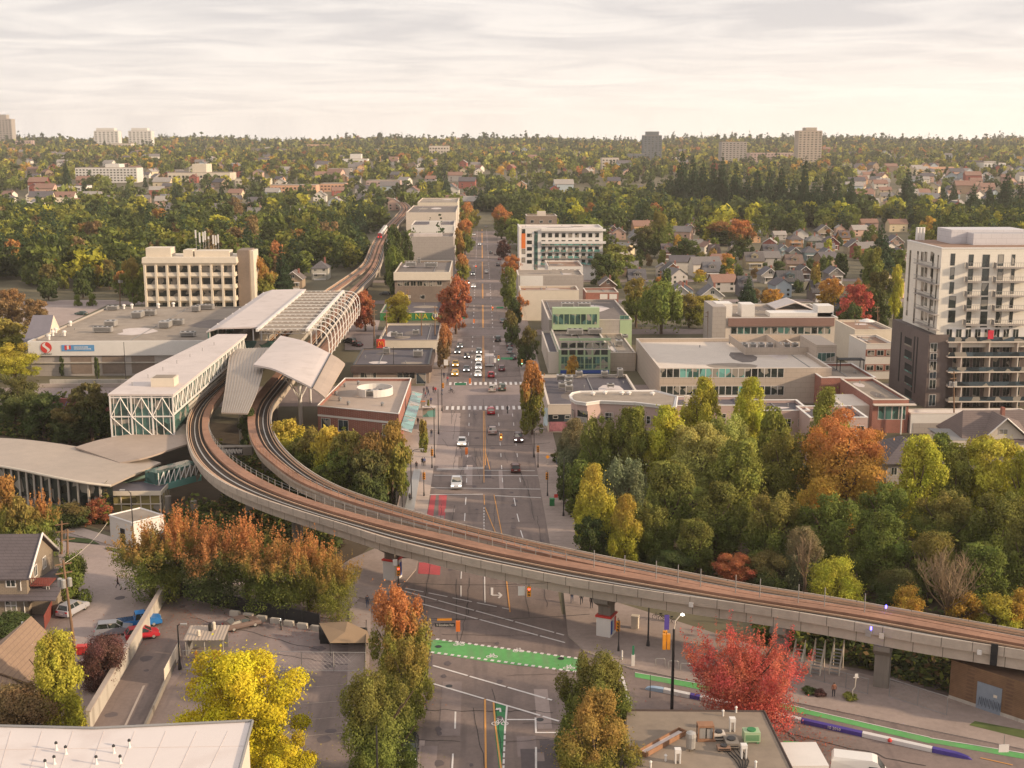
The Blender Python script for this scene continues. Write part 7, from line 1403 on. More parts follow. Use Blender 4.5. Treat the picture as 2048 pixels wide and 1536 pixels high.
# ---------------- distant woods (one mass)
def woods():
    g=np.random.default_rng(5);n=34000;Y=np.sqrt(g.uniform(520 ** 2,4250 ** 2,n));Y[:3600]=g.uniform(520,1150,3600);X=(g.uniform(-.47,.5,n))*Y;keep=[]
    F_=np.array(FOOT);gx=np.interp(Y,GY,GX)
    ok=~((X>-18)&(X<20)&(Y<1060))& ~((np.abs(X-gx)<9)&(Y<1100))
    for q in(1.04,1.08,1.13,1.19,1.26):ok &= ~((np.abs(X-np.interp(Y*q,GY,GX)/q)<8.5)&(Y*q<1060))
    for a,b,c,d in F_:ok &= ~((X>a-4)&(X<b+4)&(Y>c-30)&(Y<d+4))
    clump=np.sin(X*.011+Y*.006)+np.sin(X*.023-Y*.017)+np.sin(Y*.031);ok &=(g.random(n)<.62+.25*clump)
    ok &= ~((Y<700)&(X>90));ok &= ~((Y<560)&(X>-130))
    near=np.array([(p[0],p[1])for p in placed])
    X,Y=X[ok],Y[ok];con=g.random(len(X))<np.where(X>150,.2,.12);h=np.where(con,g.uniform(13,24,len(X))*np.where(Y>3000,1.5,1),g.uniform(8,15,len(X)))*np.where(Y<1150,1.2,1)*np.where(Y>3200,g.uniform(.6,1.35,len(X))*(1+.25*np.sin(X*.009+1)*np.sin(X*.0031)),1);w=np.where(con,h*.38,h*g.uniform(.65,1.3,len(X)))
    pal=np.array([lin(PAL[c])for c in('dk','green','olive','yg','gold','orange','brown','rust','pale')]);ci=g.choice(9,len(X),p=[.27,.24,.21,.11,.055,.012,.05,.008,.045]);colr=pal[ci]*g.uniform(.75,1.2,(len(X),1));darkz=(Y<1500);colr=np.where(darkz[:,None],pal[g.choice(4,len(X),p=[.5,.3,.15,.05])]*g.uniform(.75,1.15,(len(X),1)),colr*.92);colr[con]=np.array(lin(PAL['con']))*g.uniform(.8,1.2,(con.sum(),1))
    tz=np.array([terr(a,b)for a,b in zip(X,Y)]);base={c:[crown_pts(s,440,40+k)for k in range(5)]for c,s in((0,'round'),(1,'conifer'))}
    P_,Nn,S_,C_=[],[],[],[]
    for i in range(len(X)):
        p,nr=base[int(con[i])][i % 5];m_=440 if Y[i]<850 else 170 if Y[i]<1250 else 70 if Y[i]<2200 else 42;sk={440:.36,170:.66,70:1,42:1.25}[m_];a=i*2.4;R_=np.array([[math.cos(a),-math.sin(a),0],[math.sin(a),math.cos(a),0],[0,0,1]]);q=(p[:m_]@ R_.T)*(w[i],w[i],h[i])+(X[i],Y[i],tz[i]);P_.append(q);Nn.append(nr[:m_]@ R_.T);S_.append(np.full(m_,(min(w[i],1.0*h[i])*.27 if not con[i]else w[i]*.34)*sk));C_.append(np.repeat(colr[i][None],m_,0))
    P_=np.concatenate(P_);C_=np.concatenate(C_)*g.uniform(.7,1.35,(len(P_),1));me=leaf_mesh('distant_woods',P_,np.concatenate(Nn),np.concatenate(S_),'wood_foliage',9,C_)
    o=link_mesh('distant_woods',me);tag(o,'far-off autumn woods and gardens covering the slopes to the skyline','woods',None,'stuff')
woods()
# ground cover under the near trees
def undergrowth(name,regions,n,label,size=.6):
    g=np.random.default_rng(11);P_=[]
    for poly in regions:
        q=[P(a,b)for a,b in poly];xs=[p.x for p in q];ys=[p.y for p in q];c=0
        while c<n // len(regions):
            x,y=g.uniform(min(xs),max(xs)),g.uniform(min(ys),max(ys));inside=False;j=len(q)-1
            for i in range(len(q)):
                if(q[i].y>y)!=(q[j].y>y)and x<(q[j].x-q[i].x)*(y-q[i].y)/(q[j].y-q[i].y)+q[i].x:inside=not inside
                j=i
            if inside:P_.append((x,y,abs(g.normal(0,.9))*(1+math.sin(x*.5)*math.sin(y*.4))));c += 1
    P_=np.array(P_);pal=np.array([lin(PAL[c])for c in('dk','green','brown','olive')]);C_=pal[g.choice(4,len(P_),p=[.5,.25,.15,.1])]*g.uniform(.5,1.2,(len(P_),1));me=leaf_mesh(name,P_,np.tile((0,0,1.),(len(P_),1)),size,'wood_foliage',2,C_)
    tag(link_mesh(name,me),label,'undergrowth',None,'stuff')
undergrowth('undergrowth',[[(1110,915),(1300,890),(2048,990),(2048,1262),(1600,1200),(1160,1110)],[(520,880),(600,870),(800,900),(790,1010),(700,1010),(560,950)],[(330,1040),(470,1000),(690,1090),(640,1150),(330,1095)],[(0,830),(120,800),(225,830),(225,880),(150,890),(0,872)],[(100,985),(225,1000),(220,1050),(130,1045)],[(1500,1236),(2100,1330),(2100,1425),(1900,1388),(1740,1340),(1520,1285)],[(430,910),(520,905),(560,960),(640,1000),(540,985)]],66000,'low tangled undergrowth and fallen leaves below the guideway and trees')
# ================================================================== VEHICLES
def car_proto(kind):
    L_,Wd,H={'sedan':(4.6,1.82,1.42),'suv':(4.5,1.86,1.68),'hatch':(4.1,1.78,1.5),'pickup':(5.6,1.95,1.85),'van':(5.6,2.0,2.4),'truck':(6.5,2.3,3.0)}[kind]
    t=bpy.data.objects.new('car' if kind in('sedan','suv','hatch')else 'pickup_truck' if kind == 'pickup' else 'van' if kind == 'van' else 'box_truck',None);COL.objects.link(t)
    l=L_/2;zb=.32;zs=.95 if kind in('sedan','hatch')else 1.08 if kind == 'suv' else 1.1
    m=MB();prof=[(-l+.03,zb),(-l,.62),(-l+.08,zs-.08),(-l+.3,zs),(l-1.15,zs),(l-.35,zs-.14),(l-.04,zs-.3),(l,.55),(l-.06,zb)]
    lay=[(-Wd/2+.05,1),(-Wd/2,1),(Wd/2,1),(Wd/2-.05,1)];rows=[]
    for x,dz in((-Wd/2+.09,-.05),(-Wd/2,0),(-Wd/2+.02,0),(Wd/2-.02,0),(Wd/2,0),(Wd/2-.09,-.05)):rows.append([(x,y,min(z,zs+dz))for y,z in prof])
    rows=[[(-Wd/2+.1,y,z)if i == 0 else(x,y,z)for x,y,z in r]for i,r in enumerate(rows)]
    def sect(f,zsc=1):return[(f*Wd/2,y,z)for y,z in prof]
    n=len(prof);secs=[[(s*Wd/2*(1 if z<zs-.2 else .93),y,z)for y,z in prof]for s in(-1,1)];mid=[[(s*Wd/2*.8,y,z+(.03 if z>zs-.2 else 0))for y,z in prof]for s in(-1,1)];allr=[secs[0],mid[0],mid[1],secs[1]]
    for r in allr:m.v += r
    for i in range(3):
        for j in range(n):m.f.append((i*n+j,i*n+(j+1)% n,(i+1)*n+(j+1)% n,(i+1)*n+j));m.m.append(0)
    m.f.append(tuple(reversed(range(n))));m.m.append(0);m.f.append(tuple(range(3*n,4*n)));m.m.append(0)
    m.box(-Wd/2+.15,Wd/2-.15,-l+.2,l-.2,.2,zb,1)
    def rel(mm,nm,mats,par=t):o=mm.build(nm,mats,par);return o
    rel(m,'body',['paint_car','rubber'])
    c0,c1,r0,r1={'sedan':(-1.75,1.15,-.95,.3),'suv':(-2.05,1.15,-1.75,.35),'hatch':(-1.95,1.1,-1.5,.3),'pickup':(-.5,1.5,-.35,.75),'van':(-2.7,2.35,-2.65,1.25),'truck':(1.2,3.0,1.3,2.4)}[kind]
    if kind not in('van','truck'):
        g=MB();w0,w1=Wd/2-.1,Wd/2-.28;g.v=[(-w0,c0,zs),(w0,c0,zs),(w0,c1,zs),(-w0,c1,zs),(-w1,r0,H-.06),(w1,r0,H-.06),(w1,r1,H-.06),(-w1,r1,H-.06)];g.f=[(0,1,5,4),(1,2,6,5),(2,3,7,6),(3,0,4,7),(4,5,6,7)];g.m=[0]*5;rel(g,'glass','glass_dark')
        r=MB();r.box(-w1-.02,w1+.02,r0-.05,r1+.05,H-.055,H);
        for sx in(-1,1):
            for(a,b)in(((sx*w0,c0),(sx*w1,r0)),((sx*w0,c1),(sx*w1,r1)),((sx*(w0),(c0+c1)/2-.1),(sx*w1,(r0+r1)/2))):r.bar((a[0],a[1],zs),(b[0],b[1],H-.04),.045)
        rel(r,'roof','paint_car')
        if kind == 'pickup':b_=MB();b_.box(-Wd/2+.14,Wd/2-.14,-l+.12,-.6,zs+.005,zs+.03);rel(b_,'load_bed','rubber')
    elif kind == 'van':
        b_=MB();w0,w1=Wd/2-.02,Wd/2-.16
        pr=[(-l+.02,zs),(-l+.05,H-.35),(-l+.25,H),(1.0,H),(1.45,H-.14),(2.2,zs+.08),(2.35,zs)]
        for s,ww in((-1,0),(1,0)):b_.v +=[(s*(w0 if z<H-.3 else w1),y,z)for y,z in pr]
        k=len(pr)
        for j in range(k):b_.f.append((j,(j+1)% k,k+(j+1)% k,k+j));b_.m.append(0)
        b_.f +=[tuple(reversed(range(k))),tuple(range(k,2*k))];b_.m +=[0,0];rel(b_,'cargo_body','paint_car')
        g=MB();g.poly([(-w1+.05,1.55,H-.22),(w1-.05,1.55,H-.22),(w0-.1,2.26,zs+.12),(-w0+.1,2.26,zs+.12)]);
        for s in(-1,1):g.box(s*(w0+.005)-.01,s*(w0+.005)+.01,.7,1.5,zs+.15,zs+.75)
        rel(g,'glass','glass_dark')
    else:
        b_=MB();b_.box(-Wd/2,Wd/2,-l,1.0,.75,H);rel(b_,'cargo_box','white_roof');g=MB();g.box(-Wd/2+.15,Wd/2-.15,1.1,2.6,1.0,2.1);rel(g,'cab','paint_car');g=MB();g.box(-Wd/2+.14,Wd/2-.14,1.6,2.65,1.4,2.0);rel(g,'glass','glass_dark')
        b_=MB();b_.box(-.05,.05,-l-.03,-l-.005,1.0,H-.1);rel(b_,'rear_door_seam','galv')
    for sx in(-1,1):
        for y in(-l*.6,l*.62):
            w=MB();x0=sx*(Wd/2-.12);w.tube([(x0-.11,y,.33),(x0+.11,y,.33)],.33,12);wo=rel(w,'wheel','rubber');r=MB();r.tube([(x0+sx*.112,y,.33),(x0+sx*.122,y,.33)],.19,8);rel(r,'rim','steel',wo)
        m=MB();m.rbox((sx*(Wd/2-.3),l-.1,zs-.32),(.38,.16,.15),0);rel(m,'headlight','white_lamp' if kind != 'x' else 'steel')
        m=MB();m.rbox((sx*(Wd/2-.22),-l+.03,zs-.2),(.3,.1,.16),0);rel(m,'tail_light',M('tail_red','#b01822',.3,.03))
        m=MB();m.rbox((sx*(Wd/2+.06),c1-.35 if kind not in('van','truck')else 1.3,zs+.08),(.16,.1,.1),0);rel(m,'mirror','paint_car')
    m=MB();m.box(-.26,.26,-l-.02,-l+.01,.6,.74);rel(m,'number_plate','white_paint')
    return t
PROTO={}
def set_lights(t,head,brake):
    pass
def car(kind,px,py,col,label,face='away',yaw=None,z=0.02,lit=True,group='cars on the avenue'):
    if kind not in PROTO:PROTO[kind]=car_proto(kind);first=True
    else:first=False
    o=PROTO[kind]if first else copy_tree(PROTO[kind]);b=P(px,py);o.location=(b.x,b.y,z);o.rotation_euler=(0,0,yaw if yaw is not None else(0 if face == 'away' else math.pi));o['label']=label;o['category']={'pickup':'pickup','van':'van','truck':'truck'}.get(kind,'car');o['group']=group
    c=lin(col)
    for ch in o.children:
        ch.color=(*c,1)
        if ch.name.startswith('headlight')and not lit:
            ch.material_slots[0].link='OBJECT';ch.material_slots[0].material=MATS['steel']
        if ch.name.startswith('tail_light')and face == 'brake':
            ch.material_slots[0].link='OBJECT';ch.material_slots[0].material=MATS['red_lamp']
    return o
for a in[('sedan',924,889,'#e4e0dc','white saloon car coming down the avenue below the big junction','to'),('pickup',913,972,'#bfc1c6','silver pickup with dark bull bar crossing the lower junction','to'),
 ('sedan',956,752,'#eceae6','white saloon third in the centre queue at the lights','to'),('suv',957,738,'#e8e6e4','white car second from the back of the centre queue','to'),('suv',957,722,'#e9e6e2','white car behind a grey one in the centre queue','to'),('sedan',958,706,'#6d6f74','grey car at the back of the centre queue','to'),
 ('sedan',933,742,'#5e6068','dark grey saloon in the left queue near the yellow taxis','to'),('hatch',934,716,'#3b3438','dark car with red lights in the middle lane queue','to'),('sedan',915,706,'#47494f','black car in the kerb lane with headlights on','to'),('sedan',920,695,'#4b5054','dark car behind the black one in the kerb lane','to'),
 ('sedan',910,750,'#d7a63c','front one of two yellow taxis in the kerb lane','to'),('sedan',911,732,'#d9a93b','rear one of two yellow taxis in the kerb lane','to'),
 ('truck',979,730,'#d8d5d2','white box truck driving away at the lights','away'),('suv',996,682,'#36383a','dark car driving away beyond the lights','away'),('hatch',1003,741,'#6b2f3a','dark red car driving away in the kerb lane past the truck','away'),('hatch',982,754,'#b3222f','bright red car driving away just past the crosswalk','away'),
 ('suv',984,782,'#a39b95','grey car with tail lights on the far crosswalk','away'),('suv',1004,780,'#3c4438','dark green car on the far crosswalk','away'),('hatch',982,827,'#b01d2c','bright red car on the nearer striped crosswalk','away'),('sedan',985,866,'#a8928a','pinkish tan saloon driving away below the crosswalk','away'),('suv',1037,882,'#4a2a2e','dark red car with glowing brake lights in the kerb lane','brake'),('hatch',1031,942,'#5e2e2a','maroon hatchback driving away over the lower stop line','away'),
 ('sedan',982,507,'#3b4048','dark car driving away beside the white flats','away'),('sedan',959,490,'#c9c3bd','pale car with headlights far up the avenue','to'),('sedan',973,546,'#dcd8d4','white car driving away before the third crossing street','away'),('suv',935,568,'#3d3b40','dark car left of the avenue near the large rusty tree','to'),('sedan',947,575,'#d3cdc9','white car with red mark near the large rusty tree','to'),('hatch',946,550,'#4a4a50','small dark car at the crossing street before the blank hall','to'),('sedan',924,633,'#8a9398','grey car partly under the large rusty tree','to'),
 ('suv',1020,706,'#8e9093','silver parked car at the kerb right of the lights','away'),('sedan',1019,694,'#33363b','black parked car behind the silver one at the right kerb','away'),('suv',1017,684,'#4d5256','dark grey parked car farther along the right kerb','away'),('sedan',1026,718,'#2e2f33','black parked car nearest the lights at the right kerb','away'),('sedan',1005,645,'#55606a','blue-grey parked car under the street trees','away'),('sedan',999,520,'#7a3b3c','reddish parked car before the white flats','away'),('sedan',992,510,'#45454c','dark parked car before the white flats','away'),('suv',996,532,'#3f4650','dark blue parked car opposite the terrace building','away'),('sedan',948,470,'#5a4d50','dark car far up the left side of the avenue','to'),('sedan',972,455,'#8d8a8a','grey car far up the avenue','away')]:car(*a)
PK='parked cars'
car('suv',146,1226,'#a3a2a8','silver parked estate car behind the wooden utility pole',yaw=-.35,lit=False,group=PK);car('suv',228,1268,'#7f8087','grey parked estate car left of the long parking wall',yaw=-1.35,lit=False,group=PK);car('pickup',278,1252,'#2c6fae','bright blue pickup partly behind the parking wall',yaw=-1.2,lit=False,group=PK);car('hatch',285,1276,'#b02934','red car mostly hidden behind the parking wall',yaw=-1.2,lit=False,group=PK)
car('sedan',484,1255,'#6e5d57','bronze saloon parked alone in the fenced car park',yaw=-1.0,lit=False,group=PK);car('suv',818,1512,'#1d1f22','black car at the left kerb half hidden by the olive street tree','to');car('sedan',714,692,'#4c2630','dark red car beside the burger restaurant',yaw=.6,lit=False,group=PK);car('suv',700,686,'#3c3e44','dark car behind the round bush by the restaurant car park',yaw=.8,lit=False,group=PK);car('sedan',163,630,'#3e5650','dark green car in the car park left of the supermarket',yaw=1.3,lit=False,group=PK)
car('sedan',1772,1004,'#c9cad0','silver car seen through the trees below the hipped house',yaw=1.4,lit=False,group=PK);car('suv',1856,1032,'#d5d6da','white car seen through the trees at right of the silver one',yaw=1.2,lit=False,group=PK);car('sedan',770,590,'#32353b','dark car parked below the guideway bend',yaw=1.5,lit=False,group=PK);car('van',1720,1558,'#d9d6d2','white panel van at the bottom right',yaw=-1.85,lit=False,group=PK);car('suv',1050,552+40,'#3b3c40','dark car parked beside the low cream shop',yaw=1.5,lit=False,group=PK)
# red bins / trailers and other boxes
def boxes(name,px,py,w,d,h,yaw,mat,label,cat,lid=None,z=0):
    p=P(px,py,z);m=MB();m.rbox((p.x,p.y,z+h/2+.1),(w,d,h),yaw,0);m.rbox((p.x,p.y,z+h+.16),(w+.08,d+.08,.1),yaw,1)
    for s in(-1,1):m.rbox((p.x+s*w*.35*math.cos(yaw),p.y+s*w*.35*math.sin(yaw),z+.05),(.12,d*.8,.1),yaw,2)
    for s in range(3):m.rbox((p.x+(s-1)*w*.3*math.cos(yaw),p.y+(s-1)*w*.3*math.sin(yaw),z+h/2+.1),(.07,d+.07,h*.9),yaw,0)
    return single(m,name,[mat,lid or mat,'dark_metal'],label,cat,p)
boxes('dumpster',169,1308,1.7,.9,.9,.1,'logo_red','left red container at the foot of the utility pole','container');boxes('dumpster',207,1304,1.4,.9,1.0,.2,'logo_red','right red container at the foot of the utility pole','container');boxes('dumpster',1583,1508,1.6,1.0,.9,-.2,'paint_green_dark','green container behind the white box truck roof','container','paint_green')
p=P(1592,1560);m=MB();m.box(p.x-2.2,p.x+2.2,p.y-3,p.y+1.6,.9,3.1);t=thing('box_trailer','plain white box trailer left of the panel van','trailer',p);m.build('box','white_paint',t);m=MB();
for sx in(-1,1):m.tube([(p.x+sx*1.9,p.y-1,.4),(p.x+sx*2.1,p.y-1,.4)],.4,12)
m.build('wheel','rubber',t)
boxes('utility_cabinet',1270,1258,.9,.7,1.6,-.3,'cream','tall cream cabinet on the pavement beyond the kiosk pier','cabinet');boxes('litter_bin',1104,1012,.8,.8,1.1,0,'paint_green_dark','dark green litter bin on the right pavement','bin')
# ================================================================== PEOPLE
def person_mesh(pose,pants,hairc='hair'):
    me=bpy.data.meshes.new('person');s={'walk':(.34,-.30,.22,-.2),'stand':(.03,-.02,.04,.02),'ride':(.25,.2,.5,.5)}[pose];lf,lb,a1,a2=s
    V=[(0,0,.95),(0,0,1.15),(0,.01,1.38),(0,.0,1.5),(0,.02,1.58),(0,.02,1.70),
         (.1,0,.9),(.11,lf*.55,.5),(.11,lf,.08),(.11,lf+.15,.04),(-.1,0,.9),(-.11,lb*.4+.06,.5),(-.11,lb,.1),(-.11,lb+.14,.04),
         (.19,0,1.40),(.24,-a1*.4,1.14),(.24,a1*.5-.05,.9),(.235,a1*.55,.82),(-.19,0,1.40),(-.24,-a2*.4,1.14),(-.24,a2*.5-.05,.9),(-.235,a2*.55,.82)]
    E_=[(0,1),(1,2),(2,3),(3,4),(4,5),(0,6),(6,7),(7,8),(8,9),(0,10),(10,11),(11,12),(12,13),(2,14),(14,15),(15,16),(16,17),(2,18),(18,19),(19,20),(20,21)]
    rad=[.15,.14,.16,.06,.095,.085,.1,.065,.045,.04,.1,.065,.045,.04,.065,.048,.036,.035,.065,.048,.036,.035]
    me.from_pydata(V,E_,[]);o=bpy.data.objects.new('tmp',me);COL.objects.link(o);md=o.modifiers.new('s','SKIN')
    for i,r in enumerate(rad):me.skin_vertices[0].data[i].radius=(r,r*(.72 if i in(0,1,2)else 1))
    me.skin_vertices[0].data[0].use_root=True;sb=o.modifiers.new('b','SUBSURF');sb.levels=1;sb.render_levels=1;bpy.context.view_layer.update()
    me2=bpy.data.meshes.new_from_object(o.evaluated_get(bpy.context.evaluated_depsgraph_get()));bpy.data.objects.remove(o)
    me2.materials.clear()
    for k in('skin',pants,'cloth',hairc,'rubber'):me2.materials.append(MATS[k])
    for f in me2.polygons:
        c=f.center;f.use_smooth=True
        f.material_index=3 if(c.z>1.66 or(c.z>1.56 and c.y<0))else 0 if c.z>1.47 else 0 if(abs(c.x)>.2 and c.z<.88)else 2 if c.z>.95 or abs(c.x)>.2 else 4 if c.z<.1 else 1
    return me2
M('trousers_dark','#2c2d36',.9,.1,3);M('trousers_blue','#42506b',.9,.1,3);M('trousers_tan','#8a7760',.9,.1,3)
PM=[person_mesh('walk','trousers_dark'),person_mesh('walk','trousers_blue'),person_mesh('stand','trousers_dark'),person_mesh('stand','trousers_tan')]
def person(px,py,k,col,label,yaw=0,group=None,s=1.0):
    o=bpy.data.objects.new('person',PM[k]);COL.objects.link(o);b=P(px,py,.14);o.location=b;o.rotation_euler.z=yaw;o.color=(*lin(col),1);o.scale=(s,s,s);tag(o,label,'person',group);return o
for a in[(848,788,0,'#3a3a44','person in dark coat on the corner plaza, left of the group',.5),(854,785,2,'#55505c','person in grey coat at the back of the corner plaza'),(857,791,1,'#33343c','person in black walking in front of the grey coat',2.),(867,786,2,'#5b3038','person in dark red beside the bright red coat'),(871,787,0,'#d02a30','person in bright red coat on the corner plaza',3.),(884,790,1,'#4b5670','person in blue jacket beside the corner pole',1.),(851,796,1,'#7a2f38','person in maroon jacket left of centre on the plaza',1.5),(862,808,0,'#3e4668','person in navy jacket nearest on the plaza',.3),(836,850,2,'#2f2a2c','person in black under the green glass canopy'),(863,874,1,'#3b3d45','person in dark jacket beside the small plaza tree'),
 (845,932,2,'#2d3038','left one of the couple standing on the left pavement'),(849,932,3,'#8d93b8','person in pale blue beside the couple on the left pavement'),(833,940,2,'#3a3336','person in dark clothes left of the couple'),(888,757,0,'#3c3f52','person in dark jacket waiting by the far crosswalk'),(895,765,1,'#a5454c','person in red top waiting by the far crosswalk'),(1114,929,1,'#2f3440','person in dark coat walking on the right pavement',.2),(735,1214,1,'#4a4a55','person in grey top walking on the path left of the orange-topped tree',.2),(236,1176,0,'#5c3e3a','person in brown jacket pushing a white cart on the side street',-1.2),(1144,1204,1,'#3b3f52','left of three people walking under the guideway on the right pavement',3.),(1163,1208,0,'#33343c','middle of three people walking under the guideway on the right pavement',3.),(1183,1216,2,'#2b2b30','right of three people under the guideway beside the pier',3.),(820,1005,2,'#3a3a40','lone person beside the pale narrow strip on the left pavement'),(1667,1394,2,'#8a5a44','person with pale top standing by the flower bed below the pier')]:person(*a)
p=P(245,1180);cr=thing('shopping_cart','small white wire cart pushed on the side street','cart',p);m=MB()
for z in(.5,.75,1.0):m.box(p.x-.3,p.x+.35,p.y-.02,p.y+.02,z,z+.03);m.box(p.x-.3,p.x+.35,p.y+.4,p.y+.44,z,z+.03)
for sx in(-.3,0,.35):m.bar((p.x+sx,p.y,.5),(p.x+sx,p.y,1.03),.02);m.bar((p.x+sx,p.y+.42,.5),(p.x+sx,p.y+.42,1.03),.02)
m.build('basket','white_paint',cr)
for sx in(-.28,.33):
    for sy in(.02,.4):m=MB();m.tube([(p.x+sx,p.y+sy-.02,.1),(p.x+sx,p.y+sy+.02,.1)],.1,8);m.build('wheel','rubber',cr);m=MB();m.bar((p.x+sx,p.y+sy,.1),(p.x+sx,p.y+sy,.5),.02);m.build('leg','white_paint',cr)
def cycle(px,py,yaw,label,col,motor=False,name=None):
    b=P(px,py,.03);t=thing(name or('motorcycle' if motor else 'bicycle'),label,'motorcycle' if motor else 'bicycle',b,None,yaw);ORG[t.name]=Vector((0,0,0))
    for y in(-.55,.6):m=MB();r=.32;pts=[(0,y+r*math.cos(a),r+r*math.sin(a))for a in np.linspace(0,6.283,15)];m.tube(pts,.07 if motor else .03,5);m.build('wheel','rubber',t)
    m=MB();
    for a,c in(((0,-.55,.32),(0,-.15,.7)),((0,-.15,.7),(0,.4,.75)),((0,.4,.95),(0,.6,.32)),((0,-.15,.7),(0,.05,.35)),((0,.05,.35),(0,.4,.75)),((-.28,.38,1.0),(.28,.38,1.0)),((0,-.2,.7),(0,-.22,.88))):m.bar(a,c,.05 if motor else .025)
    m.build('frame','dark_metal',t);m=MB();m.rbox((0,-.22,.9),(.18,.32,.1));m.build('saddle','rubber',t)
    if motor:m=MB();m.rbox((0,.05,.5),(.3,.5,.35));m.rbox((0,.2,.82),(.28,.42,.2));m.build('engine','steel',t);m=MB();m.lathe((0,.62,.9),[(.08,-.08),(.1,0),(.05,.08)],8);m.build('headlight','white_lamp',t)
    return t
cycle(562,1256,.2,'motorcycle standing in the fenced car park','#333333',True);cycle(1015,826,0,'black motorcycle on the striped crosswalk beside the red car','#222222',True);person(1015,825,2,'#22242a','rider in black on the motorcycle at the striped crosswalk');cycle(903,786,1.2,'bicycle crossing at the left end of the far crosswalk','#888888');person(902,785,0,'#7f8aa0','cyclist in pale top at the left end of the far crosswalk',-1.2)
for i,(px,py,lb)in enumerate(((1318,1240,'left'),(1330,1243,'middle'),(1340,1246,'right'))):cycle(px,py,1.1,f'{lb} one of three parked bicycles beyond the cream cabinet','#888888')
# ================================================================== STREET FURNITURE
def pole(px,py,top,label,r=.1,mat='dark_metal',arm=None,name='street_lamp',cat='street lamp',head='white_roof',group=None):
    b=P(px,py,.1);h=FW(px,top,b.y)[1];t=thing(name,label,cat,b,group);m=MB();m.tube([(b.x,b.y,.1),(b.x,b.y,h)],[r,r*.65],8);m.lathe((b.x,b.y,.1),[(r*2,0),(r*1.6,.5),(r,.8)],8);m.build('pole',mat,t)
    if arm:
        m=MB();e=(b.x+arm[0],b.y,h+arm[1]);m.tube([(b.x,b.y,h-.2),(b.x+arm[0]*.4,b.y,h+arm[1]*.8),e],.05,6);m.build('arm',mat,t);m=MB();m.rbox((e[0]+(.3 if arm[0]>0 else-.3),e[1],e[2]),(.75,.28,.14));m.build('lamp_head',head,t)
    return t,b,h
LG='street lamps along the avenue'
for px,py,tp,lb,ar in((1127,1032,915,'thick dark lamp post at the right kerb above the lower stop line',None),(1068,914,862,'dark lamp post at the right kerb near the blue banner sign',(1.2,.5)),(869,915,818,'tall dark lamp post on the left plaza',(-1.2,.5)),(877,868,778,'dark brown lamp post at the plaza corner',None),(884,822,738,'dark post at the corner of the plaza by the crosswalk',None),(823,1002,905,'dark lamp post on the left pavement above the guideway',(1.5,.6)),(805,1030,985,'short dark post near the guideway on the left pavement',None),(270,1120,985,'tall dark lamp post right of the white hut',(-.9,.4)),(252,760,684,'tall dark pole before the supermarket',None),(195,760,722,'short dark pole before the supermarket, left',None),(757,1640,1452,'dark lamp post in front of the olive street tree',None),(1190,1650,1455,'dark lamp post in front of the right street trees',None),(1296,1292,1215,'dark post beside the parked bicycles',None),(360,1338,1250,'thin lamp post beside the corrugated shed',(.4,.1)),(788,765,694,'dark pole beside the mansard restaurant',None),(918,660,626,'dark pole at the left kerb near the large rusty tree',None),(1014,612,585,'lamp post under the right street trees',None),(706,770,735,'thin pole at the left of the mansard restaurant',None),(1383,1160,1150,'short stub pole above the guideway edge',None)):pole(px,py,tp,lb,.12 if tp>1000 else .1,arm=ar,group=LG if 800<px<1200 else None,head='signal_yellow' if px == 1343 else 'steel')
def upole(px,py,top,label,trans=True,cross=True,lean=0):
    b=P(px,py);h=FW(px-lean,top,b.y)[1];xt=FW(px-lean,top,b.y)[0];t=thing('utility_pole',label,'utility pole',b,'wooden utility poles');m=MB();m.tube([b,(xt,b.y,h)],[.2,.13],8);m.build('pole','wood_pole',t)
    if cross:
        for k in(0,1):m=MB();m.rbox((xt,b.y,h-.5-k*1.1),(1.9,.12,.14),.5);m.build('crossarm','wood_pole',t)
    if trans:
        for k,(dx,dy)in enumerate(((-.55,0),(.0,-.45),(.55,.1))):m=MB();m.lathe((xt+dx,b.y+dy,h-3.3),[(.3,0),(.3,.95),(.22,1.05)],10);m.build('transformer','steel',t)
    return Vector((xt,b.y,h))
top1=upole(150,1302,1120,'tall wooden utility pole with three transformers beside the parked estate car',lean=24);upole(123,1108,1042,'left of two thin wooden poles behind the shingled house',False);upole(135,1116,1058,'right of two thin wooden poles behind the shingled house',False)
upole(240,612,548,'wooden pole with transformers left of the office block');upole(1908,862,742,'wooden pole with transformers in front of the dark brick tower');
for px,py,tp,lb in((748,692,618,'wooden pole left of the burger restaurant'),(773,690,622,'thin pole before the round yellow-green tree'),(843,692,626,'thin wooden pole before the burger restaurant, middle'),(870,692,612,'wooden pole with transformers before the green mural wall'),(816,625,578,'wooden pole with transformers before the terrace building'),(652,545,520,'wooden pole beside the white flat-fronted house'),(1052,640,592,'pale wooden pole right of the orange street tree'),(1416,690,622,'pale pole right of the weeping tree'),(1755,690,612,'wooden pole behind the cream flats'),(1352,480,442,'pale pole with crossarm at the forest edge'),(1467,560,528,'slim pole with banner among the houses'),(1663,545,530,'pale pole in the house rows'),(1535,490,468,'thin pole at the forest edge above the house rows')):upole(px,py,tp,lb,'transformers' in lb)
# wires
def wire(a,b,label,sag=1.2,r=.03,mat='dark'):
    a,b=Vector(a),Vector(b);m=MB();m.tube([a.lerp(b,s/8)-Vector((0,0,sag*4*(s/8)*(1-s/8)))for s in range(9)],r,4);return single(m,'cable',mat,label,'cable',a)
wire(top1-Vector((0,0,.5)),P(215,1045,5),'pale service cable from the tall utility pole to the white hut',.6,.03,'cream')
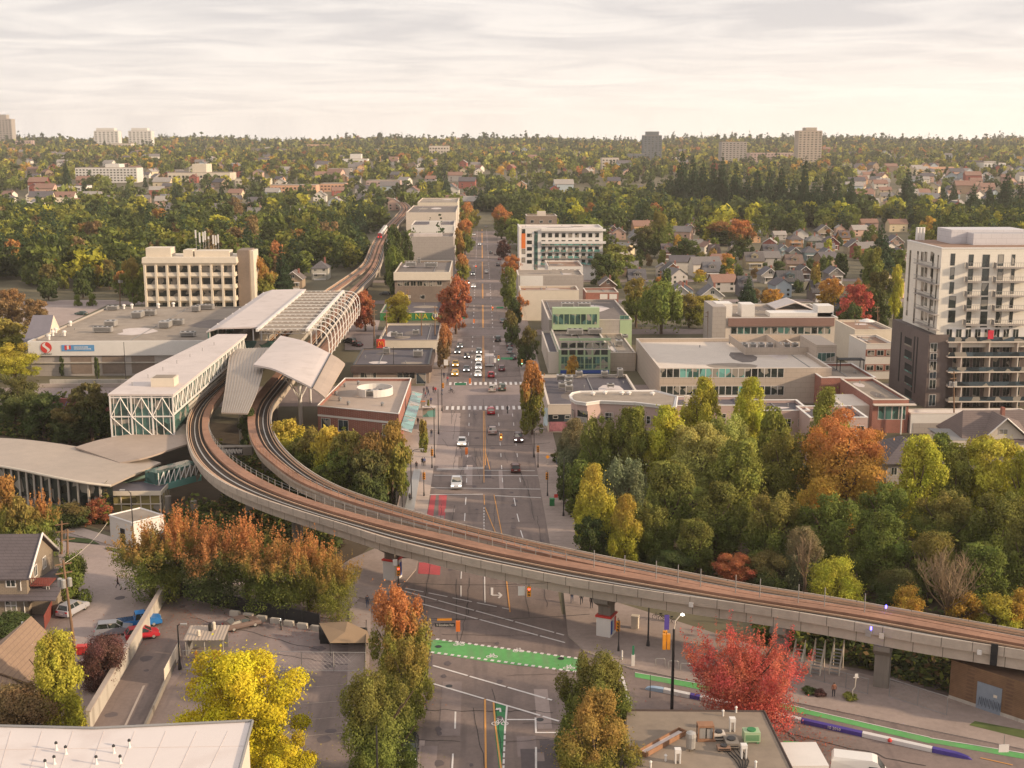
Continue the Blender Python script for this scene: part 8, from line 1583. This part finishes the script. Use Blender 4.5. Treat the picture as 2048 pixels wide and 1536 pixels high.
# traffic signals
def signal(px,py,z,label,face=1,lens='red',arrow=False,hang=None,back=False,yaw=0):
    """housing hung over the road at height z; face 1 = towards the camera"""
    b=P(px,py,z);t=thing('traffic_signal',label,'traffic signal',b,'yellow traffic signals',yaw);ORG[t.name]=Vector((0,0,0));m=MB();m.box(-.24,.24,-.16,.16,-.62,.62);m.build('housing','signal_yellow' if not back else 'orange_paint',t)
    for k,zz in enumerate((.38,0,-.38)):
        on={'red':0,'amber':1,'green':2}.get(lens,-1)== k;m=MB();y=-.165 if face == 1 else .165;m.tube([(0,y,zz),(0,y-.02*face,zz)],.14,10);m.build('lens',({'red':'red_lamp','amber':'amber_lamp','green':'green_lamp'}[lens]if on else 'dark'),t)
        m=MB();m.tube([(0,y,zz+.14),(0,y-.2*face,zz+.12)],.05,6);m.build('visor','signal_yellow',t)
    m=MB();m.bar((0,0,.62),(0,0,1.05),.035);m.build('hanger','dark_metal',t);return b
for a in((1058,1183,5.2,'yellow signal with red lamp hanging beyond the guideway beside the no-turn sign',1,'red'),(916,1252,5.6,'orange-backed signal hanging right of the black street name sign',-1,'off',False,None,True),(1002,874,5.2,'yellow signal hanging over the right lane above the lower junction',1,'amber'),(933,902,5.2,'orange-backed signal hanging over the left lane above the lower junction',-1,'off',False,None,True),(997,716,5.4,'yellow signal with white lamp hanging over the right lane at the big junction',1,'green'),(1044,724,5.2,'yellow signal at the right kerb of the big junction',1,'green'),(940,762,5.4,'orange-backed signal hanging over the left lanes at the big junction',-1,'off',False,None,True),(985,617,5.4,'orange signal hanging over the avenue beyond the big junction',1,'red'),(948,642,5.4,'small orange-backed signal over the left lane beyond the big junction',-1,'off',False,None,True),(886,771,2.8,'yellow pedestrian signal on the corner post of the plaza',1,'off'),(952,534,5.4,'small yellow signal over the avenue near the orange street tree',1,'red'),(864,905,2.6,'orange signal on the short left kerb post',1,'off'),(848,952,2.6,'orange signal on the left kerb post above the red lane',1,'off'),(1094,952,2.8,'orange signal on the right kerb post at the lower junction',1,'off'),(1076,898,2.6,'orange signal on the short right kerb post',1,'off'),(1236,1252,3.0,'yellow pedestrian signal on the post beside the painted kiosk pier',1,'off'),(1330,1272,5.6,'left part of the yellow signal pair on the tall dark mast',1,'off'),(797,1142,3.4,'red-lamped signal on the post beside the poster pier',1,'red')):signal(*a)
for px,py,tp,lb in((864,936,893,'short orange-topped kerb post left of the avenue'),(848,992,944,'kerb post with orange signal left of the red lane'),(1095,992,944,'kerb post with orange signal at the right of the lower junction'),(1076,935,893,'short kerb post with orange signal right of the avenue'),(1237,1302,1240,'signal post beside the painted kiosk pier'),(797,1172,1112,'signal post beside the poster pier')):pole(px,py,tp,lb,.08,name='signal_post',cat='signal post')
# tall mast with lamp (right foreground)
t,b,h=pole(1343,1440,1258,'tall dark signal mast with curved lamp arm beside the crimson tree',.19,name='signal_mast',cat='signal mast');m=MB();m.tube([(b.x,b.y,h-.3),(b.x+.15,b.y,h+.9),(b.x+.7,b.y,h+1.6)],.06,6);m.build('lamp_arm','cream',t);m=MB();m.lathe((b.x+.85,b.y,h+1.55),[(.12,-.08),(.22,.03),(.1,.14)],10);m.build('lamp_head','white_lamp',t)
m=MB();m.rbox((b.x-.75,b.y+.1,h+.7),(.5,.08,1.6),0);m.build('banner',M('purple','#4f3f8f',.8,.1),t)
for k in(-1,1):m=MB();m.box(b.x-.95+k*.22,b.x-.6+k*.22,b.y-.25,b.y+.1,h-2.2,h-.5);m.build('signal_housing','signal_yellow',t)
t0,b0,h0=pole(1300,1395,1350,'slim grey sign post at the end of the banner barrier',.04,name='sign_post',cat='post')
# street name signs and plates
def plate(px,py,z,w,h,mat,label,txt=None,tm='white_paint',name='street_sign',th_=None,cat='sign'):
    b=P(px,py,z);t=thing(name,label,cat,b);m=MB();m.box(b.x-w/2,b.x+w/2,b.y,b.y+.06,z-h/2,z+h/2);m.build('panel',mat,t)
    if txt:text_mesh('lettering',txt,th_ or h*.8,tm,t,(b.x,b.y-.02,z),FRONT,w=w*.86)
    return t
plate(890,1250,5.2,2.3,.42,'dark','black street name sign with white lettering hung left of the orange signal','N Grandview Hwy',th_=.4);plate(889,1239,5.8,1.7,.28,'signal_yellow','yellow strip sign above the black street name sign');plate(1043,1182,5.2,.85,1.2,'white_paint','white no-turn sign left of the red signal')
b=P(1043,1180,5.2);m=MB()
for i in range(16):a,c=6.283*i/16,6.283*(i+1)/16;m.bar((b.x+.26*math.cos(a),b.y-.04,5.45+.26*math.sin(a)),(b.x+.26*math.cos(c),b.y-.04,5.45+.26*math.sin(c)),.035)
m.bar((b.x-.18,b.y-.04,5.63),(b.x+.18,b.y-.04,5.27),.035);single(m,'prohibition_ring','logo_red','red prohibition ring on the white no-turn sign','sign',b)
for q in((1014,717,5.4,3.0,'green street name sign right of the lights at the big junction','E BROADWAY'),(921,768,5.4,2.6,'green street name sign left of the lights at the big junction','E BROADWAY'),(1000,615,5.4,2.4,'small green street name sign beyond the big junction on the right',None),(922,636,5.4,2.6,'small green street name sign near the large rusty tree',None)):plate(q[0],q[1],q[2],q[3],.55,M('sign_green','#2f7a5a',.6,.05),q[4],None)
plate(892,725,4.2,1.1,1.5,'white_paint','white square sign on the kerb before the slim orange tree');plate(990,721,5.4,.6,1.1,'white_paint','white turn sign beside the box truck');plate(790,1125,4.6,.6,.9,'white_paint','white sign beside the red-lamped signal post');plate(1112,992,2.4,.6,.6,'logo_red','small red sign at the right pavement by the bin');plate(1094,931,1.2,.6,.6,'signal_yellow','small yellow diamond sign below the pink mural')if False else None
plate(2008,1497,1.6,1.0,.8,'white_paint','white arrow sign on a post at the right edge of the green lane');
m=MB();b=P(2008,1500,0);m.bar((b.x,b.y+.1,0),(b.x,b.y+.1,1.6),.04);single(m,'sign_post','galv','thin post holding the white arrow sign','post',b)
# span wires
for ya,za,lb in((1245,6.4,'span wire carrying the black street name sign across the road'),(1176,6.4,'span wire carrying the no-turn sign below the guideway'),(868,6.4,'span wire above the lower junction'),(896,6.3,'second span wire above the lower junction'),(712,6.5,'span wire across the big junction, far side'),(758,6.5,'span wire across the big junction, near side')):
    a=P(960,ya,za-.3);wire((XL-2,a.y,za+.6),(XR+2,a.y,za+.6),lb,.5,.025)
# poster pier panels
def wrap(px,base,label,mats,z0,z1,w=2.1):
    c,i=under(px,base);t=thing('poster_kiosk',label,'kiosk',(c.x,c.y,0));m=MB();m.rbox((c.x,c.y,(z0+z1)/2),(w,1.85,z1-z0),yaw_r);m.build('casing',mats[0],t)
    d=Vector((math.cos(yaw_r),math.sin(yaw_r)));n=Vector((d.y,-d.x));g=random.Random(px)
    for q in range(2):
        for k in range(3):
            u=(k-1)*w*.31;cc=Vector((c.x,c.y))+(d*u+n*.94 if q == 0 else n*u*.8+d*(w/2+.02));m=MB();m.rbox((cc.x,cc.y,z0+(z1-z0)*g.uniform(.4,.6)),(w*.27,.04,(z1-z0)*g.uniform(.5,.75)),yaw_r if q == 0 else yaw_r+math.pi/2);m.build('poster',mats[1+(k+q)%(len(mats)-1)],t)
    m=MB();m.rbox((c.x,c.y,z1+.12),(w+.3,2.1,.22),yaw_r);m.build('top_band','logo_red',t)
wrap(755,1165,'pier wrapped in white and orange posters at the left street corner',['white_paint','cream','orange_paint','blue_panel','mural_pink'],.1,2.9);wrap(1215,1272,'pier wrapped with painted panels and red band at the right street corner',['white_paint','blue_panel','sign_blue','logo_red','glass_teal'],.1,2.6)
# banner barriers along the cycle lane
def barrier(a,b,mat,label,taper=False,txt=None):
    a,b=P(*a),P(*b);d=b-a;yaw=math.atan2(d.y,d.x);L_=d.length;t=thing('banner_barrier',label,'barrier',a,'banner barriers beside the cycle lane');m=MB();k=10;rows=[]
    for i in range(k+1):
        s=i/k;f=1.0 if not taper else max(.08,math.sqrt(max(0,1-max(0,(s-.35)/.65)** 2.2)))if taper == 1 else max(.08,math.sqrt(max(0,1-max(0,((1-s)-.35)/.65)** 2.2)));p=a+d*s;n=Vector((-d.y,d.x,0)).normalized()
        rows.append([p-n*.26*f,p-n*.24*f+Vector((0,0,.42*f)),p+n*.08*f+Vector((0,0,.55*f)),p+n*.24*f+Vector((0,0,.35*f)),p+n*.26*f])
    m.grid(rows,0);m.f.append(tuple(range(5)));m.m.append(0);m.f.append(tuple(reversed(range(50,55))));m.m.append(0);m.build('cover',mat,t)
    if txt:
        n=Vector((d.y,-d.x,0)).normalized();p=a+d*txt[2]+n*.335+Vector((0,0,.3));o=text_mesh('lettering',txt[0],.42,txt[1],t,p,(math.pi/2,0,yaw),w=txt[3])
    return t
barrier((1290,1378),(1327,1384),'sign_blue','pale blue left tip of the banner barrier',2);barrier((1328,1384),(1380,1395),'white_paint','short white barrier section beside the dark mast');barrier((1381,1395),(1400,1399),'purple','short purple barrier section under the crimson tree');barrier((1401,1399),(1570,1438),'white_paint','white barrier section mostly hidden by the crimson tree');barrier((1571,1438),(1602,1445),'white_paint','white end of the barrier emerging right of the crimson tree');barrier((1603,1445),(1724,1472),'purple','long purple barrier section with small white lettering',0,('10 2010','white_paint',.55,1.3));barrier((1725,1472),(1864,1503),'white_paint','long white barrier section with red emblem');barrier((1865,1503),(1945,1520),'purple','tapered purple end of the banner barrier',1)
p=P(1777,1484);m=MB();m.lathe((p.x,p.y-.34,.35),[(.02,-.22),(.22,-.1),(.22,.1),(.05,.25)],8);single(m,'emblem','logo_red','red emblem on the long white barrier','emblem',(p.x,p.y-.34,.3))
for i,px in enumerate((1311,1337,1361)):  # cycle racks
    p=P(px,1332+i*5,.13);m=MB();m.tube([p,p+Vector((0,0,.85)),p+Vector((.1,0,.95)),p+Vector((1.0,-.1,.95)),p+Vector((1.1,-.1,.85)),p+Vector((1.1,-.1,0))],.04,6);single(m,'cycle_rack','steel',f'{["left", "middle", "right"][i]} of three steel hoop cycle racks on the pavement','cycle rack',p)
p=P(1266,1332,.1);m=MB();m.box(p.x-.2,p.x+.2,p.y-.1,p.y+.1,.1,1.5,0);m.box(p.x-.12,p.x+.12,p.y-.05,p.y+.05,1.5,2.6,1);single(m,'totem_sign',['white_paint','sign_green'],'small white and red totem at the start of the green lane','sign',p)
p=P(1244,1320,.03);m=MB();m.lathe(p,[(.12,0),(.1,1.0),(.08,1.2)],8);single(m,'bollard','white_paint','pale bollard at the corner beside the green crossing','bollard',p)
# mobile stairs under the guideway
for i,px in enumerate((1590,1630,1668)):
    b=P(px,1352,0);t=thing('mobile_staircase',f'{["left", "middle", "right"][i]} of three grey mobile metal staircases stored under the guideway','staircase',b,'mobile staircases',-.45);m=MB()
    for k in range(8):m.box(-.5,.5,k*.32,k*.32+.3,.3+k*.28,.34+k*.28)
    m.build('steps','galv',t)
    for s in(-.55,.55):m=MB();m.bar((s,0,.3),(s,2.6,2.6),.05);m.bar((s,0,1.2),(s,2.6,3.5),.05);m.bar((s,2.6,0),(s,2.6,3.5),.05);m.bar((s,0,.1),(s,0,1.2),.05);m.bar((s,1.3,1.4),(s,1.3,2.4),.04);m.build('side_rail','cream',t)
# fences
def fence(pts,h,label,mat='galv',post=2.4,mesh=True,name='chain_link_fence',fill=None,z=0):
    pts=[P(*q)for q in pts];t=thing(name,label,'fence',pts[0]);
    for a,b in zip(pts,pts[1:]):
        n=max(1,int((b-a).length/post))
        for i in range(n+1):p=a.lerp(b,i/n);m=MB();m.bar((p.x,p.y,0),(p.x,p.y,h+.05),.045);m.build('post',mat,t)
        m=MB();
        for zz in(h,.15):m.bar((a.x,a.y,zz),(b.x,b.y,zz),.03)
        m.build('rail',mat,t)
        if mesh:
            m=MB();d=b-a;k=int(d.length/.55);
            for i in range(-int(h/.55),k):
                for s in(1,-1):
                    u0,u1=i*.55,i*.55+h
                    if s<0:u0,u1=u1,u0
                    z0_,z1_=0.05,h
                    a0,a1=u0/d.length,u1/d.length
                    if min(a0,a1)<0 or max(a0,a1)>1:continue
                    m.bar(a+d*a0+Vector((0,0,z0_)),a+d*a1+Vector((0,0,z1_)),.008)
            if m.v:m.build('wire_mesh',mat,t)
        if fill:m=MB();d=(b-a).normalized();nn_=Vector((-d.y,d.x,0))*.02;m.prism([a+nn_,b+nn_,b-nn_,a-nn_],.1,h-.05);m.build('screen',fill,t)
    return t
fence([(1565,1345),(1735,1390)],1.9,'chain link fence in front of the mobile staircases');fence([(1778,1395),(1893,1432)],2.2,'chain link fence between the square pier and the brown brick wall');fence([(342,1188),(470,1222),(640,1258)],2.0,'dark screened fence at the top of the car park','dark_metal',fill='dark',mesh=False)
fence([(368,1340),(540,1342),(732,1344)],2.4,'chain link gate fence across the car park','steel',3.2);fence([(733,1268),(728,1420)],1.8,'weathered pale fence along the right edge of the car park','dark_metal',3,fill='concrete_dark',mesh=False);fence([(816,915),(792,1010)],2.2,'dark fence beside the pavement along the grove','dark_metal',2.2,fill='dark',mesh=False)
fence([(90,1260),(130,1180)],1.9,'reddish wooden fence between the shingled house and the side street','wood_red',2.4,fill='wood_red',mesh=False,name='wooden_fence');fence([(330,1372),(360,1312)],2.0,'pale panel fence left of the corrugated shed','cream',1.6,fill='cream',mesh=False,name='panel_fence')
# bridge parapet wall, long parking wall
a,b=P(338,1185),P(178,1462);d=b-a;n=Vector((-d.y,d.x,0)).normalized()*.18;t=thing('parking_wall','long pale wall running diagonally beside the lower left car park','wall',a);m=MB();m.prism([a+n,b+n,b-n,a-n],0,2.1);m.build('wall','concrete',t);m=MB();n2=n*1.6;m.prism([a+n2,b+n2,b-n2,a-n2],2.102,2.25);m.build('coping','kerb',t)
a,b=P(350,1330),P(290,1462);d=b-a;n=Vector((-d.y,d.x,0)).normalized()*.12;m=MB();m.prism([a+n,b+n,b-n,a-n],0,.7);single(m,'low_wall','concrete_dark','low dark wall right of the driveway with the yellow line','wall',a)
for i in range(7):q=P(470+i*27,1232+i*5);m=MB();m.rbox((q.x,q.y,.35),(1.3,.5,.7),-.3);m.rbox((q.x,q.y,.72),(1.1,.3,.06),-.3);single(m,'concrete_block','concrete',f'{ORD[i]} from the left of the concrete blocks along the dark screened fence','block',q,'concrete blocks by the fence')
# corrugated shed
p=P(410,1315);t=thing('corrugated_shed','small open shed with corrugated metal roof in the car park','shed',p);x0,x1,y0,y1=p.x-2.2,p.x+2.2,p.y,p.y+3;
m=MB();m.grid([[(x0-.2+k*(x1-x0+.4)/24,y0-.3,2.3+.05*(k % 2))for k in range(25)],[(x0-.2+k*(x1-x0+.4)/24,y1+.3,2.7+.05*(k % 2))for k in range(25)]],0,.04);m.build('roof','metal_roof',t);m=MB();m.box(x0,x1,y1-.1,y1,0,2.6);m.box(x0,x0+.1,y0+.5,y1-.1,0,2.4);m.build('wall','galv',t)
for x in(x0,(x0+x1)/2,x1):m=MB();m.bar((x,y0,0),(x,y0,2.35),.06);m.build('post','steel',t)
for i,(dx,dy,mt,hh)in enumerate(((.3,2,'dark',.9),(.7,2.3,'cream',1.0),(-.8,.8,'cream',.6))):m=MB();m.lathe((p.x+dx,p.y+dy,2.45),[(.22,0),(.22,hh),(.12,hh+.1)],8);m.build('flue',mt,t)
for i,(px,mt)in enumerate(((393,'signal_yellow'),(418,'white_paint'),(428,'logo_red'),(437,'logo_red'))):q=P(px,1322);m=MB();m.lathe((q.x,q.y,0),[(.18,0),(.18,1.1),(.1,1.25),(.05,1.35)],10);single(m,'gas_cylinder',mt,f'{["yellow gas cylinder", "white gas cylinder", "left red gas cylinder", "right red gas cylinder"][i]} standing under the corrugated shed','gas cylinder',q)
# tan shade tent
q=[P(638,1246,2.2),P(695,1243,2.8),P(735,1262,2.0),P(742,1286,1.2),P(660,1286,1.7)];t=thing('shade_canopy','tan fabric canopy stretched over dark enclosure at the car park corner','canopy',P(690,1290));M('tan_cloth','#8a745c',.9,.1,1);m=MB();c=P(690,1264,2.2);
for a,b in zip(q,q[1:]+q[:1]):m.poly([a,b,c])
m.build('cloth','tan_cloth',t);m=MB();pp=[P(640,1288),P(735,1290),P(735,1275),P(640,1270)];m.prism([(a.x,a.y)for a in pp],0,1.3);m.build('enclosure','dark',t)
for a in q:m=MB();m.bar((a.x,a.y,0),a,.05);m.build('pole','dark_metal',t)
# bus shelter and plaza things
p=P(858,838,.14);t=thing('bus_shelter','small glass bus shelter with pale roof on the left plaza','bus shelter',p);m=MB();m.box(p.x-1.5,p.x+1.5,p.y,p.y+1.6,2.6,2.75);m.build('roof','white_roof',t);m=MB();m.box(p.x-1.4,p.x+1.4,p.y+1.4,p.y+1.45,.3,2.5);m.build('glass','glass_teal',t)
for sx in(-1.4,1.4):
    for sy in(.1,1.5):m=MB();m.bar((p.x+sx,p.y+sy,.14),(p.x+sx,p.y+sy,2.6),.05);m.build('post','galv',t)
p=P(846,818,.14);m=MB();m.box(p.x-.5,p.x+.5,p.y-.3,p.y+.3,.14,1.9,0);m.box(p.x-.55,p.x+.55,p.y-.35,p.y+.35,1.9,2.0,1);single(m,'ticket_machine',['steel','orange_paint'],'grey and orange booth on the plaza beside the shelter','booth',p)
a,b,c_,d_=P(828,942,.15),P(842,942,.15),P(828,1025,.15),P(808,1025,.15);m=MB();m.prism([(q.x,q.y)for q in(a,b,c_,d_)],.14,.55);t=thing('planter_wall','long pale grey raised strip on the left pavement above the guideway','planter',a);m.build('wall','steel',t)
p=P(1095,931,0);m=MB();m.bar((p.x,p.y,.1),(p.x,p.y,1.6),.04,1);m.v +=[];n0=len(m.v);m.v +=[(p.x,p.y-.06,1.3),(p.x+.4,p.y-.06,1.7),(p.x,p.y-.06,2.1),(p.x-.4,p.y-.06,1.7)];m.f.append((n0,n0+1,n0+2,n0+3));m.m.append(0);single(m,'warning_sign',['signal_yellow','galv'],'small yellow diamond sign on the right pavement','sign',p)
for i,(px,py)in enumerate(((1640,1392),(1618,1388),(1700,1400))):T(px,py-14,py,30,['plum','dk','olive'][i],'mound',f'{["dark red", "dark green", "olive"][i]} clump of low plants in the kerb flower bed below the pier')
p=P(1706,1398,.13);t=thing('bent_sign','bent white post with small plates in front of the square pier','sign',p);m=MB();m.tube([p,p+Vector((-.1,0,1.0)),p+Vector((.15,0,1.4)),p+Vector((.2,0,2.6))],.06,6);m.build('post','cream',t);m=MB();m.box(p.x-.1,p.x+.5,p.y-.05,p.y,2.62,2.72);m.box(p.x+.05,p.x+.4,p.y-.05,p.y,2.75,3.1);m.build('plate','white_paint',t)
# overhead wires along both kerbs
for k,(xa,ya,xb,yb_,z_)in enumerate(((12.5,215,12.5,262,8.5),(12.5,262,12.8,318,8.8),(12.8,318,13,372,8.8),(13,372,13,430,8.8),(-11.5,318,-11.8,372,8.5),(-11.8,372,-12,430,8.5))):
    for j in(0,1):wire((xa+j*.5,ya,z_-j*.5),(xb+j*.5,yb_,z_-j*.5),f'{ORD[k]} stretch of overhead wire along the kerbs from the camera, {["upper", "lower"][j]} strand',.8,.022)
# haze
m=MB();m.box(-2400,2400,-60,4600,-3,170);hm=bpy.data.materials.new('haze');hm.use_nodes=True;nt=hm.node_tree;nt.nodes.clear();o_=nt.nodes.new('ShaderNodeOutputMaterial');pv=nt.nodes.new('ShaderNodeVolumePrincipled');pv.inputs['Color'].default_value=(.96,.9,.86,1);pv.inputs['Density'].default_value=HAZE if 'HAZE' in globals()else .00008;pv.inputs['Anisotropy'].default_value=.2;nt.links.new(pv.outputs[0],o_.inputs['Volume']);MATS['haze']=hm
tag(m.build('haze','haze'),'thin warm evening haze over the city','haze',None,'stuff')

# ================================================================== WEAR: patches, cracks, seams
def wear():
    g=random.Random(3);PM_={'asphalt_old':MB(),'asphalt_pale':MB(),'asphalt_worn':MB()};M('asphalt_worn','#5f5556',.92,.2,2)
    for i in range(46):
        x=g.uniform(-8.5,9);y=g.choice((g.uniform(95,275),g.uniform(95,275),g.uniform(305,800)));w=g.uniform(.6,2.6);l=g.uniform(1.5,14);k=g.choice(list(PM_));z=.032+i*.0002
        PM_[k].poly([(x,y,z),(min(10,x+w),y,z),(min(10,x+w),y+l,z),(x,y+l,z)])
    for k,m in PM_.items():struct(m,'road_patch',k)
    m=MB()
    def crack(pts,w=.05):
        for a,b in zip(pts,pts[1:]):
            d=(b-a);n=Vector((-d.y,d.x)).normalized()*w;m.poly([(a.x-n.x,a.y-n.y,.046),(b.x-n.x,b.y-n.y,.046),(b.x+n.x,b.y+n.y,.046),(a.x+n.x,a.y+n.y,.046)])
    def wob(a,b,n,s):a,b=Vector(a),Vector(b);return[a.lerp(b,i/n)+Vector((g.uniform(-s,s),g.uniform(-s,s)))for i in range(n+1)]
    for i in range(34):x=g.uniform(-8.5,9.5);y=g.uniform(98,270);crack(wob((x,y),(x+g.uniform(-1.5,1.5),y+g.uniform(6,26)),9,.12),.03)
    for i in range(22):y=g.uniform(98,270);x=g.uniform(-9,4);crack(wob((x,y),(x+g.uniform(3,9),y+g.uniform(-1,1)),7,.12),.03)
    for a,b in(((1520,1452),(1850,1535)),((1560,1440),(1600,1500)),((850,1420),(1110,1425)),((480,1300),(700,1330)),((380,1235),(640,1300))):pa,pb=P(*a),P(*b);crack(wob(pa.xy,pb.xy,14,.3),.05)
    struct(m,'road_cracks','dark')
    m=MB()
    for i in range(26):q=P(g.uniform(200,720),g.uniform(1190,1530),.043);r=g.uniform(.3,1.3);m.poly([(q.x+r*g.uniform(.6,1)*math.cos(a),q.y+r*g.uniform(.6,1)*math.sin(a),.036+i*.0003)for a in np.linspace(0,5.8,11)])
    for i in range(30):x=g.choice((-4.6,-1.3,2.0,5.2))+g.uniform(-.4,.4);y=g.uniform(100,270);r=g.uniform(.2,.7);m.poly([(x+r*g.uniform(.6,1)*math.cos(a),y+1.6*r*g.uniform(.6,1)*math.sin(a),.0435+i*.0002)for a in np.linspace(0,5.8,9)])
    struct(m,'oil_stains','asphalt_worn')
    # pavement joints
    m=MB()
    for y in np.arange(178,272,1.8):
        for x0,x1 in((XL-5,XL-.1),(XR+.1,XR+4.5)):m.poly([(x0,y,.137),(x1,y,.137),(x1,y+.07,.137),(x0,y+.07,.137)])
    struct(m,'pavement_joints','asphalt')
    # fallen leaves under street trees
    r=np.random.default_rng(4);Pn,Cn=[],[]
    for px,py,rr,c,n in((492,1590,7,'yellow',1500),(800,1392,3.5,'orange',500),(1495,1462,6,'red',1300),(1188,1500,4,'gold',500),(765,1540,4,'olive',400),(400,1235,8,'rust',700),(620,1250,6,'rust',500),(1560,1510,4,'rust',900),(1640,1490,3,'rust',300)):
        b=P(px,py);k=r.normal(0,rr*.55,(n,2));Pn.append(np.c_[b.x+k[:,0],b.y+k[:,1],np.full(n,.16)+r.uniform(0,.02,n)]);Cn.append(np.tile(lin(PAL[c]),(n,1))*r.uniform(.6,1.2,(n,1)))
    Pn=np.concatenate(Pn);me=leaf_mesh('fallen_leaves',Pn,np.tile((0,0,3.),(len(Pn),1)),.13,'wood_foliage',5,np.concatenate(Cn));tag(link_mesh('fallen_leaves',me),'scattered autumn leaves lying on the ground below the street trees','leaves',None,'stuff')
wear()
